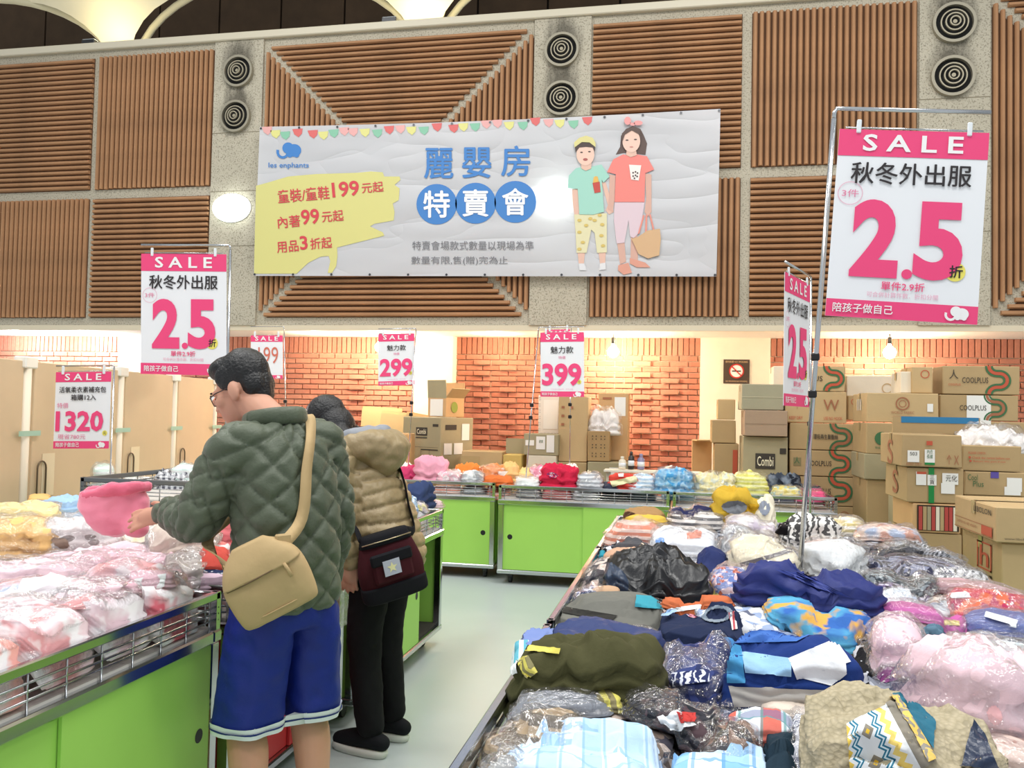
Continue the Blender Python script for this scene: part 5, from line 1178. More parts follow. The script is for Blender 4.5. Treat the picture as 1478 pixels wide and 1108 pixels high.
# near rows
C('dark navy pack with zigzag print in clear film', 954, 1062, 922, 1014, .17, fabric('wave', '#2b3564', '#394680', scale=.5), 'bagged_garment', B, hi=True)
decal(COL.objects[-1] if False else [x for x in COL.objects if x.get('label', '').startswith('dark navy pack')][0], [(970, 972), (1024, 966), (1024, 984), (972, 990)], fabric('wave', '#2b3564', '#dfe4f2', scale=2.2), 'zigzag_print', 14, 6, .006)
o = C('blue jacket with periwinkle hood rolled on the left edge', 742, 962, 894, 950, .2, P_('#22366e', rough=.6), 'jacket', wr=1.0, hi=True)
decal(o, [(742, 908), (800, 898), (798, 930), (748, 940)], P_('#7f93cc'), 'periwinkle_hood', 10, 8, .008)
C('pale sock with turquoise stripes hanging at the left edge', 736, 774, 908, 964, .09, fabric('stripe', '#eaf2f4', '#3fa6bd', scale=1.3), 'sock', dmin=.1)
C('grey folded leggings under the olive trousers', 726, 884, 1008, 1052, .12, P_('#8a8f98'), 'trousers', B, nl=3, wr=.6)
o = C('olive trousers with yellow stripes lying on the left edge', 728, 968, 918, 1036, .2, P_('#4b4a2c'), 'trousers', wr=1.1, hi=True, irr=.1, dome=.3)
decal(o, [(744, 950), (762, 946), (776, 970), (760, 980)], fabric('stripey', '#e2d552', '#7b7333', scale=1.4), 'striped_cuff', 8, 8, .006); decal(o, [(748, 930), (810, 936), (808, 944), (746, 938)], P_('#e2d552'), 'yellow_band', 10, 3, .006)
decal(o, [(739, 930), (747, 926), (748, 968), (741, 972)], PAPER, 'price_tag', lift=.012)
C('sherpa cream collar below the blue and grey sweater', 1096, 1206, 1018, 1056, .12, P_('#ddcdbd'), wr=.8, irr=.12)
C('red and blue tartan trousers below the sweater', 1044, 1150, 1026, 1090, .16, fabric('plaid', '#d8dce6', '#d0553f', '#2f4a86', '#2f8a8a'), 'trousers', wr=.7, hi=True)
C('blue sleeve end with pink stripe left of the sweater', 1028, 1066, 930, 978, .1, P_('#3f82c0'), dmin=.1)
o = C('colour block sweater in navy, sky blue, white and grey', 1046, 1244, 908, 1044, .24, P_('#1d3a80'), 'sweater', nl=3, wr=.6, p=4, hi=True)
decal(o, [(1048, 925), (1070, 932), (1076, 985), (1050, 985)], P_('#4f9fd4'), 'sky_blue_sleeve', 8, 10, .0035); decal(o, [(1070, 940), (1142, 950), (1142, 976), (1076, 970)], P_('#8fc0e6'), 'light_blue_block', 12, 6, .0035)
decal(o, [(1138, 950), (1205, 922), (1228, 955), (1150, 980)], P_('#e9ecf2'), 'white_block', 12, 8, .0035); decal(o, [(1152, 978), (1220, 955), (1222, 972), (1200, 990)], P_('#e9ecf2'), 'white_block', 10, 6, .0035)
decal(o, [(1052, 990), (1204, 996), (1202, 1018), (1060, 1020)], P_('#b5b1ac'), 'grey_hem', 16, 6, .0035); decal(o, [(1056, 912), (1190, 906), (1150, 926), (1062, 928)], P_('#4a78c8'), 'blue_shoulder', 14, 5, .0035)
decal(o, [(1206, 985), (1240, 990), (1238, 1016), (1206, 1014)], fabric('stripe', '#1c2c58', '#101c3e', scale=3), 'ribbed_cuff', 8, 6, .008)
C('dark bagged piece with a red and white label', 900, 1046, 1006, 1068, .13, fabric('mottle', '#33333c', '#56444a', '#22262e'), 'bagged_garment', B, wr=.8)
o = [x for x in COL.objects if x.get('label', '').startswith('dark bagged piece')][0]
decal(o, [(948, 1036), (978, 1026), (1004, 1048), (968, 1056)], PAPER, 'paper_label', lift=.01); decal(o, [(976, 1030), (1004, 1032), (1004, 1044), (980, 1044)], P_('#c9403c'), 'red_label', lift=.013)
C('brown bag of shiny crinkled film at the front centre', 1010, 1096, 1042, 1104, .12, fabric('mottle', '#4a3d3a', '#8a6a58', '#2c2c34'), 'bagged_garment', B, wr=1.1)
C('dark teal piece right of the brown film bag', 1098, 1156, 1056, 1130, .12, P_('#1f3442'), wr=.9)
C('silver glitter piece in film left of the patterned vest', 1138, 1188, 1040, 1130, .13, fabric('mottle', '#b9bcc8', '#6f7488', '#e8eaf0', scale=2.2), 'bagged_garment', B, wr=.9)
C('beige stack in a clear bag at the front left corner', 690, 846, 1028, 1086, .13, fabric('layers', '#b7a184', '#6d6255'), 'bagged_garment', B, nl=4)
C('olive and yellow striped hem under the beige stack', 842, 898, 1006, 1046, .1, fabric('stripe', '#dcd24e', '#7f7338', scale=1.2), wr=.6, rot=.3)
C('grey bagged piece at the bottom left corner of the heap', 690, 760, 1072, 1140, .1, P_('#a3a6a8'), 'bagged_garment', B)
C('light blue plaid shirt at the bottom edge', 716, 962, 1048, 1150, .2, fabric('plaid', '#d5e6f6', '#a9cdee', '#b8d6f2', '#7fb0de', scale=1.1), 'shirt', wr=1.0, hi=True, dmax=.5)
C('second light blue plaid shirt beside the first at the bottom edge', 962, 1120, 1066, 1150, .16, fabric('plaid', '#e2eefa', '#7fb9ea', '#a8d0f2', '#4a90d0', scale=.8), 'shirt', wr=.9, hi=True, dmax=.5)
# patterned vest
t = NT('sherpa'); v = t.coord(); vr = t.n('ShaderNodeTexVoronoi'); vr.inputs['Scale'].default_value = 95; t.l(v, vr.inputs['Vector']); t.color(t.mix(vr.outputs['Distance'], '#c0b499', '#a3987c')); t.b.inputs['Roughness'].default_value = 1; t.bump(vr.outputs['Distance'], .5, .008); SHERPA = t.m
o = C('sherpa vest with blue, yellow and grey knitted zigzag front', 1166, 1430, 994, 1180, .19, SHERPA, 'vest', wr=.7, hi=True, dmax=.6, irr=.1)
t = NT('nordic_knit'); tc = t.n('ShaderNodeUVMap'); mp = t.n('ShaderNodeMapping'); t.l(tc.outputs[0], mp.inputs['Vector']); xyz = t.sep(mp.outputs['Vector'])
zg = t.math('ABSOLUTE', t.math('SUBTRACT', t.math('FRACT', t.math('MULTIPLY', xyz[1], 6.0)), .5)); sh = t.math('ADD', xyz[0], t.math('MULTIPLY', zg, .16))
def band(a, b): return t.math('MULTIPLY', t.math('GREATER_THAN', sh, a), t.math('LESS_THAN', sh, b))
c = t.mix(band(.0, .07), '#e7ebee', '#e5c557'); c = t.mix(band(-.1, .0), c, '#8a8478')
for a, b, cc in ((.13, .165, '#2a7896'), (.165, .195, '#dff0f8'), (.195, .23, '#2a7896'), (.52, .555, '#2a7896'), (.555, .585, '#dff0f8'), (.585, .62, '#2a7896'), (.68, .78, '#ecd074')): c = t.mix(band(a, b), c, cc)
dx = t.math('ABSOLUTE', t.math('SUBTRACT', xyz[0], .36)); dy = t.math('ABSOLUTE', t.math('SUBTRACT', t.math('FRACT', t.math('MULTIPLY', xyz[1], 2.2)), .5)); dm = t.math('ADD', t.math('MULTIPLY', dx, 2.3), dy)
c = t.mix(t.math('LESS_THAN', dm, .26), c, '#8a8478'); c = t.mix(t.math('LESS_THAN', dm, .1), c, '#e2bb38')
c = t.mix(t.math('GREATER_THAN', xyz[0], .84), c, '#8a8478')
t.color(c); t.b.inputs['Roughness'].default_value = .95; NORDIC = t.m
def uvquad(ob, n, mm):
    pass
def decal_uv(o, quad, mat, name, n=22, mm=22, lift=.006):
    d = decal(o, quad, mat, name, n, mm, lift)
    if d is None: return
    bpy.context.view_layer.update(); uv = d.data.uv_layers.new(name='UVMap'); inv = []
    q = [Vector((a, b)) for a, b in quad]
    for lp in d.data.loops:
        w_ = o.matrix_world @ d.data.vertices[lp.vertex_index].co; r_ = w_-CAM; px = 739+PXF*r_.dot(_rt)/r_.dot(_fw); py = 554-PXF*r_.dot(_up)/r_.dot(_fw)
        u, v_ = .5, .5
        for _ in range(6):      # invert the bilinear quad
            P0 = (q[0]*(1-u)+q[1]*u)*(1-v_)+(q[3]*(1-u)+q[2]*u)*v_; e_ = Vector((px, py))-P0; du = (q[1]-q[0])*(1-v_)+(q[2]-q[3])*v_; dv = (q[3]*(1-u)+q[2]*u)-(q[0]*(1-u)+q[1]*u); det = du.x*dv.y-du.y*dv.x
            if abs(det) < 1e-9: break
            u += (e_.x*dv.y-e_.y*dv.x)/det; v_ += (du.x*e_.y-du.y*e_.x)/det
        uv.data[lp.index].uv = (u, v_)
    return d
decal_uv(o, [(1222, 1045), (1290, 1010), (1348, 1100), (1230, 1150)], NORDIC, 'knitted_front')
decal(o, [(1288, 1002), (1308, 998), (1350, 1040), (1346, 1082)], P_('#2f7088'), 'teal_yoke', 12, 12, .007); decal_uv(o, [(1286, 1005), (1296, 1003), (1350, 1095), (1340, 1100)], fabric('wave', '#e8c04e', '#8a8478', scale=2), 'yellow_edge', 4, 14, .009)
decal(o, [(1404, 1038), (1420, 1060), (1440, 1108), (1386, 1108)], P_('#1a2c4a', rough=.3), 'satin_lining', 10, 10, .008)

# ================================================================ left carts
GLF = 'pink and yellow clothes on the left carts'
def D(label, *a, **k): k.setdefault('group', GLF); k.setdefault('zb', .9); k.setdefault('yr', (1.3, 5.15)); k.setdefault('p', 4.2); k.setdefault('dome', .12); k['wr'] = k.get('wr', .5)*1.3; k.setdefault('xmax', -1.57); return cloth(label, *a, **k)
HCAP[0] = .03
for k, (yy, c1, c2, lab) in enumerate(((1.5, '#f2c9cc', '#e98f86', 'at the near end'), (1.75, '#f0a59a', '#e8d5d2', 'second from the near end'), (2.0, '#edd0d6', '#d98f92', 'in the middle'), (2.25, '#efe6ea', '#d7b6bf', 'second from the far end'), (2.52, '#f0f0f2', '#d0455a', 'at the far end'))):
    GN[0] += 1; H0 = HM.copy(); o, mean = lump('bagged_garment', (-1.75, yy), 0, .365, .252, .14, fabric('soft', c1, c2, '#f4eef0'), None, GN[0], 11, 5, .5, .05, .012, kap=.5)
    H1 = HM.copy(); HM[:] = H0; lump('plastic_bag', (-1.75, yy), 0, .37, .258, .145, FILM, o, GN[0]+300, 11, 1, .6, .08, .015, kap=.5, mean=mean, record=False); HM[:] = H1
    tag(o, 'pink bagged garment behind the basket wires of the front cart, %s' % lab, 'clothing', GLF)
lowp = [('#f3dfe3', '#eec1c6'), ('#efd8dd', '#f6eef0'), ('#eeccd3', '#f7f2f4'), ('#f3dfe3', '#f3c9cf'), ('#f2dde2', '#f8f4f6'), ('#f0e2d4', '#f3d6a8')]
for ci, (xa, xb, ya, yb_, nx, ny, pal, lab) in enumerate(((-2.42, -1.96, 1.29, 2.68, 1, 3, lowp, 'inner half of the front left cart'), (-3.37, -2.53, 1.29, 2.68, 2, 3, lowp, 'outer left front cart'), (-2.41, -1.59, 2.84, 3.8, 2, 2, [('#eec4cc', '#f6e4e8'), ('#e88f98', '#f3d2d6')], 'red cart'), (-3.46, -2.56, 2.84, 4.26, 2, 3, [('#f0d8a8', '#f4e8d0'), ('#e8e4ea', '#c9c4d2'), ('#f2dc9a', '#f6f0e0')], 'cart against the beige boards'), (-2.41, -1.56, 3.94, 5.38, 2, 3, [('#dfe3ea', '#8d97b6'), ('#cfd6e2', '#e8c9d0'), ('#e6d8dc', '#8f6a70'), ('#f0e4e0', '#b9a0a4')], 'half open cart'))):
    for ix in range(nx):
        for iy in range(ny):
            c1, c2 = pal[(ix*3+iy) % len(pal)]; w_, d_ = (xb-xa)/nx, (yb_-ya)/ny; GN[0] += 1; H0 = HM.copy(); xx, yy = xa+w_*(ix+.5), ya+d_*(iy+.5)
            o, mean = lump('bagged_garment', (xx, yy), 0, w_-.03, d_-.03, .1+.02*R.random(), fabric('soft', c1, c2, '#f4eef0'), None, GN[0], 6, 3, .4, .15, .03, kap=.6)
            H1 = HM.copy(); HM[:] = H0; lump('plastic_bag', (xx, yy), 0, w_-.02, d_-.02, .115, FILM, o, GN[0]+300, 6, 1, .8, .15, .03, kap=.6, mean=mean, record=False); HM[:] = H1
            tag(o, 'lower pack on the %s, %s, %s row' % (lab, ('single column' if nx == 1 else ('left column', 'right column')[ix]), ('first', 'second', 'third')[iy]), 'clothing', 'lower packs on the left carts')
D('sky blue top behind the yellow packs', 58, 118, 708, 744, .12, P_('#9cc3ea'), wr=.8)
D('orange and navy checked edge beside the sky blue top', 108, 132, 718, 736, .08, fabric('mottle', '#2c3352', '#d8664a', '#c9ccd8'), dmin=.1)
D('amber fleece piece standing above the yellow packs', 42, 72, 704, 724, .12, P_('#eab866'), dmin=.1)
D('amber yellow folded stack in a clear bag at the left edge', -30, 98, 742, 800, .17, P_('#f2c070'), 'bagged_garment', B, nl=2, hi=True)
D('pale yellow folded top in a clear bag on the amber stack', -30, 76, 718, 760, .11, P_('#f2dd94'), 'bagged_garment', B, hi=True)
o = D('white top printed with grey cats in a clear bag', 72, 168, 732, 796, .13, fabric('spots', '#ddd6d6', '#8a7c7a', scale=.45), 'bagged_garment', B, hi=True)
decal(o, [(74, 772), (102, 780), (98, 794), (74, 786)], P_('#8a7468'), 'brown_label', trim=circ, lift=.012)
D('gingham sleeve in navy and white beyond the green sleeve', 222, 278, 682, 716, .13, fabric('gingham', '#eef0f4', '#20243a', scale=.7), wr=.8)
D('amber lining beside the gingham sleeve', 222, 252, 684, 704, .09, P_('#e8b766'), dmin=.1)
D('coral pink sweater beneath the green sleeve', 268, 336, 724, 786, .14, P_('#f0868c'), wr=.9)
D('salmon top with white stripes next to the bag of the man', 282, 334, 770, 810, .1, fabric('layers', '#ee8a84', '#f4e3e2'), wr=.7)
D('navy dotted hem under the orange top', 276, 330, 806, 834, .06, fabric('spots', '#2c3c66', '#dfe3ee', scale=2))
D('orange red folded top by the tan shoulder bag', 284, 332, 786, 828, .11, P_('#d9564a'), wr=.7)
D('beige top in a crinkled grey bag below the forearm', 214, 316, 752, 812, .12, P_('#cdbfb2'), 'bagged_garment', B, wr=.9, hi=True)
D('greyish crinkled clear bag with little inside', 236, 296, 790, 836, .09, P_('#c4bcb8'), 'bagged_garment', B2, wr=1.1)
D('long blush pink set in glossy film below the pink fleece', 60, 240, 782, 826, .12, P_('#f3cfdb'), 'bagged_garment', B2, wr=.9, hi=True)
D('white and pink set in film at the left edge', -40, 130, 792, 838, .11, P_('#f2d5de'), 'bagged_garment', B2, wr=.9)
D('rose pink set with coral patch in film', 120, 262, 806, 858, .12, fabric('soft', '#f5d3da', '#f0a6a8', '#f8eef0'), 'bagged_garment', B2, wr=.9, hi=True)
D('coral and lilac printed pack at the left', -10, 108, 824, 864, .1, fabric('soft', '#eecad0', '#e58a88', '#c3cfe8'), 'bagged_garment', B, wr=.8)
D('white long sleeve top at the left edge', -40, 100, 836, 892, .13, P_('#f6f1f6'), wr=.9, hi=True)
D('rosy pack in a clear bag below the white top', -30, 120, 884, 950, .14, fabric('soft', '#f2d8de', '#ee9a9a', '#f7eef2'), 'bagged_garment', B2, wr=.9, hi=True)
D('blush pack with dark zip in the middle of the front cart', 88, 172, 846, 930, .14, fabric('soft', '#f0d7de', '#e9c2cc', '#f6eaee'), 'bagged_garment', B2, wr=.9, hi=True)
D('dusty pink folded top with leopard trim', 140, 200, 848, 916, .13, P_('#e5b2c0'), 'bagged_garment', B, wr=.6)
o = D('pink dress with white scalloped collar and green tag', 184, 250, 826, 902, .14, P_('#ecc0cc'), 'bagged_garment', B, wr=.5, hi=True)
decal(o, [(194, 836), (240, 828), (234, 862), (204, 868)], P_('#eef3f2'), 'white_collar', 16, 12, .006, lambda u, q: .09 < (u-.5)**2+(q-.25)**2 < .34); decal(o, [(206, 868), (226, 862), (226, 886), (206, 892)], flat('tag_green', '#c3d6c3', .6), 'green_tag', lift=.008)
o = D('pale pink pyjama top with white piping at the far end of the front cart', 244, 326, 816, 890, .15, P_('#f3d3e8'), 'pyjama_top', nl=2, wr=.5, hi=True)
decal(o, [(276, 832), (292, 836), (276, 872), (270, 872)], P_('#fbf4f8'), 'white_piping', 4, 8, .006)
D('red, black and white printed top at the basket corner', 290, 330, 868, 912, .1, fabric('soft', '#f0eef0', '#d03448', '#1c1c20'), dmin=.1)
# mint packs in the dark wire basket
for (x0, x1, yt, yb, c, lab) in ((134, 164, 660, 694, '#cfe6dc', 'mint and white pack at the near corner of the dark basket'), (176, 208, 680, 698, '#a9c4b4', 'sage green pack in the dark basket'), (196, 230, 682, 700, '#bfe6d4', 'bright mint pack in the dark basket'), (246, 288, 672, 694, '#d4ece4', 'pale mint pack at the far corner of the dark basket')):
    D(lab, x0, x1, yt, yb, .12, fabric('layers', c, '#eef4f2'), 'bagged_garment', B, group='mint packs in the dark wire basket', zb=.955, yr=(4.6, 5.2))
# half open cart behind the woman
o = D('navy sleeve of a folded jacket behind the woman', 580, 626, 690, 728, .14, P_('#37466e'), 'jacket', wr=.8, rot=-.4)
D('light blue printed top below the navy sleeve', 572, 604, 712, 744, .12, fabric('mottle', '#a9c6e4', '#6d8fb8', '#e3ecf4'), wr=.8)
D('pink bagged piece at the far corner of the half open cart', 600, 640, 716, 748, .12, P_('#eec9cf'), 'bagged_garment', B)
D('yellow and white pack at the edge of the half open cart', 588, 618, 736, 764, .1, fabric('soft', '#efe9e0', '#e6dc7a', '#c9bcc0'), 'bagged_garment', B)

# ================================================================ back row of carts
GB = 'clothes on the back carts'
def K(label, *a, **k): k.setdefault('group', GB); k.setdefault('p', 4.0); k.setdefault('dome', .12); k['wr'] = k.get('wr', .5)*1.5; k.setdefault('zb', .88); k.setdefault('yr', (7.68 if a[0] < 740 else 7.5, 8.0)); return cloth(label, *a, **k)
for (x0, x1, c1, c2, lab) in ((570, 625, '#5a5f6a', '#d8c9cc', 'grey and blush pack behind the wires below the pink heap'), (625, 668, '#e59a8a', '#f0d2ca', 'salmon pack behind the wires'), (668, 702, '#c3ccd2', '#6d7880', 'pale grey pack behind the wires below the grey bag'), (702, 738, '#e08a72', '#f2c9ba', 'coral striped pack behind the wires'), (744, 782, '#d0d4d8', '#4a4e56', 'white and grey striped pack behind the wires'), (782, 826, '#dc7f78', '#b85c60', 'dusty red pack behind the wires below the red garment'), (826, 868, '#8f9296', '#d4d6d8', 'grey speckled pack behind the wires'), (868, 908, '#2f343a', '#565d64', 'black pack behind the wires below the watermelon red one'), (908, 946, '#8fa4ae', '#6d828c', 'grey blue pack behind the wires'), (956, 1002, '#6fb0d2', '#b9dcea', 'blue pack behind the wires at the yellow and blue cart'), (1002, 1050, '#e4d8c4', '#cfae b4'.replace(' ', ''), 'cream pack behind the wires'), (1050, 1104, '#d8dc8a', '#e9ead0', 'lemon pack behind the wires'), (1104, 1146, '#26304a', '#5a6680', 'navy striped pack behind the wires'), (1146, 1188, '#d4447a', '#2a3248', 'magenta striped pack behind the wires')):
    Yc = 7.8 if x0 < 740 else 7.6
    K(lab, x0, x1, 700, 718 if x0 < 740 else 722, .15, fabric('layers', c1, c2), 'bagged_garment', B if x0 % 2 == 0 else None, nl=4, dmax=.5, dmin=.4, p=5, irr=.03, zb=.755, L0=.45)
for a in ((572, 612, 668, 692, .12, P_('#cf3f6e'), 'magenta folded stack left of the pink heap'), (566, 600, 658, 676, .1, P_('#f4ece6'), 'white piece behind the magenta stack'), (596, 650, 655, 692, .2, P_('#ee9cb4'), 'heap of candy pink knits at the back'), (628, 668, 674, 692, .11, fabric('mottle', '#efb6c4', '#d9c3c8', '#f4e6ea'), 'pink bagged pack right of the candy pink heap'), (664, 700, 676, 694, .12, fabric('soft', '#c9ced2', '#8f969c', '#eef0f0'), 'silvery bag below the orange roll'), (654, 701, 663, 681, .11, P_('#ef8a3c'), 'orange rolled top at the back'), (696, 742, 682, 698, .09, P_('#e8793c'), 'flat orange top at the end of the left back cart'), (692, 738, 668, 690, .13, P_('#f0995a'), 'light orange bagged top by the cart gap'), (724, 752, 656, 684, .13, P_('#f0c070'), 'amber piece leaning by the cart gap'), (716, 738, 653, 668, .09, P_('#f0e6da'), 'white bag of film behind the amber piece'), (742, 782, 684, 700, .1, P_('#dfe4e2'), 'pale grey pack left of the red garment'), (744, 776, 672, 690, .09, P_('#f0d284'), 'butter yellow piece left of the red garment'), (762, 800, 664, 684, .11, fabric('mottle', '#ee8aa8', '#f6d3de', '#d9567e'), 'pink bagged piece behind the red garment'), (812, 836, 656, 676, .13, P_('#f1ede6'), 'white pointed bag behind the red garment'), (830, 872, 680, 704, .13, fabric('layers', '#aab0b8', '#e1e4e8'), 'silver grey packs right of the red garment'), (838, 868, 674, 690, .08, P_('#8d8f98'), 'grey knit on the silver grey packs'), (868, 904, 690, 706, .08, P_('#3a3f52'), 'navy piece under the watermelon red garment'), (900, 948, 682, 706, .13, fabric('layers', '#eaf0f6', '#a9cbe6'), 'white and pale blue pack left of the bright blue stack'), (944, 1002, 673, 710, .2, fabric('mottle', '#4fa3dc', '#a9d6f0', '#7fbfe6'), 'stack of bright blue patterned packs'), (1002, 1062, 678, 708, .16, fabric('mottle', '#ecdf9a', '#d0d6c8', '#f4eec4', scale=.8), 'stack of pale yellow patterned packs'), (1056, 1108, 678, 708, .17, fabric('layers', '#e4e25a', '#f2f0a8'), 'stack of lemon yellow packs in film'), (1104, 1156, 680, 702, .14, fabric('soft', '#3a4250', '#7f8a98', '#1f2430'), 'dark camouflage piece at the end of the back carts'), (1114, 1158, 696, 712, .08, fabric('mottle', '#ece0a0', '#a9c6c4', '#e6d24e', scale=.8), 'yellow pack in front of the camouflage piece'), (1160, 1192, 702, 718, .09, P_('#ec5f8c'), 'hot pink pack at the right end of the back carts')):
    K(a[6], *a[:6], 'folded_garment' if a[5].name.startswith('fabric_plain') else 'bagged_garment', B if 'bag' in a[6] or 'pack' in a[6] or 'film' in a[6] else None, dmax=.4, dmin=.22, wr=.9, irr=.1)
o = K('crimson folded garment with small printed badge', 778, 838, 668, 702, .19, P_('#d6264a'), 'folded_garment', wr=.9, irr=.12, hi=True)
decal(o, [(788, 680), (806, 682), (806, 690), (790, 689)], fabric('mottle', '#8a4a8a', '#d6264a', '#e8c6d6', scale=2), 'printed_badge', trim=circ, lift=.008)
o = K('watermelon red garment with pale green edge', 876, 924, 678, 704, .13, P_('#d8473c'), 'folded_garment', wr=.5, irr=.12)
decal(o, [(880, 694), (920, 686), (922, 694), (884, 702)], P_('#e6dfae'), 'pale_edge', 10, 3, .008); decal(o, [(892, 684), (900, 683), (900, 688), (893, 688)], P_('#f4e6e0'), 'white_patch', 4, 4, .008)
# bag of film on the open carton and bundle on the tall cartons
for (x0, x1, yt, yb, Y, lab, zb_) in ((1384, 1478, 616, 644, 6.72, 'crumpled clear bags bulging out of the open carton', None), (848, 896, 590, 622, 8.95, 'bundle of white plastic wrapped rope on the narrow carton', None)):
    p = ony((x0+x1)/2, yb, Y); W_ = (x1-x0)/PXF*Y*1.05; H_ = ony((x0+x1)/2, yt, Y).z-p.z; GN[0] += 1
    o, _ = lump('plastic_bundle', (p.x, Y), 0, W_, .3 if Y < 8 else .18, H_*.8, P_('#efe9e4', rough=.4), None, GN[0], 2.4, 2, 1.6, .4, .2, mean=p.z+.004, record=False, hi=True); tag(o, lab, 'plastic bag')
    lump('plastic_bag', (p.x, Y), 0, W_*1.05, .33 if Y < 8 else .2, H_*.9, FILM, o, GN[0]+90, 2.4, 1, 2.0, .4, .25, mean=p.z+.004, record=False)
# toiletries at the wall end of the back carts
for (px, py, r_, h_, col, lab) in ((911, 664, .03, .17, '#2a2624', 'dark bottle with white label on the back shelf'), (925, 668, .035, .15, '#8d86a4', 'lilac spray can on the back shelf'), (898, 672, .035, .12, '#e6ddc8', 'cream tub on the back shelf')):
    p = ony(px, py+8, 8.42); V, F = lathe_geo([(r_*.96, 0), (r_, .01), (r_, h_*.68), (r_*.5, h_*.78), (r_*.45, h_*.8), (r_*.5, h_*.82), (r_*.5, h_), (r_*.1, h_+.003)], 18)
    e = tag(empty('bottle', (p.x, 8.42, .985)), lab, 'bottle', 'bottles on the back shelf'); mesh_obj('body', V, F, flat('bottle_'+col.strip('#'), col, .3), e, True)
    V, F = lathe_geo([(r_*1.01, h_*.2), (r_*1.01, h_*.5)], 18); mesh_obj('wrap_label', V, F, PAPER, e, True)
e = tag(empty('back_shelf', (ony(935, 690, 8.42).x, 8.42, 0)), 'narrow cream shelf board behind the watermelon red garment', 'shelf'); boxo('board', (-.42, -.09, .955), (.5, .09, .98), CREAM, e, .004)
for sx in (-.38, .46): boxo('leg', (sx-.02, -.02, 0), (sx+.02, .02, .955), CREAM, e)

# clear sleeve with a white card hung on the corner of the red cart
p = onx(505, 885, -1.5); e = tag(empty('plastic_sleeve', (-1.535, p.y, .5)), 'clear plastic sleeve with a white card on the corner of the red cart', 'plastic sleeve')
boxo('sleeve', (0, -.075, .0), (.012, .075, .3), FILM2, e, .003); boxo('card', (.0135, -.07, .19), (.0145, .07, .28), PAPER, e)
# ================================================================ people
def catmull(pts, n=6):
    P = [np.array(p, float) for p in pts]; out = []
    for i in range(len(P)-1):
        p0, p1, p2, p3 = P[max(i-1, 0)], P[i], P[i+1], P[min(i+2, len(P)-1)]
        for k in range(n):
            t = k/n; out.append(.5*((2*p1) + (-p0+p2)*t + (2*p0-5*p1+4*p2-p3)*t*t + (-p0+3*p1-3*p2+p3)*t**3))
    out.append(P[-1]); return out
def limb(pts, rad, seg=16, n=5, round_end=True):
    """tapered tube through joints with rounded ends; rad: one radius per joint"""
    q = catmull([list(p)+[r] for p, r in zip(pts, rad)], n)
    c = [Vector(v[:3]) for v in q]; r = [max(.003, v[3]) for v in q]
    if round_end:
        d0 = (c[0]-c[1]).normalized(); d1 = (c[-1]-c[-2]).normalized()
        pre = [(c[0]+d0*r[0]*s, r[0]*math.sqrt(max(.01, 1-s*s))) for s in (.97, .8, .5)]; post = [(c[-1]+d1*r[-1]*s, r[-1]*math.sqrt(max(.01, 1-s*s))) for s in (.5, .8, .97)]
        c = [a for a, _ in pre]+c+[a for a, _ in post]; r = [a for _, a in pre]+r+[a for _, a in post]
    return tube_geo(c, r, seg)
def ellips(c, rad, M=None, n=14, mm=20):
    V, F = [], []; c = Vector(c)
    for i in range(n+1):
        th = math.pi*(i+.001)/(n+.002)
        for k in range(mm):
            ph = 2*math.pi*k/mm; p = Vector((rad[0]*math.sin(th)*math.cos(ph), rad[1]*math.sin(th)*math.sin(ph), rad[2]*math.cos(th)))
            V.append((M @ p if M else p) + c)
    for i in range(n):
        for k in range(mm):
            k2 = (k+1) % mm; F.append((i*mm+k, (i+1)*mm+k, (i+1)*mm+k2, i*mm+k2))
    F.append(tuple(range(mm))); F.append(tuple(n*mm+k for k in range(mm-1, -1, -1)))
    return V, F
def loft(secs, seg=28):
    """secs: (cx, cy, z, rx, ry, squareness) from bottom to top"""
    V, F = [], []
    for (cx, cy, z, rx, ry, sq) in secs:
        for k in range(seg):
            a = 2*math.pi*k/seg; c, s = math.cos(a), math.sin(a); e = 2/sq
            V.append((cx+rx*math.copysign(abs(c)**e, c), cy+ry*math.copysign(abs(s)**e, s), z))
    n = len(secs)
    for i in range(n-1):
        for k in range(seg):
            k2 = (k+1) % seg; F.append((i*seg+k, i*seg+k2, (i+1)*seg+k2, (i+1)*seg+k))
    F.append(tuple(range(seg-1, -1, -1))); F.append(tuple((n-1)*seg+k for k in range(seg)))
    return V, F
def dense(secs, n=5): return [tuple(v) for v in catmull(secs, n)]
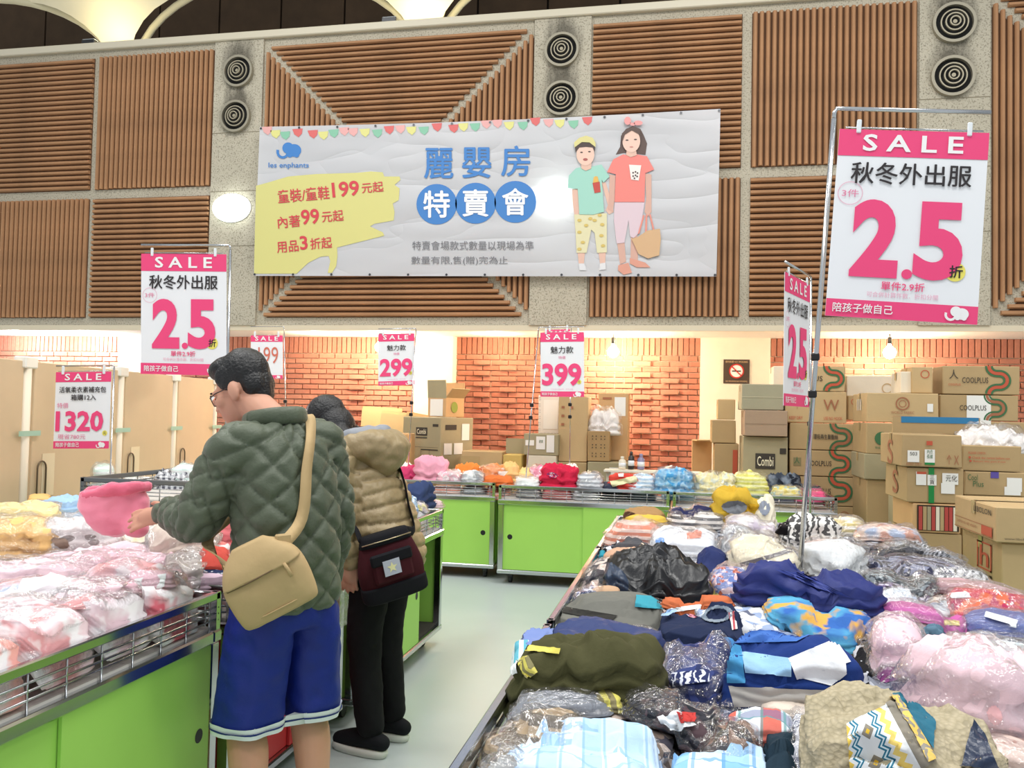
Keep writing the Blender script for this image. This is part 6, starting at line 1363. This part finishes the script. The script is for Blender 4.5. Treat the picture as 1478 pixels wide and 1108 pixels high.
def union(name, parts, voxel, smooth, mat, parent, disp=None, fn_smooth=None):
    a = Acc()
    for V, F in parts: a.add(V, F)
    me = bpy.data.meshes.new(name); me.from_pydata([tuple(v) for v in a.V], [], a.F); me.update()
    tmp = bpy.data.objects.new('tmp', me); COL.objects.link(tmp)
    md = tmp.modifiers.new('r', 'REMESH'); md.mode = 'VOXEL'; md.voxel_size = voxel; md.adaptivity = 0
    bpy.context.view_layer.update(); dg = bpy.context.evaluated_depsgraph_get(); m2 = bpy.data.meshes.new_from_object(tmp.evaluated_get(dg)); bpy.data.objects.remove(tmp); bpy.data.meshes.remove(me)
    n = len(m2.vertices); co = np.empty(n*3); m2.vertices.foreach_get('co', co); co = co.reshape(-1, 3)
    ed = np.empty(len(m2.edges)*2, dtype=np.int64); m2.edges.foreach_get('vertices', ed); ed = ed.reshape(-1, 2)
    deg = np.bincount(ed.ravel(), minlength=n).astype(float)[:, None]
    for it in range(smooth):
        for lam in (.6, -.4 if it % 3 else .3):
            acc = np.zeros_like(co); np.add.at(acc, ed[:, 0], co[ed[:, 1]]); np.add.at(acc, ed[:, 1], co[ed[:, 0]]); co = co + lam*(acc/np.maximum(deg, 1)-co)
    if disp is not None:
        m2.vertices.foreach_set('co', co.ravel()); m2.update(); nr = np.empty(n*3); m2.vertex_normals.foreach_get('vector', nr); co = co + disp(co)[:, None]*nr.reshape(-1, 3)
    m2.vertices.foreach_set('co', co.ravel()); m2.update(); m2.name = name; m2.materials.clear(); m2.materials.append(mat); m2.shade_smooth()
    o = bpy.data.objects.new(name, m2); link(o, parent); return o
def npnoise(co, f, seed=0.0): return np.array([noise.noise(Vector((x*f+seed, y*f, z*f))) for x, y, z in co])
def seg_param(co, pts):
    """distance to a polyline, length along it and angle around it"""
    best = np.full(len(co), 1e9); tt = np.zeros(len(co)); ang = np.zeros(len(co)); L0 = 0
    for a, b in zip(pts[:-1], pts[1:]):
        a, b = np.array(a, float), np.array(b, float); d = b-a; L = np.linalg.norm(d); d = d/L
        t = np.clip((co-a)@d, 0, L); v = co-(a+t[:, None]*d); dist = np.linalg.norm(v, axis=1)
        u = np.cross(d, [0, 0, 1.0]) if abs(d[2]) < .9 else np.cross(d, [0, 1.0, 0]); u = u/np.linalg.norm(u); w_ = np.cross(d, u)
        m_ = dist < best; best[m_] = dist[m_]; tt[m_] = L0+t[m_]; ang[m_] = np.arctan2(v@w_, v@u)[m_]; L0 += L
    return best, tt, ang
def skin(name, col):
    t = NT(name); v = t.coord(); t.color(t.mix(t.noise(v, 9, 3), col, '#c98f78')); t.b.inputs['Roughness'].default_value = .55; t.b.inputs['Subsurface Weight'].default_value = .12; t.b.inputs['Subsurface Radius'].default_value = (.02, .008, .004); t.b.inputs['Subsurface Scale'].default_value = .5; return t.m
SKIN = skin('skin', '#d9a68c')
HAIR = flat('black_hair', '#0f0f12', .38, var=.3, vscale=40, bump=.5, bscale=120)
def head_parts(M, big=1.0):
    """skull, jaw, nose, lips, ears in a head frame (y forward) moved by M"""
    R3 = M.to_3x3()
    def E(c, r): return ellips(M @ Vector([x*big for x in c]), [x*big for x in r], R3)
    return [E((0, -.012, .03), (.077, .094, .1)), E((0, .03, -.035), (.062, .072, .082)), E((0, .062, -.085), (.034, .034, .03)), E((0, .1, -.012), (.011, .02, .026)), E((0, .108, -.03), (.016, .016, .012)), E((0, .092, -.058), (.024, .014, .008)), E((0, .09, -.07), (.021, .014, .008)), E((-.03, .075, .018), (.028, .02, .012)), E((.03, .075, .018), (.028, .02, .012)), E((-.045, .06, -.02), (.026, .026, .026)), E((.045, .06, -.02), (.026, .026, .026)),
            E((-.08, -.012, -.012), (.01, .022, .032)), E((.08, -.012, -.012), (.01, .022, .032)), E((-.076, -.005, -.035), (.008, .012, .014)), E((.076, -.005, -.035), (.008, .012, .014))]
def hand_parts(wrist, d, palm_n, spread=1.0, curl=.5, thumb_side=1, L=.095):
    """palm and five bent fingers; d: pointing direction, palm_n: direction the palm faces"""
    d = Vector(d).normalized(); pn = Vector(palm_n); pn = (pn - d*pn.dot(d)).normalized(); s = d.cross(pn)*thumb_side; w_ = Vector(wrist)
    out = [limb([w_-d*.02, w_+d*.03, w_+d*L*.9], [.026, .031, .027], 14), ellips(w_+d*L*.55, (.04, .04, .04), Matrix((s*1.02, d*1.2, pn*.42)).transposed(), 10, 16), ellips(w_+d*L*.8, (.038, .03, .03), Matrix((s*1.05, d*1.0, pn*.42)).transposed(), 10, 16)]
    for k, (off, fl) in enumerate(((.031, .072), (.0105, .082), (-.0105, .076), (-.03, .06))):
        b = w_ + d*L*.92 + s*off; dd = (d + s*off*3.2*spread).normalized(); pts = [b-dd*.015]; cur = b; dirn = dd
        for q in range(3):
            dirn = (dirn + pn*curl*(.55 if q else .3)).normalized(); cur = cur + dirn*fl*(.46, .32, .24)[q]; pts.append(cur.copy())
        out.append(limb(pts, [.0095, .0092, .0085, .0072], 10, 4))
    b = w_ + d*.028 + s*.03; td = (d*.75 + s*.75 + pn*.35).normalized(); p1 = b + td*.038; p2 = p1 + (td+d*.4+pn*curl*.6).normalized()*.03; p3 = p2 + (td*.6+d*.6+pn*curl).normalized()*.024
    out.append(limb([b-td*.015, b+td*.012, p1, p2, p3], [.014, .013, .0105, .0095, .008], 10, 4))
    return out
def rmat(yaw=0, pitch=0, roll=0): return (Matrix.Rotation(yaw, 4, 'Z') @ Matrix.Rotation(pitch, 4, 'X') @ Matrix.Rotation(roll, 4, 'Y'))

# ---------------------------------------------------------------- man in the green quilted jacket
man = empty('person', (-1.30, 2.70, 0), math.radians(60)); tag(man, 'person in green quilted jacket and blue shorts reaching for the pink fleece', 'person')
shL, elL, wrL = (-.165, .065, 1.37), (-.25, .15, 1.135), (-.215, .415, 1.13)
shR, elR, wrR = (.165, .045, 1.38), (.205, .01, 1.11), (.212, .07, .885)
HM_ = Matrix.Translation((-.035, .25, 1.564)) @ rmat(math.radians(26), math.radians(-24), 0)
body = head_parts(HM_, 1.03) + [limb([(0, .05, 1.36), (-.006, .1, 1.45), (-.026, .205, 1.525)], [.07, .06, .057]),
    loft(dense([(0, 0, .84, .14, .1, 2.2), (0, .0, .95, .16, .105, 2.2), (0, .01, 1.1, .15, .1, 2.2), (0, .03, 1.25, .17, .11, 2.2), (0, .045, 1.38, .15, .09, 2.2), (0, .05, 1.43, .07, .06, 2)])),
    limb([shL, elL, wrL], [.055, .044, .03]), limb([shR, elR, wrR], [.055, .044, .03]),
    limb([(-.09, 0, .9), (-.115, .03, .5), (-.12, .005, .36), (-.12, -.01, .1)], [.09, .063, .064, .04]), limb([(.09, 0, .9), (.11, .02, .5), (.115, -.01, .36), (.12, -.03, .1)], [.09, .063, .064, .04])]
body += hand_parts(wrL, (-.5, .8, -.25), (.46, .61, -.6), 1.2, .34, -1) + hand_parts(wrR, (.0, .18, -1), (-1, 0, 0), .8, .5, -1)
o = union('body', body, .0062, 3, SKIN, man)
# trousers, shoes
def shorts_disp(co): return .012*npnoise(co*np.array([1, 1, .35]), 9) + .006*npnoise(co, 22, 3)
SHORTM = fabric('plain', '#0a2488', rough=.6)
sh = union('shorts', [loft(dense([(0, 0, .78, .158, .12, 2.4), (0, 0, .9, .16, .122, 2.4), (0, 0, 1.0, .15, .115, 2.3)])), loft(dense([(-.118, .02, .462, .104, .108, 2.2), (-.11, .015, .6, .102, .112, 2.2), (-.095, .005, .78, .095, .12, 2.2), (-.075, 0, .9, .085, .11, 2.2)])), loft(dense([(.12, .01, .465, .104, .108, 2.2), (.112, .008, .6, .102, .112, 2.2), (.095, .0, .78, .095, .12, 2.2), (.075, 0, .9, .085, .11, 2.2)]))], .009, 4, SHORTM, man, shorts_disp)
bvh = BVHTree.FromPolygons([v.co for v in sh.data.vertices], [tuple(p.vertices) for p in sh.data.polygons])
def hem(cx, cy, z, rr_, lift, nm, mat, hgt):
    V, F = [], []; seg = 40
    for zz_ in (z, z+hgt):
        for k in range(seg):
            a = 2*math.pi*k/seg; d = Vector((math.cos(a), math.sin(a), 0)); h, n_, _, _ = bvh.ray_cast(Vector((cx, cy, max(zz_, .468)))+d*.3, -d); rad = (h-Vector((cx, cy, h.z))).length if h else rr_
            V.append((cx+d.x*(rad+lift), cy+d.y*(rad+lift), zz_))
    F = [(k, (k+1) % seg, seg+(k+1) % seg, seg+k) for k in range(seg)]; mesh_obj(nm, V, F, mat, man, True)
for cx, cy in ((-.118, .02), (.12, .01)):
    hem(cx, cy, .455, .12, .006, 'hem_band', flat('hem_white', '#e8edf2', .7), .036); hem(cx, cy, .469, .12, .0085, 'hem_stripe', flat('hem_navy', '#16307e', .7), .007)
SHOEM = flat('shoe_grey', '#4a4d54', .7)
for (x, y) in ((-.12, .02), (.12, .0)):
    V, F = limb([(x, y-.09, .04), (x, y, .055), (x, y+.1, .045), (x, y+.17, .035)], [.04, .05, .045, .035]); union('shoe', [(V, F)], .008, 2, SHOEM, man)
# jacket
armL = [shL, elL, wrL]; armR = [shR, elR, wrR]
def quilt(co, s=.15, dep=.019):
    dT, tT, _ = seg_param(co, [(0, 0, .8), (0, .02, 1.2), (0, .05, 1.45)]); dL, tL, aL = seg_param(co, armL); dR, tR, aR = seg_param(co, armR)
    onL = (dL < dT*.62) & (tL > .06); onR = (dR < dT*.62) & (tR > .06)
    ang = np.arctan2(co[:, 0], -(co[:, 1]-.02)); u = ang*.17; v = co[:, 2]
    u = np.where(onL, aL*.085, np.where(onR, aR*.085, u)); v = np.where(onL, tL, np.where(onR, tR, v))
    sc = np.where(onL | onR, .8, 1.0)
    a, b = (u*1.0+v*1.25)/(s*sc), (u*1.0-v*1.25)/(s*sc); da, db = np.abs(a-np.round(a)), np.abs(b-np.round(b)); q = np.clip(np.minimum(da, db)*3.9, 0, 1)
    creas = npnoise(co, 11, 5)*.006 + npnoise(co, 26, 9)*.0035
    return dep*(q**.45) - dep*.5 + creas
t = NT('jacket_green'); v = t.coord(); t.color(t.mix(t.noise(v, 8, 4, .6), '#434c3b', '#59634e')); t.b.inputs['Roughness'].default_value = .5; t.b.inputs['Sheen Weight'].default_value = .1; t.bump(t.noise(t.coord(scale=(1, 1, 1)), 45, 4, .7), .45, .006); JACK = t.m
jk = union('jacket', [loft(dense([(0, -.005, .845, .172, .13, 2.5), (0, .0, .93, .176, .134, 2.5), (0, .005, 1.08, .176, .134, 2.5), (0, .025, 1.22, .182, .136, 2.5), (0, .045, 1.34, .172, .125, 2.4), (0, .06, 1.41, .13, .1, 2.2), (-.004, .08, 1.455, .085, .08, 2)])), limb([(-.1, .05, 1.36), shL, tuple(np.array(shL)*.45+np.array(elL)*.55), elL, tuple(np.array(elL)*.5+np.array(wrL)*.5), wrL], [.08, .082, .078, .074, .062, .046], 20), limb([(.1, .04, 1.37), shR, tuple(np.array(shR)*.45+np.array(elR)*.55), elR, wrR], [.08, .078, .068, .062, .048], 20)], .0085, 5, JACK, man, quilt)
V, F = tube_geo(catmull([(-.09, .1, 1.462), (-.058, .015, 1.475), (.0, -.008, 1.48), (.058, .015, 1.478), (.087, .095, 1.465), (.065, .165, 1.45), (0, .19, 1.44), (-.065, .17, 1.45), (-.09, .1, 1.462)], 5), .03, 10, flat_r=.016); mesh_obj('collar', V, F, JACK, man, True)
# hair and glasses
def HE(c, r): return ellips(HM_ @ Vector(c), r, HM_.to_3x3())
def hair_d(co): return .003*npnoise(co*np.array([1, 1, .4]), 42) + .001*npnoise(co, 120, 4)
union('hair', [HE((0, -.03, .052), (.085, .09, .092)), HE((0, .03, .098), (.066, .068, .042)), HE((0, -.06, .0), (.076, .055, .07)), HE((-.073, .005, .045), (.014, .042, .045)), HE((.073, .005, .045), (.014, .042, .045)), HE((-.074, .0, .01), (.009, .014, .028)), HE((.074, .0, .01), (.009, .014, .028)), HE((0, -.075, -.035), (.055, .03, .045))], .005, 2, HAIR, man, hair_d)
gl = empty('glasses'); gl.parent = man; gl.matrix_local = HM_
GF = flat('glasses_frame', '#3a2b26', .3)
for s in (-1, 1):
    rim = [(s*(.036+.027*math.cos(a)), .104-.012*abs(math.cos(a))*(1 if True else 0), .0+.02*math.sin(a)) for a in [2*math.pi*k/20 for k in range(21)]]
    tube('rim', rim, .0018, GF, gl, 6); tube('temple', [(s*.063, .095, .006), (s*.08, .06, .008), (s*.084, -.01, .006), (s*.083, -.03, -.012)], .002, GF, gl, 6)
    V = [(x, y, z) for x, y, z in rim[:-1]]; t_ = NT('lens'); t_.b.inputs['Transmission Weight'].default_value = .95; t_.b.inputs['Roughness'].default_value = .05; t_.b.inputs['IOR'].default_value = 1.05; mesh_obj('lens', V, [tuple(range(len(V)))], t_.m, gl)
tube('bridge', [(-.01, .105, .004), (0, .107, .007), (.01, .105, .004)], .0018, GF, gl, 6)
for s in (-1, 1):
    V, F = ellips(HM_ @ Vector((s*.032, .087, .0)), (.013, .008, .006), HM_.to_3x3(), 8, 12); mesh_obj('eye', V, F, flat('eye_dark', '#2a211e', .3), man, True)
    V, F = ellips(HM_ @ Vector((s*.034, .094, .024)), (.02, .006, .0045), HM_.to_3x3(), 8, 12); mesh_obj('eyebrow', V, F, HAIR, man, True)

# tan shoulder bag
bvj = BVHTree.FromPolygons([v.co for v in jk.data.vertices], [tuple(p.vertices) for p in jk.data.polygons])
bag = empty('shoulder_bag', (-1.30, 2.70, 0), math.radians(60)); tag(bag, 'tan canvas shoulder bag hanging on the person in green', 'bag')
t = NT('tan_canvas'); v = t.coord(); t.color(t.mix(t.noise(v, 6, 4), '#b3976a', '#c6ab7d')); t.b.inputs['Roughness'].default_value = .75; t.bump(t.noise(v, 30, 3), .3, .006); TAN = t.m
BM_ = Matrix.Translation((-.185, -.155, .985)) @ Matrix.Rotation(math.radians(-36), 4, 'Z') @ Matrix.Rotation(math.radians(-27), 4, 'Y') @ Matrix.Rotation(math.radians(6), 4, 'X') @ Matrix.Scale(.86, 4)
secs = dense([(0, 0, -.15, .115, .03, 3.2), (0, 0, -.14, .14, .05, 3.4), (0, 0, -.05, .152, .062, 3.2), (0, 0, .03, .145, .055, 3.0), (0, 0, .09, .11, .036, 2.8), (0, 0, .125, .07, .018, 2.6)], 4)
V, F = loft(secs, 40); V = [BM_ @ (Vector(p) + Vector((.0, .006*noise.noise(Vector(p)*14), .004*noise.noise(Vector(p)*20+Vector((3, 0, 0)))))) for p in V]; bb = mesh_obj('pouch', V, F, TAN, bag, True)
V, F = loft(dense([(0, -.012, .02, .146, .055, 3.0), (0, -.01, .06, .13, .05, 2.9), (0, -.006, .1, .1, .036, 2.8), (0, 0, .135, .06, .018, 2.6)], 4), 40); mesh_obj('flap', [BM_ @ (Vector(p)+Vector((0, -.004, .003*noise.noise(Vector(p)*16)))) for p in V], F, TAN, bag, True)
tube('zip', [BM_ @ Vector(p) for p in ((-.13, -.05, .018), (-.06, -.068, .02), (.03, -.069, .022), (.11, -.056, .024))], .003, flat('zip_brown', '#6d5638', .5), bag, 6)
tube('zip_pull', [BM_ @ Vector(p) for p in ((.085, -.062, .025), (.088, -.068, 0), (.09, -.07, -.03))], .006, TAN, bag, 6)
tube('seam', [BM_ @ Vector(p) for p in ((-.135, -.03, -.12), (-.05, -.055, -.118), (.05, -.056, -.118), (.13, -.032, -.12))], .0025, TAN, bag, 6)
def on_jacket(p, out=.012):
    h, n_, _, _ = bvj.find_nearest(Vector(p)); return h + n_*out
tip = BM_ @ Vector((.105, 0, .075)); tipL = BM_ @ Vector((-.11, .0, .08))
bpy.context.view_layer.update(); jmw = man.matrix_world.inverted()
def on_px(px, py):
    h, n_, _, _ = bvj.ray_cast(jmw @ CAM, (jmw.to_3x3() @ ray(px, py)).normalized()); return (h + n_*.01) if h else Vector((.05, -.1, 1.3))
path = [tip] + [on_px(*q) for q in ((432, 755), (436, 720), (440, 680), (443, 640), (446, 608))] + [on_jacket(p) for p in ((.09, .03, 1.48), (.09, .09, 1.44), (.05, .2, 1.3), (-.04, .22, 1.18), (-.14, .19, 1.08), (-.22, .1, 1.02), (-.26, -.0, .99))] + [tipL]
path = [Vector(v_) for v_ in catmull(path, 4)]
V, F = [], []
nrm_ = [bvj.find_nearest(p)[1] for p in path]
for _ in range(14): nrm_ = [(nrm_[max(i-1, 0)]+nrm_[i]*2+nrm_[min(i+1, len(nrm_)-1)]).normalized() for i in range(len(nrm_))]
for _ in range(3): path = [path[0]] + [path[i-1]*.25+path[i]*.5+path[i+1]*.25 for i in range(1, len(path)-1)] + [path[-1]]
for i, p in enumerate(path):
    n_ = nrm_[i]; p = p + n_*.006; tg = (path[min(i+1, len(path)-1)]-path[max(i-1, 0)]).normalized(); sd_ = tg.cross(n_).normalized()
    V += [p+sd_*.019+n_*.003, p-sd_*.019+n_*.003, p-sd_*.019-n_*.002, p+sd_*.019-n_*.002]
for i in range(len(path)-1):
    for k in range(4): F.append((4*i+k, 4*i+(k+1) % 4, 4*i+4+(k+1) % 4, 4*i+4+k))
mesh_obj('strap', V, F, TAN, bag, True)
V, F = [], []
bm = bmesh.new(); box(bm, (-.025, -.01, -.02), (.025, .01, .03), .004); bmesh.ops.transform(bm, matrix=Matrix.Translation(tip), verts=bm.verts); bm_obj('strap_tab', bm, TAN, bag)

# pink fleece the man holds
hand_w = man.matrix_world if False else Matrix.Translation((-1.30, 2.70, 0)) @ Matrix.Rotation(math.radians(60), 4, 'Z')
hp = hand_w @ Vector((-.215, .60, 1.09))
FLE = fabric('plain', '#f5819d', sheen=.6); FLE2 = fabric('plain', '#f3738f', sheen=.6)
dv_ = ray(168, 740); fr_ = math.atan2(dv_.y, dv_.x)-math.pi/2; fc = CAM + dv_*(hp.y/dv_.y)*1.0
fl = empty('fleece_garment', (fc.x, fc.y, 0), fr_); tag(fl, 'bright pink fleece garment held up in the hand', 'clothing')
zt_, zb_ = ony(172, 712, fc.y).z, ony(172, 772, fc.y).z; wt_ = 96/PXF*2.95/2
def fl_d(co): return .016*npnoise(co, 11) + .007*npnoise(co, 26, 2) + .0015*npnoise(co, 140, 5)
union('fleece_body', [loft(dense([(.012, 0, zb_-.005, wt_*.5, .03, 2.2), (.01, 0, zb_+.02, wt_*.82, .05, 2.3), (-.002, 0, (zt_+zb_)/2, wt_*.97, .06, 2.4), (-.012, 0, zt_+.012, wt_*1.0, .06, 2.4)], 4)), ellips((wt_*.55, -.03, zb_+.035), (wt_*.45, .05, .05))], .008, 3, FLE, fl, fl_d)
def fl_d2(co): return .009*npnoise(co, 22) + .003*npnoise(co, 150, 5)
union('fleece_cuff', [limb([(-wt_*.9, -.02, zt_-.002), (-wt_*.45, -.04, zt_+.008), (0, -.045, zt_+.016), (wt_*.45, -.04, zt_+.022), (wt_*.86, -.01, zt_+.026)], [.02, .026, .027, .026, .02], 14), limb([(-wt_*.9, .05, zt_+.004), (0, .06, zt_+.012), (wt_*.85, .05, zt_+.02)], [.016, .02, .016], 14)], .007, 2, FLE2, fl, fl_d2)

# ---------------------------------------------------------------- woman in the beige puffer
wom = empty('person', (-1.305, 3.70, 0), math.radians(75)); tag(wom, 'person with black bob hair in beige puffer jacket and black trousers, bending over', 'person')
sL, eL, wL = (-.17, .15, 1.27), (-.235, .1, 1.04), (-.215, .03, .86)
sR, eR, wR = (.17, .15, 1.28), (.2, .3, 1.08), (.12, .48, 1.0)
WM_ = Matrix.Translation((-.01, .33, 1.425)) @ rmat(math.radians(10), math.radians(-48), 0)
body = head_parts(WM_, .96) + [limb([(0, .16, 1.27), (0, .23, 1.33), (0, .29, 1.385)], [.06, .05, .05]), loft(dense([(0, 0, .8, .15, .11, 2.2), (0, .03, .95, .14, .1, 2.2), (0, .09, 1.1, .15, .1, 2.2), (0, .14, 1.24, .13, .09, 2.2), (0, .17, 1.3, .06, .06, 2)])),
    limb([sL, eL, wL], [.05, .04, .027]), limb([sR, eR, wR], [.05, .04, .027]), limb([(-.085, 0, .85), (-.1, .03, .46), (-.1, -.02, .1)], [.08, .055, .036]), limb([(.085, 0, .85), (.1, .05, .46), (.1, .0, .1)], [.08, .055, .036])]
body += hand_parts(wL, (.05, .1, -1), (1, .2, 0), .8, .5, -1, .085) + hand_parts(wR, (-.1, .6, -.6), (0, -.3, -1), 1, .5, 1, .085)
union('body', body, .0064, 3, SKIN, wom)
TROU = fabric('plain', '#131316', sheen=.0)
def tr_d(co): return .006*npnoise(co*np.array([1, 1, .6]), 14) + .003*npnoise(co, 34, 2)
union('trousers', [loft(dense([(0, .0, .78, .165, .135, 2.4), (0, .01, .9, .16, .13, 2.3)])), limb([(-.085, 0, .86), (-.1, .03, .48), (-.1, -.015, .13)], [.1, .076, .062], 18), limb([(.085, 0, .86), (.1, .05, .48), (.1, .005, .13)], [.1, .076, .062], 18)], .009, 4, TROU, wom, tr_d)
SOLE = flat('sole_white', '#dcdcd6', .6); SHOEB = fabric('plain', '#17191e')
for (x, y) in ((-.1, .0), (.1, .02)):
    union('shoe', [limb([(x, y-.075, .062), (x, y+.0, .07), (x, y+.08, .058), (x, y+.15, .045)], [.036, .045, .042, .032])], .006, 2, SHOEB, wom)
    V, F = loft([(x, y+.04, .003, .043, .135, 2.6), (x, y+.04, .02, .047, .142, 2.6), (x, y+.04, .034, .044, .137, 2.6)], 28); mesh_obj('sole', V, F, SOLE, wom, True)
t = NT('puffer_beige'); v = t.coord(); t.color(t.mix(t.noise(v, 8, 4, .6), '#8d7a58', '#a7936d')); t.b.inputs['Roughness'].default_value = .42; t.bump(t.noise(t.coord(scale=(1, 1, .6)), 34, 4, .7), .5, .008); PUFF = t.m
aL, aR = [sL, eL, wL], [sR, eR, wR]
def baffle(co, s=.062, dep=.02):
    dT, tT, _ = seg_param(co, [(0, 0, .8), (0, .05, 1.0), (0, .16, 1.28)]); dL, tL, _ = seg_param(co, aL); dR, tR, _ = seg_param(co, aR)
    onA = ((dL < dT*.6) & (tL > .05)); onB = ((dR < dT*.6) & (tR > .05)); v_ = np.where(onA, tL, np.where(onB, tR, tT)) + .012*npnoise(co, 9, 2)
    fr__ = np.abs((v_/s) % 1.0 - .5)*2; return dep*np.sqrt(np.clip(1-fr__**2.2, 0, 1)) - dep*.6 + .006*npnoise(co*np.array([1, 1, 1.6]), 18, 4) + .003*npnoise(co, 45, 7)
union('jacket', [loft(dense([(0, -.01, .80, .19, .15, 2.4), (0, .0, .88, .195, .16, 2.4), (0, .04, 1.0, .19, .155, 2.4), (0, .09, 1.13, .19, .15, 2.4), (0, .13, 1.24, .17, .13, 2.3), (0, .16, 1.31, .1, .09, 2.1)])), limb([(-.09, .14, 1.26), sL, eL, wL], [.085, .085, .075, .055], 20), limb([(.09, .14, 1.27), sR, eR, wR], [.085, .085, .075, .055], 20)], .0085, 4, PUFF, wom, baffle)
def hood_d(co): return .014*npnoise(co, 12, 6) + .006*npnoise(co, 30, 1)
union('hood', [limb([(-.135, .16, 1.33), (-.1, .05, 1.34), (0, .0, 1.335), (.1, .05, 1.34), (.135, .16, 1.33)], [.055, .07, .078, .07, .055], 18), ellips((0, .02, 1.29), (.13, .075, .085))], .009, 3, PUFF, wom, hood_d)
union('hood_lining', [limb([(-.12, .2, 1.35), (-.09, .1, 1.385), (0, .06, 1.385), (.09, .1, 1.385), (.12, .2, 1.35)], [.036, .042, .044, .042, .036], 16)], .008, 2, flat('lining_grey', '#8f939b', .6), wom, hood_d)
def WE(c, r): return ellips(WM_ @ Vector(c), r, WM_.to_3x3())
def whair(co): return .003*npnoise(co*np.array([1, 1, .25]), 40) + .001*npnoise(co, 110, 4)
union('hair', [WE((0, -.025, .05), (.092, .1, .092)), WE((0, -.03, -.02), (.098, .085, .1)), WE((-.08, .025, -.055), (.024, .055, .105)), WE((.08, .025, -.055), (.024, .055, .105)), WE((0, .055, .082), (.072, .045, .036)), WE((-.06, -.03, -.1), (.045, .055, .06)), WE((.06, -.03, -.1), (.045, .055, .06))], .0055, 3, HAIR, wom, whair)
# maroon bag on her back
wb = empty('shoulder_bag', (-1.305, 3.70, 0), math.radians(75)); tag(wb, 'maroon and black bag with a star patch hanging at the back of the bending person', 'bag')
MAR = fabric('plain', '#43141c'); BLK = fabric('plain', '#14141a')
WB_ = Matrix.Translation((-.15, -.125, .85)) @ Matrix.Rotation(math.radians(-38), 4, 'Z') @ Matrix.Rotation(math.radians(-14), 4, 'Y') @ Matrix.Scale(.92, 4)
V, F = loft(dense([(0, 0, -.1, .15, .05, 3), (0, 0, -.02, .155, .058, 3), (0, 0, .08, .13, .045, 3), (0, 0, .14, .11, .03, 2.6)], 4), 36); mesh_obj('body', [WB_ @ (Vector(p)+Vector((0, .008*noise.noise(Vector(p)*10), 0))) for p in V], F, MAR, wb, True)
V, F = loft(dense([(0, 0, -.165, .12, .04, 3), (0, 0, -.15, .155, .058, 3.2), (0, 0, -.085, .157, .062, 3)], 4), 36); mesh_obj('bottom_panel', [WB_ @ Vector(p) for p in V], F, BLK, wb, True)
V, F = loft(dense([(0, 0, .1, .126, .05, 3), (0, 0, .15, .112, .036, 2.6)], 3), 36); mesh_obj('top_band', [WB_ @ Vector(p) for p in V], F, BLK, wb, True)
tube('zip', [WB_ @ Vector(p) for p in ((-.12, -.035, .118), (0, -.052, .12), (.12, -.035, .118))], .003, flat('zip_silver', '#b9a98a', .3, .8), wb, 6)
boxo('pocket', (-.1, -.075, -.07), (.09, -.05, .06), MAR, wb, .012).matrix_local = WB_
boxo('pocket_flap', (-.105, -.082, .015), (.095, -.06, .07), BLK, wb, .008).matrix_local = WB_
pt = boxo('patch', (-.055, -.088, -.035), (.025, -.084, .035), flat('patch_lilac', '#b9bccb', .6), wb); pt.matrix_local = WB_
star = [(-.015+(.026 if k % 2 == 0 else .011)*math.sin(math.pi*k/5), -.0895, .0+(.026 if k % 2 == 0 else .011)*math.cos(math.pi*k/5)) for k in range(10)]
s_ = mesh_obj('star_emblem', star, [tuple(range(10))], flat('star_cream', '#ece6b0', .6), wb); s_.matrix_local = WB_
jw = [c for c in wom.children if c.name.startswith('jacket')][0]; bvw = BVHTree.FromPolygons([v.co for v in jw.data.vertices], [tuple(p.vertices) for p in jw.data.polygons])
path = [WB_ @ Vector((.1, .0, .13))]
for p in ((.02, -.2, 1.0), (.04, -.14, 1.1), (.06, -.06, 1.2), (.09, .03, 1.3), (.1, .16, 1.36), (.1, .26, 1.28), (.0, .26, 1.12), (-.14, .2, 1.02), (-.22, .05, .98)):
    h, n_, _, _ = bvw.find_nearest(Vector(p)); path.append(h+n_*.012)
path.append(WB_ @ Vector((-.11, 0, .13))); tube('strap', [Vector(v_) for v_ in catmull(path, 4)], .02, BLK, wb, 8, flat_r=.004)
